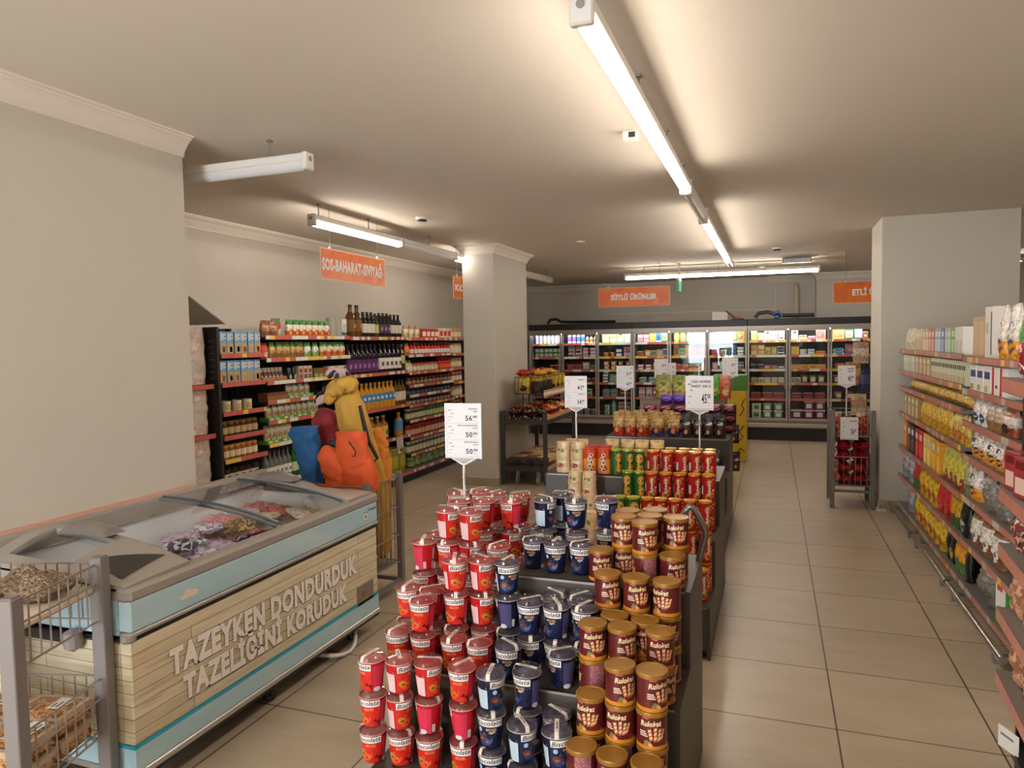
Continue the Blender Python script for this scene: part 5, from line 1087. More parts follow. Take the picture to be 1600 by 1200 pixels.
# ------------------------------------------------------------------ glass-door coolers along the back wall
CY = 12.2; MX = [-4.12, -3.51, -2.87, -2.25, -1.63, -1.01, -.38, .24, .85, 1.46]
ck = M('cooler_black', (34, 32, 32), .4); cg = M('cooler_trim', (170, 164, 156), .35, .4); cin = M('cooler_inner', (92, 88, 86), .5)
cool_light = M('cooler_lamp', (255, 255, 255), .4)
_e = cool_light.node_tree.nodes['Principled BSDF']; _e.inputs['Emission Color'].default_value = (.93, .97, 1, 1); _e.inputs['Emission Strength'].default_value = 26
CZ = (1.615, 1.375, 1.145, .92, .665, .345); SY0, SY1 = CY+.16, CY+.72
dglass = glass('door_glass', (250, 252, 252), .03, .02)
for k, (i0, i1, nm) in enumerate(((0, 3, 'leftmost'), (3, 6, 'middle'), (6, 9, 'rightmost'))):
    xa, xb = MX[i0]+.002, MX[i1]-.002; parts = []
    b = B(); b.box(xa, xb, CY+.78, CY+.84, .24, 1.9, cin); b.box(xa, xb, CY+.06, CY+.84, .0, .20, ck); b.box(xa, xb, CY+.06, CY+.84, .20, .27, cin)
    b.box(xa, xa+.025, CY+.08, CY+.78, .27, 1.84, cin); b.box(xb-.025, xb, CY+.08, CY+.78, .27, 1.84, cin); parts.append(('cabinet', b.mesh('cabinet')))
    b = B(); b.box(xa, xb, CY-.01, CY+.86, 1.86, 1.965, ck, .006); parts.append(('canopy', b.mesh('canopy')))
    b = B(); b.box(xa, xb, CY-.004, CY+.1, 1.80, 1.86, cg, .004); b.box(xa, xb, CY+.1, CY+.8, 1.83, 1.86, cin); parts.append(('header', b.mesh('header')))
    b = B(); b.box(xa, xb, CY-.04, CY+.07, .215, .285, cg, .012); b.box(xa, xb, CY, CY+.07, .285, .33, M('cooler_sill', (120, 114, 108), .4, .3)); parts.append(('bumper', b.mesh('bumper')))
    b = B(); b.box(xa+.03, xb-.03, CY+.09, CY+.12, 1.785, 1.80, cool_light); parts.append(('light_strip', b.mesh('light_strip')))
    for i in range(i0, i1):
        a, c = MX[i]+.006, MX[i+1]-.006; b = B(); t = .026
        b.box(a, a+t, CY, CY+.035, .33, 1.80, cg, .003); b.box(c-t, c, CY, CY+.035, .33, 1.80, cg, .003); b.box(a+t, c-t, CY, CY+.035, .33, .36, cg); b.box(a+t, c-t, CY, CY+.035, 1.77, 1.80, cg)
        g = B(); g.box(a+t, c-t, CY+.014, CY+.019, .36, 1.77, dglass)
        h = B(); hx = (a+t*1.4) if i % 2 else (c-t*1.4); h.tube([(hx, CY-.03, .85), (hx, CY-.03, 1.35)], .008, cg, 8); h.box(hx-.006, hx+.006, CY-.03, CY+.01, .86, .88, cg); h.box(hx-.006, hx+.006, CY-.03, CY+.01, 1.32, 1.34, cg)
        parts.append(('door', b.mesh('door'), [('pane', g.mesh('pane')), ('handle', h.mesh('handle', .8))]))
        for j, z in enumerate(CZ):
            q = B(); q.box(a, c, SY0, CY+.78, z-.012, z+.002, cin); rn = random.Random(i*7+j); r = B(); x = a; yel_p = (.35 if (i > 1 and j < 3) else .12); wp = .35 if i < 2 or j < 3 else .2
            r.box(a, c, SY0-.012, SY0, z-.03, z+.01, grey_m)
            while x < c-.01:
                l = min(rn.choice([.06, .07, .1, .16]), c-x); v = rn.random(); r.box(x, x+l-.002, SY0-.015, SY0-.012, z-.029, z+.009, yel_s if v < yel_p else wht_s if v < yel_p+wp else red_s); x += l
            parts.append(('shelf', q.mesh('shelf'), [('price_rail', r.mesh('price_rail'))]))
    thing('display_cooler', nm+' black glass-door dairy cooler unit along the back wall', 'cooler', parts, group=None)
# goods: (kind key, count, stacked) per door and level from the top
def T(c, l, m=None, w=.1, h=.075, d=.1, r=True): return ('cheese_tub', tub(w, h, d, c, l, m, r), w, h, 'tub')
def X(c, m, w=.11, h=.09, d=.07, s=None): return ('dairy_box', carton(w, h, d, c, ((.08, .92, .15, .85, m), (.25, .75, .3, .55, s or W_))), w, h, 'box')
def F(c, f, m=None, w=.13, h=.045, d=.14): return ('flat_pack', flat(w, h, d, c, m, f), w, h, 'pack')
def Bt(c, l, cap, r=.035, h=.2): return ('milk_bottle', bottle(r, h, c, l, cap, (.2, .62), .7, .5), r*2+.006, h, 'bottle')
def Pk(c, m, t, w=.13, h=.17): return ('dairy_pouch', pouch(w, h, .05, c, m, t, None, None, (240, 236, 226)), w, h, 'pouch')
WH = (238, 236, 232); LIM = (190, 206, 110); GRN = (70, 150, 70); BLU_ = (70, 130, 190); RD = (190, 44, 50); PNK = (216, 120, 140); YLW = (236, 186, 60); TEL = (110, 176, 160); ORG = (226, 140, 60); MAR = (120, 40, 50); GRY = (150, 150, 148); NAV = (40, 50, 100); CRM = (232, 216, 180); BRN = (140, 90, 60); PUR = (130, 40, 90)
GOODS = [
 [[(Bt(WH, (190, 180, 214), WH, .038), 2, 1, 'white and lilac milk bottle'), (Bt(WH, (236, 220, 226), (200, 60, 80), .038), 5, 1, 'white milk bottle')], [(X(GRN, WH, .1, .08), 6, 2, 'green and white ayran box')], [(F((110, 96, 96), (80, 76, 80)), 2, 1, 'dark flat pack'), (T(RD, WH, None, .075, .09), 3, 1, 'red tub')], [(F(RD, WH), 3, 2, 'red flat pack')], [(T(RD, (120, 30, 30), None, .09), 6, 1, 'dark red tub')], [(T((40, 90, 90), WH, None, .11, .15), 2, 1, 'teal pail'), (T(GRY, WH, None, .1, .1), 3, 1, 'grey tub')]],
 [[(Bt(WH, (150, 100, 180), WH), 2, 1, 'violet labelled milk bottle'), (Bt(WH, BLU_, WH), 2, 1, 'blue labelled milk bottle'), (Bt(WH, ORG, BRN, .03, .13), 3, 1, 'small orange yoghurt drink')], [(X(WH, MAR, .1, .06), 2, 3, 'maroon and white box'), (X(PNK, WH, .1, .055), 2, 3, 'pink box')], [(F((176, 70, 70), PNK), 2, 2, 'pink flat pack'), (X(GRY, WH, .12, .14), 1, 1, 'grey and white box'), (F(GRY, GRY), 1, 2, 'grey flat pack')], [(F(RD, (200, 190, 190)), 2, 1, 'red meat tray'), (T(RD, WH, None, .08), 2, 1, 'red white tub')], [(T(CRM, WH, GRN, .1, .07), 3, 2, 'cream tub with green print')], [(T((226, 232, 200), WH, LIM, .13, .2), 1, 1, 'tall pale green tub'), (T(GRY, WH, TEL, .12, .1), 3, 1, 'teal labelled tub')]],
 [[(X(LIM, (226, 236, 190), .13, .1), 3, 2, 'lime cheese box'), (X(WH, (226, 240, 226), .13, .2), 1, 1, 'white cheese box')], [(T(ORG, (214, 196, 170), None, .1), 2, 1, 'orange tub'), (F(NAV, (90, 90, 130), WH, .13, .07), 1, 2, 'navy cheese pack'), (X(PNK, (226, 196, 196), .13, .085), 1, 2, 'pink cheese box')], [(T(ORG, (240, 190, 120), WH, .11, .075), 2, 2, 'orange cheese tub'), (T((110, 80, 60), ORG, CRM, .11, .075), 2, 2, 'brown cheese tub')], [(F((80, 80, 84), GRY, WH, .12, .05), 1, 4, 'grey cheese pack'), (X(TEL, (160, 196, 180), .13, .15), 1, 1, 'grey-green cheese box'), (F(CRM, WH), 2, 2, 'cream flat pack')], [(F((126, 146, 146), TEL, GRY, .15, .07), 2, 2, 'teal flat pack'), (T(BRN, YLW, (150, 60, 50), .13, .08), 2, 2, 'brown yellow tub')], [(T(WH, TEL, TEL, .1, .09), 1, 2, 'teal tub'), (Bt((150, 196, 170), (110, 170, 150), TEL, .05, .25), 1, 1, 'tall mint bottle'), (T((206, 170, 160), CRM, (190, 120, 110), .11, .075), 2, 3, 'rosy tub')]],
 [[(X(PNK, (230, 190, 180), .12, .07), 2, 2, 'pink cheese box'), (X(LIM, YLW, .12, .16), 1, 1, 'lime cheese box'), (X(WH, BLU_, .12, .2), 1, 1, 'blue white cheese box'), (X(GRN, (200, 226, 160), .12, .19), 1, 1, 'green cheese box')], [(F(ORG, CRM, RD), 1, 2, 'orange cheese pack'), (T(YLW, ORG, WH, .16, .11), 1, 1, 'large yellow cheese tub'), (X((226, 230, 200), GRN, .09, .1), 1, 1, 'green white box'), (X(ORG, CRM, .13, .12), 1, 1, 'orange cheese box'), (X(CRM, BLU_, .1, .13), 1, 1, 'cream cheese box')], [(F(PUR, PNK, WH), 2, 2, 'purple cheese pack'), (T(WH, (206, 214, 150), GRN, .13, .12), 1, 1, 'round white cheese tub'), (F(CRM, WH, RD), 1, 2, 'cream cheese pack')], [(F(GRY, WH, TEL), 2, 2, 'grey flat pack'), (X(TEL, (170, 190, 180), .14, .11), 1, 1, 'grey-green box')], [(X(WH, PNK, .1, .085), 2, 2, 'pink and white yoghurt box'), (X(WH, (210, 90, 90), .1, .085), 2, 2, 'red and white yoghurt box')], [(T((70, 170, 160), TEL, WH, .13, .15), 2, 1, 'mint pail'), (T(TEL, WH, GRY, .12, .1), 2, 1, 'pale mint tub')]],
 [[(Bt(LIM, (214, 226, 120), GRN, .045), 2, 1, 'lime bottle'), (Bt((206, 226, 190), WH, (150, 190, 110), .045), 2, 1, 'pale green bottle'), (X(PNK, (236, 214, 206), .11, .17), 1, 1, 'rosy cheese box')], [(X(ORG, BRN, .1, .19), 1, 1, 'orange snack box'), (X(LIM, GRN, .11, .13), 1, 1, 'green snack box'), (X(YLW, ORG, .1, .09), 1, 2, 'yellow snack box'), (F(RD, (226, 120, 120)), 2, 3, 'red flat pack')], [(F(ORG, CRM, RD), 2, 2, 'orange flat pack'), (F(CRM, WH, ORG), 2, 2, 'cream flat pack')], [(F(BRN, CRM), 2, 2, 'brown flat pack'), (T(BRN, CRM, WH, .11), 2, 1, 'brown tub')], [(T(WH, GRY, None, .12, .09), 3, 1, 'white tub')], [(T(WH, GRY, None, .12, .12), 3, 1, 'plain white pail')]],
 [[(X(NAV, WH, .1, .16), 1, 1, 'navy white box'), (X(WH, BLU_, .1, .17), 1, 1, 'blue box'), (X((110, 190, 140), (190, 226, 150), .2, .19), 1, 1, 'large mint snack pack'), (X(YLW, (226, 140, 60), .12, .18), 1, 1, 'yellow snack box')], [(F(RD, PNK), 1, 3, 'red flat pack'), (T(CRM, WH, GRY, .15, .1), 1, 1, 'white oval tub'), (F(BLU_, (90, 150, 206), NAV, .13, .05), 1, 4, 'blue flat pack'), (F(NAV, WH, WH, .13, .045), 1, 3, 'navy white pack')], [(X(PNK, (226, 190, 190), .09, .12), 1, 1, 'pale pink box'), (X((150, 206, 226), (206, 236, 244), .14, .14), 1, 1, 'sky blue box'), (X(WH, NAV, .1, .06), 2, 2, 'navy and white box')], [(F(GRN, LIM), 3, 1, 'green flat pack'), (F((40, 130, 150), (70, 160, 180), NAV), 1, 3, 'teal blue pack')], [(X(GRN, LIM, .12, .15), 1, 1, 'green box'), (T(BRN, (206, 150, 130), WH, .13, .11), 2, 1, 'round brown tub')], [(T(WH, GRY, None, .12, .1), 3, 1, 'white tub')]],
 [[(X(LIM, (226, 230, 130), .12, .1), 1, 2, 'lime cheese box'), (X((206, 214, 120), WH, .12, .065), 1, 2, 'pale lime pack'), (X(WH, (230, 236, 226), .12, .085), 3, 2, 'white cheese box')], [(X(ORG, (236, 206, 120), .12, .085), 2, 2, 'yellow-orange cheese box'), (X((206, 120, 60), LIM, .1, .14), 2, 1, 'orange green box'), (F(GRY, WH, NAV, .13, .045), 1, 3, 'grey flat pack')], [(F((90, 100, 120), GRY), 2, 2, 'grey-blue flat pack'), (X(PUR, PNK, .13, .07), 2, 1, 'magenta box'), (F(GRY, WH), 1, 1, 'plain flat pack')], [(X(CRM, (206, 200, 160), .09, .09), 5, 1, 'small cream box'), ], [(F((130, 60, 70), (190, 120, 130), None, .17, .05), 3, 2, 'rosy meat tray')], [(T(WH, WH, GRN, .15, .12, .13, False), 1, 2, 'white rectangular pail'), (T(TEL, WH, WH, .15, .12, .13, True), 2, 2, 'mint pail with white lid')]],
 [[(X(WH, (214, 214, 214), .13, .085), 1, 2, 'white box'), (F(CRM, (206, 160, 120), None, .17, .08), 1, 1, 'cream meat pack'), (F(PNK, WH, None, .15, .06), 1, 1, 'pink meat pack'), (X((226, 190, 160), (214, 120, 110), .18, .17), 1, 1, 'salmon coloured snack pack')], [(X(YLW, (246, 206, 80), .14, .14), 1, 1, 'bright yellow box'), (T(WH, WH, None, .14, .09), 1, 1, 'white bowl'), (F((190, 196, 214), WH), 1, 2, 'silver pack'), (F((206, 120, 80), ORG, None, .18, .06), 1, 1, 'orange meat pack')], [(X(YLW, ORG, .125, .075), 4, 1, 'yellow cheese block box')], [(X(WH, GRY, .17, .09), 1, 1, 'white carton with black print'), (T((150, 140, 110), (120, 110, 90), CRM, .14, .13), 3, 1, 'round olive tub')], [(F((130, 60, 70), (200, 130, 140), None, .17, .05), 3, 2, 'rosy meat tray')], [(T(PUR, WH, WH, .2, .14, .15, False), 1, 1, 'white lidded plum yoghurt pail'), (T(PUR, WH, WH, .17, .14, .15, False), 2, 2, 'plum yoghurt pail')]],
 [[(X((236, 206, 120), (230, 160, 90), .2, .19), 1, 1, 'yellow pastry pack'), (X(GRN, (226, 200, 170), .15, .16), 1, 1, 'green pastry pack'), (X(BLU_, WH, .14, .18), 1, 1, 'blue frozen pack'), (X(ORG, BRN, .09, .12), 1, 1, 'orange pack')], [(F(WH, TEL, BLU_, .15, .05), 1, 2, 'white blue pack'), (X(BLU_, (206, 90, 90), .15, .17), 2, 1, 'blue and red pack')], [(F((196, 120, 90), PNK), 2, 2, 'meat tray')], [(T(BRN, GRY, CRM, .11, .13), 4, 1, 'brown deli tub')], [(T(BRN, (176, 120, 80), CRM, .12, .12), 3, 1, 'deli bowl')], [(T(GRY, WH, None, .12, .12), 3, 1, 'grey pail')]]]
DOOR = [ORD[i]+' cooler door' for i in range(9)]
for i, lv in enumerate(GOODS):
    a, c = MX[i]+.045, MX[i+1]-.045
    for j, items in enumerate(lv):
        tot = sum(it[0][2]*it[1] for it in items); gap = (c-a-tot)/(sum(it[1] for it in items)+1); x = a
        if gap < .004: sc = (c-a-.004*(sum(it[1] for it in items)+1))/tot; gap = .004
        else: sc = 1
        gap = min(gap, .05); seen = {}
        for (nm, mesh, w, h, cat), n, st, ds in items:
            for q in range(n):
                x += gap
                for t in range(st):
                    o = nth(q, n); tn = '' if st == 1 else {2: ('lower ', 'upper '), 3: ('bottom ', 'middle ', 'top '), 4: ('bottom ', 'second lowest ', 'second highest ', 'top ')}[st][t]
                    lb = '%s%s%s, %s shelf behind %s' % (tn, ds, ', '+o if o else '', ORD[j], DOOR[i])
                    z = CZ[j]+.003+t*(h+.002)
                    o = thing(nm, lb, cat, mesh, (x+w*sc/2, SY0+.09+RND.uniform(-.01, .01), z), RND.uniform(-.05, .05), 'goods on the %s shelf behind the %s' % (ORD[j], DOOR[i]))
                    if sc < 1:
                        o.scale = (sc*.98, 1, 1)
                x += w*sc
# cables and odds on the cooler canopy
ct = 1.966
b = B(); b.tube([(-3.85, CY+.3, ct+.02), (-3.8, CY+.3, ct+.09), (-3.68, CY+.3, ct+.1), (-3.6, CY+.3, ct+.05), (-3.4, CY+.3, ct+.04), (-3.0, CY+.3, ct+.035), (-2.6, CY+.3, ct+.03)], .025, ck, 7)
thing('hose', 'black hose loop lying on the cooler top at left', 'hose', b.mesh('hose', .9))
x = onY(1180, 495, CY+.3)[0]
b = B(); b.tube([(x, CY+.3, ct+.03), (x+.05, CY+.3, ct+.1), (x+.2, CY+.3, ct+.12), (x+.35, CY+.3, ct+.06), (x+.6, CY+.3, ct+.05), (x+.9, CY+.3, ct+.05)], .03, ck, 7)
thing('hose', 'black pipe hose lying on the cooler top at right', 'hose', b.mesh('hose', .9))
b = B(); b.tube([(x+.28, CY+.22, ct+.08), (x+.36, CY+.22, ct+.12), (x+.42, CY+.22, ct+.04)], .022, C((50, 90, 150)), 6); b.box(x+.3, x+.38, CY+.18, CY+.26, ct, ct+.06, C((50, 90, 150)), .01)
thing('valve', 'blue pipe valve beside the black hose on the cooler', 'valve', b.mesh('valve', .9))
p = onY(1125, 495, CY+.5)[0]
b = B(); b.box(p-.13, p+.13, CY+.48, CY+.6, ct, ct+.15, C((200, 194, 186)), .004); thing('white_box', 'pale junction box standing on the cooler top', 'box', b.mesh('white_box'))
b = B(); b.tube([(p+.1, CY+.35, ct+.16), (p+.2, CY+.35, ct+.08), (p+.28, CY+.35, ct+.02), (p+.4, CY+.35, ct+.015)], .012, ck, 6); b.box(p+.2, p+.36, CY+.28, CY+.4, ct, ct+.04, C((120, 40, 50)), .01)
thing('cable_bundle', 'tangled cable bundle beside the pale junction box', 'cables', b.mesh('cable_bundle', .9))
# ------------------------------------------------------------------ right-hand shelving
XR = 1.12
zr = lambda u, v: float(onX(u, v, XR)[2])
RZ = (1.513, 1.32, 1.172, .935, .625, .352)
bay('right shelving bay of flour and pasta beside the pillar', 5.17, 6.34, 1.56, XR, RZ, -1, 61, .12, .06, base=.085, top=1.54, bm=grey_m)
bay('right shelving bay of cartons against the pillar', 6.34, 7.5, 1.56, XR, RZ, -1, 71, .12, .1, base=.085, top=1.54, bm=grey_m)
MZ = tuple(zr(*q) for q in ((1505, 561), (1505, 611), (1508, 662), (1504, 712), (1502, 776), (1500, 843)))
bay('right shelving bay of white packs nearer the camera', 3.55, 5.16, 1.56, XR, MZ, -1, 81, .2, .06, base=.085, top=1.54, bm=grey_m)
b = B()
for y0 in (4.0, 5.2, 6.4): b.tube([(1.062, y0, .06), (1.062, y0+1.17, .06)], .02, M('bumper_steel', (176, 172, 166), .25, .9), 10); b.box(1.062, 1.12, y0+.1, y0+.14, .04, .06, grey_m); b.box(1.062, 1.12, y0+1.0, y0+1.04, .04, .06, grey_m)
for y0 in (4.0, 5.2, 6.4): b.box(1.05, 1.075, y0+.1, y0+.14, 0, .045, grey_m); b.box(1.05, 1.075, y0+1.0, y0+1.04, 0, .045, grey_m)
thing('bumper_rail', 'steel tube bumper rail along the foot of the right shelving', 'rail', b.mesh('bumper_rail', .9))
def R(name, parts, desc, cat, where, grp, u0, u1, n, z, dep=.1, v=600, jit=.05, back=0):
    y0 = onX(u0, v, XR)[1]; y1 = onX(u1, v, XR)[1]; s = (y1-y0)/n
    put(name, parts, desc, cat, where, [(XR+.025+dep/2+back, y0+(i+.5)*s) for i in range(n)], z+.006, -PI/2, grp, jit, sp=abs(s), hm=headroom(XR, (y0+y1)/2, z))
r1 = "right shelving's top shelf"
R('cereal_pack', pouch(.16, .2, .06, (206, 196, 176), (220, 210, 190), (214, 206, 186)), 'cream pack at the pillar end', 'pack', r1, 'cream packs', 1408, 1421, 2, RZ[0], .06, 535)
def slim(c1, c2, w=.1, h=.185): return carton(w, h, .16, c1, ((.1, .9, .08, .55, c2), (.15, .85, .66, .86, (226, 220, 206))))
seq = [((214, 196, 156), (196, 176, 130), 3, 'cream'), ((206, 160, 120), (226, 206, 180), 2, 'peach'), ((196, 96, 76), (226, 180, 160), 2, 'brick red'), ((150, 166, 190), (206, 214, 224), 2, 'grey-blue'), ((96, 116, 170), (170, 184, 214), 1, 'blue'), ((170, 190, 150), (214, 222, 196), 2, 'pale green'), ((110, 160, 90), (196, 214, 170), 2, 'green')]
u = 1423
for c1, c2, n, nm in seq:
    R('tea_carton', slim(c1, c2), nm+' slim carton', 'carton', r1, nm+' slim cartons', u, u+4.4*n, n, RZ[0], .16, 535, .02); u += 4.4*n
R('tea_carton', slim((230, 226, 218), (200, 196, 190)), 'white slim carton', 'carton', r1, 'white slim cartons', u+1, u+13, 2, RZ[0], .16, 535, .02)
r1 = "right shelving's second shelf"
R('tea_carton', slim((206, 204, 186), (190, 196, 170), .11, .16), 'pale carton at the pillar end', 'carton', r1, 'pale cartons', 1407, 1424, 4, RZ[1], .16, 565, .02)
R('tea_carton', slim((190, 160, 116), (206, 186, 150), .11, .16), 'tan carton', 'carton', r1, 'tan cartons', 1425, 1448, 4, RZ[1], .16, 565, .02)
R('tea_carton', carton(.11, .165, .16, (206, 210, 180), ((.1, .4, .62, .8, (40, 50, 40)), (.55, .9, .62, .8, (40, 50, 40)), (.1, .9, .06, .35, (196, 176, 140)))), 'pale green carton with dark squares', 'carton', r1, 'pale green cartons', 1449, 1502, 9, RZ[1], .16, 570, .02)
r1 = "right shelving's third shelf"
R('flour_pack', pouch(.17, .1, .12, (200, 160, 70), (214, 176, 90), (206, 166, 80), (150, 110, 50), pill=True), 'yellow pulse pack lying flat', 'pack', r1, 'flat yellow packs', 1416, 1503, 11, RZ[2], .12, 610, .1)
r1 = "right shelving's fourth shelf"
R('pasta_carton', slim((176, 150, 90), (206, 190, 150), .12, .19), 'brown and cream carton', 'carton', r1, 'brown cartons', 1408, 1430, 4, RZ[3], .16, 630, .02)
R('pasta_pack', pouch(.13, .205, .07, (206, 156, 40), (220, 180, 70), (214, 170, 60), (190, 130, 40)), 'golden pasta pack', 'pasta', r1, 'golden pasta packs', 1431, 1478, 6, RZ[3], .07, 640, .15)
R('pasta_pack', pouch(.13, .205, .07, (190, 150, 50), (206, 176, 90), (226, 200, 130), (200, 60, 50)), 'golden pasta pack with red dot', 'pasta', r1, 'golden pasta packs with red dot', 1479, 1503, 3, RZ[3], .07, 660, .15)
r1 = "right shelving's fifth shelf"
for u0, u1, n, c, nm in ((1406, 1413, 1, (226, 120, 40), 'orange'), (1413, 1423, 2, (56, 46, 44), 'black'), (1424, 1436, 2, (190, 40, 40), 'red'), (1437, 1448, 2, (226, 190, 90), 'cream yellow'), (1449, 1464, 2, (226, 160, 40), 'amber')):
    R('pasta_carton', slim(c, tuple(min(255, k+40) for k in c), .12, .24), nm+' tall carton', 'carton', r1, nm+' tall cartons' if n > 1 else None, u0, u1, n, RZ[4], .16, 690, .02)
R('pasta_pack', pouch(.13, .24, .07, (150, 60, 40), (214, 196, 70), (196, 190, 90), (226, 206, 110)), 'yellow-green pasta pack', 'pasta', r1, 'yellow-green pasta packs', 1465, 1494, 4, RZ[4], .07, 710, .15)
R('pasta_pack', pouch(.13, .23, .07, (120, 130, 90), (176, 170, 130), (196, 186, 150)), 'olive pasta pack', 'pasta', r1, None, 1495, 1503, 1, RZ[4], .07, 720, .15)
r1 = "right shelving's sixth shelf"
sil = pouch(.15, .25, .08, (150, 160, 170), (176, 186, 194), (190, 198, 204), (70, 90, 110), None, (196, 50, 50))
yp = pouch(.14, .255, .08, (206, 160, 30), (226, 190, 50), (216, 178, 44), (190, 60, 40), (240, 210, 100))
R('pasta_pack', sil, 'silver pasta bag', 'pasta', r1, 'silver pasta bags', 1402, 1419, 2, RZ[5], .08, 730, .15)
R('pasta_pack', pouch(.14, .24, .08, (70, 110, 50), (190, 50, 40), (200, 60, 50)), 'red and green pasta bag', 'pasta', r1, None, 1419, 1427, 1, RZ[5], .08, 735, .15)
R('pasta_pack', yp, 'yellow pasta bag', 'pasta', r1, 'yellow pasta bags on the sixth shelf', 1428, 1455, 4, RZ[5], .08, 745, .15)
R('pasta_pack', pouch(.15, .26, .08, (180, 30, 32), (200, 44, 44), (206, 60, 56), (220, 90, 80)), 'red pasta bag', 'pasta', r1, 'red pasta bags', 1456, 1474, 2, RZ[5], .08, 760, .15)
R('pasta_pack', pouch(.13, .25, .08, (60, 90, 40), (206, 150, 40), (190, 170, 60)), 'amber and green pasta bag', 'pasta', r1, 'amber pasta bags', 1475, 1487, 2, RZ[5], .08, 770, .15)
R('pasta_pack', pouch(.17, .27, .09, (22, 26, 26), (24, 30, 28), (30, 40, 34), (200, 206, 200), (60, 140, 60)), 'black pasta bag', 'pasta', r1, None, 1488, 1502, 1, RZ[5], .09, 780, .15)
r1 = "right shelving's bottom deck"
R('pasta_pack', sil, 'silver pasta bag', 'pasta', r1, 'silver pasta bags on the bottom deck', 1409, 1420, 1, .09, .08, 790, .15)
R('pasta_pack', yp, 'yellow pasta bag', 'pasta', r1, 'yellow pasta bags on the bottom deck', 1421, 1466, 6, .09, .08, 810, .15)
R('pasta_pack', pouch(.14, .25, .08, (22, 26, 26), (34, 34, 30), (50, 60, 40), (200, 170, 60)), 'black and yellow pasta bag', 'pasta', r1, 'black pasta bags', 1467, 1480, 2, .09, .08, 840, .15)
R('pasta_pack', pouch(.14, .25, .08, (90, 130, 60), (230, 160, 40), (226, 150, 36)), 'orange pasta bag', 'pasta', r1, 'orange pasta bags', 1481, 1494, 2, .09, .08, 850, .15)
R('pasta_pack', pouch(.14, .25, .08, (20, 24, 26), (26, 32, 34), (40, 60, 44)), 'dark pasta bag', 'pasta', r1, None, 1495, 1502, 1, .09, .08, 860, .15)
r2 = "nearer right bay's top shelf"
R('rice_carton', carton(.14, .25, .1, (190, 156, 110), ((.1, .9, .1, .9, (206, 176, 132)),)), 'tall brown carton', 'carton', r2, 'tall brown cartons', 1511, 1528, 2, MZ[0], .1, 530, .02)
R('rice_carton', carton(.16, .3, .1, (226, 222, 214), ((.8, .95, .1, .9, (60, 56, 54)), (.1, .5, .5, .7, (190, 186, 180)))), 'tall white carton', 'carton', r2, None, 1529, 1540, 1, MZ[0], .1, 530, .02)
chipb = pouch(.2, .3, .1, (226, 150, 40), (236, 226, 214), (226, 216, 206), (40, 50, 100), (240, 170, 60), (50, 60, 110), wob=.12)
R('rice_bag', chipb, 'white and orange rice bag', 'bag', r2, 'white and orange bags', 1541, 1572, 2, MZ[0], .1, 530, .2)
R('rice_bag', pouch(.18, .3, .1, (196, 170, 130), (90, 160, 70), (206, 214, 190)), 'green striped bag', 'bag', r2, None, 1573, 1586, 1, MZ[0], .1, 530, .2)
R('rice_bag', pouch(.18, .26, .1, (150, 70, 110), (190, 120, 150), (214, 190, 196)), 'mauve bag at the picture edge', 'bag', r2, None, 1587, 1600, 1, MZ[0], .1, 530, .2)
r2 = "nearer right bay's second shelf"
R('sugar_box', carton(.13, .2, .12, (232, 228, 222), ((.1, .9, .55, .8, (50, 60, 120)), (.1, .6, .1, .3, (200, 180, 90)))), 'white sugar box with navy print', 'box', r2, 'white sugar boxes', 1508, 1540, 3, MZ[1], .12, 590, .02)
R('sugar_box', carton(.12, .19, .12, (232, 228, 222), ((0, .3, .02, .98, (196, 50, 50)), (.5, .8, .3, .4, (70, 66, 64)))), 'white sugar box with red edge', 'box', r2, 'red edged sugar boxes', 1541, 1566, 2, MZ[1], .12, 590, .02)
r2 = "nearer right bay's third shelf"
R('sugar_pack', pouch(.15, .2, .09, (226, 222, 214), (232, 228, 222), (226, 222, 216), (50, 60, 110)), 'white sugar pack with navy print', 'pack', r2, 'white sugar packs', 1508, 1527, 2, MZ[2], .09, 640, .1)
R('sugar_pack', pouch(.15, .19, .09, (150, 110, 70), (190, 170, 140), (206, 196, 180)), 'clear pack of brown sugar', 'pack', r2, 'brown sugar packs', 1528, 1550, 2, MZ[2], .09, 650, .15)
R('sugar_pack', pouch(.16, .15, .09, (150, 70, 50), (206, 190, 176), (176, 110, 80), (60, 40, 36)), 'rust striped pack leaning over', 'pack', r2, None, 1551, 1566, 1, MZ[2], .09, 660, .4)
r2 = "nearer right bay's fourth shelf"
R('flour_bag', chipb, 'white flour bag with orange panel', 'bag', r2, 'white and orange flour bags', 1505, 1552, 4, MZ[3], .1, 700, .25)
R('flour_bag', pouch(.17, .2, .09, (190, 40, 60), (214, 120, 130), (60, 30, 34), (226, 190, 190)), 'pink and dark bag', 'bag', r2, None, 1553, 1568, 1, MZ[3], .09, 710, .2)
r2 = "nearer right bay's fifth shelf"
R('flour_bag', chipb, 'single white flour bag with orange panel', 'bag', r2, None, 1500, 1517, 1, MZ[4], .1, 750, .1)
R('flour_bag', pouch(.24, .28, .12, (120, 112, 104), (140, 132, 124), (156, 148, 140), wob=.14), 'clear grey flour bag', 'bag', r2, 'grey flour bags', 1518, 1556, 2, MZ[4], .12, 770, .2)
r2 = "nearer right bay's sixth shelf"
R('flour_bag', pouch(.16, .25, .09, (130, 84, 54), (226, 220, 210), (150, 110, 80), (240, 236, 226), (90, 60, 40)), 'white and brown flour bag', 'bag', r2, 'white and brown flour bags', 1504, 1552, 3, MZ[5], .09, 830, .15)
r2 = "nearer right bay's bottom deck"
R('flour_bag', pouch(.27, .3, .16, (110, 104, 94), (130, 122, 112), (196, 188, 180), wob=.12), 'large clear grey bag', 'bag', r2, None, 1506, 1540, 1, .09, .16, 900, .2)
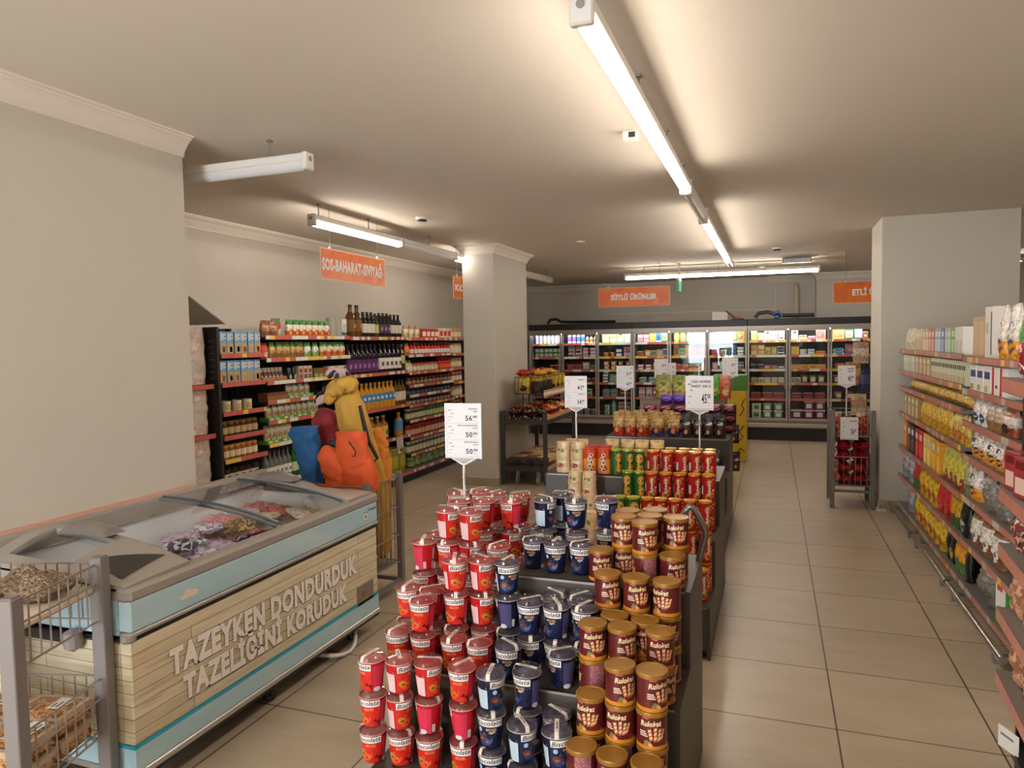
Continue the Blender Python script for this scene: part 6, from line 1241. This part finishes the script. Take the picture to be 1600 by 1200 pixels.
R('milk_carton', carton(.1, .27, .1, (232, 230, 224), ((0, 1, 0, .4, (70, 160, 60)), (.2, .8, .8, .95, (190, 80, 50))), (70, 160, 60)), 'white and green carton', 'carton', r2, None, 1545, 1560, 1, .09, .1, 950, .2)
# near unit, turned a little
NP = Vector((.80, 3.10)); na = math.radians(-4)
NZ = (1.465, 1.055, .845, .60, .357); parts = []
ln = 1.25
b = B(); b.box(.42, .45, -ln, 0, 0, 1.62, black_m); parts.append(('back_panel', b.mesh('back_panel')))
b = B(); b.box(.07, .45, -.001, .02, 0, 1.62, black_m); parts.append(('side_panel', b.mesh('side_panel')))
for i, z in enumerate(NZ):
    q = B(); q.box(.03, .42, -ln, -.002, z-.02, z+.004, grey_m); q.box(.004, .05, -ln, -.002, z+.012, z+.026, grey_m)
    parts.append(('shelf', q.mesh('shelf'), [('price_rail', rail_mesh(-ln, 0, .0, z, .08, .0, -1, 90+i, .055))]))
q = B(); q.box(.05, .42, -ln, -.002, .07, .10, black_m); q.box(.10, .42, -ln, -.002, 0, .07, black_m); parts.append(('base_deck', q.mesh('base_deck')))
thing('shelving_unit', 'dark shelving unit at the right edge of the picture', 'shelf', parts, (NP.x, NP.y, 0), na)
def N_(name, mesh, desc, cat, wh, n, z, y0=.06, st=.15, dx=.12, grp=None):
    for i in range(n):
        y = -(y0+st*i); x = dx; c, s = math.cos(na), math.sin(na)
        thing(name, '%s%s on %s' % (desc, ', '+nth(i, n) if n > 1 else '', wh), cat, mesh, (NP.x+x*c-y*s, NP.y+x*s+y*c, z+.03), na-PI/2+RND.uniform(-.25, .25), grp)
bz = P('bronze_foil', [(.3, (150, 100, 70)), (.5, (206, 160, 126)), (.62, (176, 124, 92)), (.75, (226, 190, 160))], 24, .25, bump=.008, detail=2)
def foil(w, h, d, seed, mt=bz):
    b = B(); loft(b, w, h, d, tsack, [(1, mt)], 16, 12, seed, .16); return b.mesh('foil', 1)
N_('nut_bag', foil(.15, .17, .1, 1), 'bronze foil bag', 'bag', "near unit's fifth shelf", 6, NZ[3], .088, .17, .078, 'bronze foil bags on the fifth shelf')
N_('nut_bag', foil(.15, .18, .1, 2), 'bronze foil bag', 'bag', "near unit's lowest shelf", 6, NZ[4], .088, .17, .078, 'bronze foil bags on the lowest shelf')
N_('nut_bag', foil(.14, .16, .1, 3), 'bronze foil bag', 'bag', "near unit's base deck", 2, .075, .1, .17, .2, 'bronze foil bags on the base deck')
N_('snack_bag', foil(.15, .15, .1, 4, FP('brownred', [(.3, (120, 40, 34)), (.5, (190, 150, 130)), (.6, (90, 40, 36)), (.75, (226, 206, 190))])), 'rust and silver snack bag', 'bag', "near unit's fourth shelf", 6, NZ[2], .088, .17, .078, 'snack bags')
N_('dessert_box', carton(.12, .14, .06, (150, 50, 52), ((.1, .9, .1, .5, (214, 180, 168)), (.1, .9, .7, .9, (110, 24, 30)))), 'red dessert box', 'box', "near unit's third shelf", 6, NZ[1], .08, .15, .05, 'dessert boxes')
N_('snack_bag', foil(.16, .2, .1, 6, FP('redwhite', [(.3, (150, 30, 40)), (.5, (226, 200, 200)), (.6, (110, 24, 30)), (.75, (190, 60, 60))])), 'red and white snack bag', 'bag', "near unit's second shelf", 3, NZ[1]+.14+.11, .1, .17, .16, 'red and white snack bags') if 0 else None
N_('snack_bag', foil(.16, .2, .1, 6, FP('redwhite', [(.3, (150, 30, 40)), (.5, (226, 200, 200)), (.6, (110, 24, 30)), (.75, (190, 60, 60))])), 'dark red snack bag', 'bag', "near unit's top shelf", 6, NZ[0], .09, .17, .08, 'dark red snack bags')
b = B(); b.box(-.04, .04, -.001, .001, 0, .1, wht_s); b.box(-.03, .02, -.0018, -.001, .06, .07, C((120, 118, 116)))
thing('price_card', 'small blank white card clipped low on the near shelving unit', 'card', b.mesh('price_card'), (NP.x+.03, NP.y-.06, .10), -.9, None, (.25, .2, -.9))

# ------------------------------------------------------------------ red pack rack by the pillar
rg = M('rack_grey', (116, 112, 108), .45, .2); RX0, RX1, RY0, RY1 = .552, .905, 7.02, 7.46
RY0, RY1 = 7.495-.0, 7.93
RX1 = .905
parts = []
for x in (RX0, RX1):
    for y in (RY0, RY1):
        q = B(); q.box(x-.02, x+.02, y-.02, y+.02, 0, .95, rg, .003); parts.append(('post', q.mesh('post')))
for z0, z1 in ((.70, .93), (.22, .50)):
    for a, c in (((RX0, RY0), (RX1, RY0)), ((RX0, RY1), (RX1, RY1)), ((RX0, RY0), (RX0, RY1)), ((RX1, RY0), (RX1, RY1))): parts.append(('wire_panel', wpanel(a, c, z0, z1, 7, .003)))
    q = B(); q.box(RX0, RX1, RY0, RY1, z0-.006, z0, rg); parts.append(('shelf', q.mesh('shelf')))
q = B(); q.box(RX0, RX1, RY0-.01, RY0+.012, .155, .18, rg); q.box(RX0, RX1, RY1-.01, RY1+.012, .155, .18, rg); parts.append(('cross_bar', q.mesh('cross_bar')))
thing('wire_rack', 'tall grey wire rack of red packs standing by the pillar', 'rack', parts)
rdm = FP('redpack', [(.3, (130, 16, 22)), (.5, (176, 26, 32)), (.62, (150, 20, 26)), (.78, (214, 120, 110))])
k = 0
for t, z in enumerate((.222, .33, .44, .545)):
    for i in range(2):
        x = RX0+.1+.155*i; thing('coffee_pack', '%s red pack in the pillar rack, %s layer' % (('left', 'right')[i], ('lowest', 'second', 'third', 'topmost')[t]), 'pack', pillow('coffee_pack', .148, .34, .1, rdm, t*2+i), (x, RY0+.21, z), RND.uniform(-.08, .08), 'red packs in the rack')
om = FP('orangered', [(.3, (150, 30, 30)), (.5, (206, 120, 60)), (.6, (176, 40, 36)), (.75, (226, 190, 120))])
for i in range(4):
    thing('snack_bag', 'red and orange bag in upper rack basket, '+nth(i, 4), 'snacks', foil(.1, .17, .09, 20+i, om), (RX0+.06+.078*i, RY0+.1+.1*(i % 2), .703), .3*i, 'bags in the upper rack basket')
for i in range(2):
    thing('snack_jar', 'beige jar at the back of the upper rack basket, '+nth(i, 2), 'jar', jar(.045, .19, (190, 140, 90), (214, 190, 150), (206, 186, 150)), (RX0+.07+.21*i, RY0+.35, .703), 0, 'jars in the upper rack basket')
# ------------------------------------------------------------------ hanging strip of bagged goods in front of the right cooler
hx = onY(1346, 580, 11.2)[0]
b = B(); b.box(hx-.015, hx+.015, 11.18, 11.2, .55, 1.62, black_m); b.box(hx-.2, hx+.2, 11.1, 11.3, 0, .02, black_m); b.box(hx-.012, hx+.012, 11.185, 11.2, 0.02, .55, black_m)
for z in (1.55, 1.2, .86): b.tube([(hx, 11.18, z), (hx, 11.14, z)], .006, steel, 6)
thing('clip_stand', 'black stand of hanging goods before the rightmost cooler door', 'stand', b.mesh('clip_stand'))
for (nm, c1, c2, z, h, dx, ds) in (('hanging_pack', (196, 170, 140), (226, 216, 200), 1.28, .3, -.02, 'beige hanging pack, topmost on the black stand'), ('hanging_pack', (36, 40, 84), (60, 70, 120), .86, .36, .05, 'navy hanging pack, middle of the black stand'), ('hanging_pack', (206, 180, 140), (176, 140, 100), .55, .3, -.04, 'tan hanging pack, lowest on the black stand'), ('hanging_pack', (176, 120, 70), (206, 160, 110), 1.0, .3, -.12, 'brown hanging pack behind the navy one')):
    thing(nm, ds, 'pack', pouch(.2, h, .07, c1, c2, c1, None, None, None), (hx+dx, 11.1, z), 0, 'packs on the black stand')

# ------------------------------------------------------------------ dark snack trolley beside the column
dm = M('trolley_dark', (62, 57, 54), .45, .2)
TX0, TX1, TY0, TY1 = -2.93, -2.42, 7.70, 8.95
parts = []
for x in (TX0, TX1):
    for y in (TY0, TY1): q = B(); q.box(x-.022, x+.022, y-.022, y+.022, .02, .87, dm, .003); parts.append(('post', q.mesh('post')))
for z in (.20, .74):
    q = B(); q.box(TX0, TX1, TY0, TY1, z-.02, z, dm); q.box(TX0, TX1, TY0-.012, TY0+.004, z-.03, z+.03, dm); q.box(TX1-.004, TX1+.012, TY0, TY1, z-.03, z+.03, dm); parts.append(('shelf', q.mesh('shelf')))
q = B(); q.box(TX1+.012, TX1+.016, TY0+.03, TY1-.03, .765, .81, C((196, 150, 100))); q.box(TX1+.012, TX1+.016, TY0+.03, TY1-.03, .18, .225, C((190, 140, 96))); parts.append(('price_rail', q.mesh('price_rail')))
for x in (TX0+.14, TX1-.12):
    for y in (TY0+.1, TY1-.1):
        q = B(); q.tube([(x-.012, y, .055), (x+.012, y, .055)], .054, C((150, 146, 140), .4), 14); q.box(x-.02, x+.02, y-.015, y+.015, .05, .18, steel); parts.append(('castor', q.mesh('castor', .8)))
thing('trolley', 'dark two-shelf snack trolley standing beside the column', 'trolley', parts)
BX0, BX1, BY0, BY1 = -2.80, -2.46, 7.76, 8.9
parts = []
for a, c in (((BX0, BY0), (BX1, BY0)), ((BX1, BY0), (BX1, BY1)), ((BX0, BY1), (BX1, BY1)), ((BX0, BY0), (BX0, BY1))):
    b = B(); a = Vector(a); c = Vector(c); n = 7
    for z in (1.06, 1.25): b.tube([(a.x, a.y, z), (c.x, c.y, z)], .004, dm, 5)
    for k in range(n+1): p = a+(c-a)*k/n; b.tube([(p.x, p.y, 1.06), (p.x, p.y, 1.25)], .003, dm, 5)
    parts.append(('wire_panel', b.mesh('wire_panel', .8)))
q = B(); q.box(BX0, BX1, BY0, BY1, 1.052, 1.06, dm); parts.append(('floor_panel', q.mesh('floor_panel')))
for y in (7.9075, 8.6875):
    for x in (-2.7525, -2.5975):
        q = B(); q.box(x-.006, x+.006, y-.006, y+.006, .742, 1.052, dm); parts.append(('riser', q.mesh('riser')))
q = B(); q.box(BX1+.004, BX1+.008, BY0+.02, BY1-.02, 1.04, 1.075, wht_s); q.box(BX1+.003, BX1+.006, BY0+.02, BY1-.02, 1.02, 1.10, C((196, 150, 100))); parts.append(('price_rail', q.mesh('price_rail')))
thing('wire_bin', 'dark wire bin of snack bags raised on the trolley', 'bin', parts)
yb = pouch(.14, .2, .08, (190, 150, 30), (220, 180, 50), (226, 190, 60), (40, 30, 30), (26, 22, 22), None, wob=.1); kb = pouch(.14, .2, .08, (36, 30, 28), (44, 38, 34), (196, 150, 40), (90, 60, 40), wob=.1); rb = pouch(.14, .2, .08, (190, 50, 36), (214, 90, 50), (226, 170, 60), (236, 206, 90), wob=.1)
for r in range(6):
    for i, (mm, nm) in enumerate(((yb, 'yellow'), (kb, 'black'))):
        if r > 2: mm, nm = ((rb, 'red and yellow'), (yb, 'yellow'))[i]
        thing('snack_bag', '%s snack bag in the raised bin, %s row from the front' % (nm, ORD[r]), 'snacks', mm, (BX0+.09+.155*i, BY0+.08+.19*r, 1.061), RND.uniform(-.2, .2), 'snack bags in the raised bin')
rm = FP('redsnack', [(.3, (160, 26, 26)), (.5, (206, 60, 50)), (.6, (120, 20, 24)), (.75, (226, 180, 140))])
ym = FP('yelsnack', [(.3, (206, 150, 50)), (.5, (226, 190, 90)), (.6, (176, 60, 40)), (.75, (236, 216, 150))])
dkm = FP('darksnack', [(.3, (36, 26, 26)), (.5, (70, 40, 36)), (.6, (206, 190, 170)), (.66, (50, 34, 34))])
for r in range(6):
    for i in range(3):
        thing('noodle_pack', '%s pack on the trolley upper shelf, %s row' % (nth(i, 3), ORD[r]), 'pack', pillow('noodle_pack', .134, .165, .072, (dkm if r == 0 else rm if (r+i) % 3 else ym), i), (TX0+.1+.155*i, TY0+.11+.195*r, .742), RND.uniform(-.15, .15), 'packs on the trolley upper shelf')
        thing('noodle_pack', '%s second-layer pack on the trolley upper shelf, %s row' % (nth(i, 3), ORD[r]), 'pack', pillow('noodle_pack', .134, .165, .072, (dkm if r == 0 else rm if (r+i) % 2 else ym), i+3), (TX0+.1+.155*i, TY0+.11+.195*r, .826), RND.uniform(-.2, .2), 'upper packs on the trolley')
for i, (dx, dy) in enumerate(((.08, .1), (.24, .22), (.1, .42), (.25, .55), (.1, .75))):
    thing('noodle_pack', '%s packet lying on top of the raised bin, %s from the front' % (('red', 'yellow')[i % 2], ORD[i]), 'pack', pillow('noodle_pack', .15, .17, .07, (rm, ym)[i % 2], i), (BX0+dx, BY0+dy, 1.262), .4*i, 'packets on the raised bin')
box1 = carton(.15, .05, .18, (40, 30, 30), ((.1, .6, .2, .8, (70, 50, 46)),)); box3 = carton(.15, .05, .18, (160, 36, 34), ((.1, .5, .2, .8, (206, 170, 100)),)); box2 = carton(.15, .05, .18, (206, 180, 110), ((.6, 1, 0, 1, (150, 40, 36)),))
for r in range(6):
    for i in range(3):
        for t in range(2):
            thing('wafer_box', '%s %s wafer box on the trolley lower shelf, %s row' % (nth(i, 3), ('bottom', 'top')[t], ORD[r]), 'box', box1 if r == 0 else (box3 if (i+r+t) % 3 == 0 else box2), (TX0+.1+.157*i, TY0+.11+.195*r, .201+.052*t), RND.uniform(-.06, .06), 'wafer boxes on the trolley')

# ------------------------------------------------------------------ price signs on posts
acr = M('sign_frame', (222, 222, 224), .25); card = M('sign_card', (222, 220, 222), .45); ink = C((40, 38, 40), .5); gryink = C((150, 148, 150), .5)
def psign(label, x, y, zt, zb, w, z0, blocks, rz=0.0, group='price signs on posts', post_=True):
    h = zt-zb; parts = []
    b = B(); b.box(-w/2, w/2, -.003, .003, 0, h, acr, .002); b.box(-w/2-.003, -w/2+.004, -.005, .005, 0, h, acr); b.box(w/2-.004, w/2+.003, -.005, .005, 0, h, acr); parts.append(('frame', b.mesh('frame')))
    b = B(); b.box(-w/2+.006, w/2-.006, -.0042, -.003, .004, h-.004, card)
    n = len(blocks); bh = h*.9/n
    for k, (big, small, lines) in enumerate(blocks):
        zt_ = h*.93-k*bh; f = lambda x, z: (x, -.005, z)
        if lines: 
            for q, s in enumerate(lines): b.text(s, bh*.10, lambda x, yy: (x, -.005, zt_-bh*(.12+.14*q)+yy), ink, .02, 0, min(w*.7, len(s)*bh*.062), 'R') if 0 else b.text(s, bh*.11, lambda x, yy: (w*.42+x, -.005, zt_-bh*(.14+.15*q)+yy), ink, .03, 0, min(w*.72, len(s)*bh*.06), 'R')
        b.box(-w*.47, w*.47, -.0046, -.0042, zt_-bh*.985, zt_-bh*.975, gryink)
        zc = zt_-bh*.8
        b.text(big, bh*.42, lambda x, yy: (w*.27+x, -.005, zc+yy), ink, .02, 0, w*.25*len(big)/2.6, 'R'); b.text(small, bh*.2, lambda x, yy: (w*.29+x, -.005, zc+bh*.16+yy), ink, .03, 0, w*.12, 'L'); b.box(w*.29, w*.36, -.0048, -.0042, zc, zc+bh*.02, ink)
        for q, (lx, lw) in enumerate(((-.42, .1), (-.34, .08), (-.42, .13), (-.42, .06))): b.box(w*lx, w*(lx+lw), -.0048, -.0042, zt_-bh*(.2+.2*q), zt_-bh*(.17+.2*q), ink if q < 2 else gryink)
    parts.append(('price_card', b.mesh('price_card')))
    if post_:
        q = B(); q.add([(-w*.32, 0, 0), (w*.32, 0, 0), (w*.05, .004, -.022), (-w*.05, .004, -.022)], [(0, 3, 2, 1), (0, 1, 2, 3)], acr); q.tube([(-w*.34, 0, 0), (-w*.05, 0, -.024), (w*.05, 0, -.024), (w*.34, 0, 0)], .004, acr, 6); parts.append(('clip', q.mesh('clip')))
        q = B(); L0 = z0-zb; q.tube([(0, 0, -.02), (0, 0, L0+.012)], .006, M('post_white', (214, 212, 208), .3), 8); q.tube([(0, 0, -.11), (0, 0, -.06)], .011, glass('clip_clear', (235, 235, 238), .2, .05), 8); q.lathe([(.016, L0, acr), (.016, L0+.006, acr), (.012, L0+.01, acr)], 18); parts.append(('post', q.mesh('post', .8)))
    thing('price_sign', label, 'price sign', parts, (x, y, zb), rz, group)
p = onY(723, 630, 2.66); q = onY(723, 716, 2.66)
psign('white price sign with three prices among the red biscuit cups', p[0], 2.66, p[2], q[2], .152, TL, [('56', '00', ('BISCOLATA', 'MOOD')), ('50', '00', ('BISCOLATA MOOD BITTER', '125 G')), ('50', '00', ('BISCOLATA MOOD', '125 G'))], .06)
p = onY(897, 588, 4.62); q = onY(897, 638, 4.62); psign('price sign reading 41 and 54 above tan biscuit packs', p[0], 4.66, p[2], q[2], .147, .80, [('41', '00', ('BISKUVI',)), ('54', '00', ('BISKUVI',))])
p = onY(974, 572, 6.7); q = onY(974, 607, 6.7); psign('price sign reading 31 and 60 behind the gold snack bags', p[0], 6.78, p[2], q[2], .157, .80, [('31', '00', ('CIPS',)), ('60', '00', ('CIPS',))])
p = onY(1092, 588, 4.72); q = onY(1093, 642, 4.72); psign('largest price sign reading 45 above the red biscuit rolls', p[0], 4.76, p[2], q[2], .17, .80, [('45', '00', ('ULKER COKOPRENS', 'PAKET 300 G'))], 0.02)
p = onY(1032, 561, 8.5); q = onY(1032, 590, 8.5); psign('left one of the paired small price signs on the back display', p[0], 8.55, p[2], q[2], .15, .80, [('39', '90', ('CIPS',)), ('59', '90', ('CIPS',))])
p = onY(1049, 567, 8.7); q = onY(1049, 592, 8.7); psign('right one of the paired small price signs on the back display', p[0], 8.70, p[2], q[2], .10, .80, [('25', '00', ('CIPS',)), ('30', '00', ('CIPS',)), ('35', '00', ('CIPS',))], .2)
p = onY(1140, 560, 8.5); q = onY(1140, 589, 8.5); psign('price sign above the green and red-brown chips bags', p[0], 8.6, p[2], q[2], .168, .80, [('35', '00', ('CIPS',)), ('50', '00', ('CIPS',))])
p = onY(1323, 571, 7.85); q = onY(1323, 602, 7.85); psign('price sign on a post rising from the pillar rack', p[0], 7.85, p[2], q[2], .155, .703, [('45', '00', ('KAHVE', 'PAKET'))])
p = onY(1327, 652, 7.47); q = onY(1327, 687, 7.47); psign('price sign hung on the front of the pillar rack', p[0], 7.466, p[2], q[2], .15, 0, [('74', '50', ('KAHVE',))], 0, None, False)
b = B(); b.box(-.012, .012, -.02, -.008, 0, .03, acr); pw = onZ(1385, 797, 0)
b = B(); b.box(.93, 1.02, 7.44, 7.53, 0, .02, C((206, 196, 182))); b.tube([(.95, 7.46, .02), (.95, 7.46, .075), (1.0, 7.46, .08)], .008, C((190, 180, 168)), 6)
thing('floor_bracket', 'pale bracket on the floor at the pillar corner', 'bracket', b.mesh('floor_bracket'))
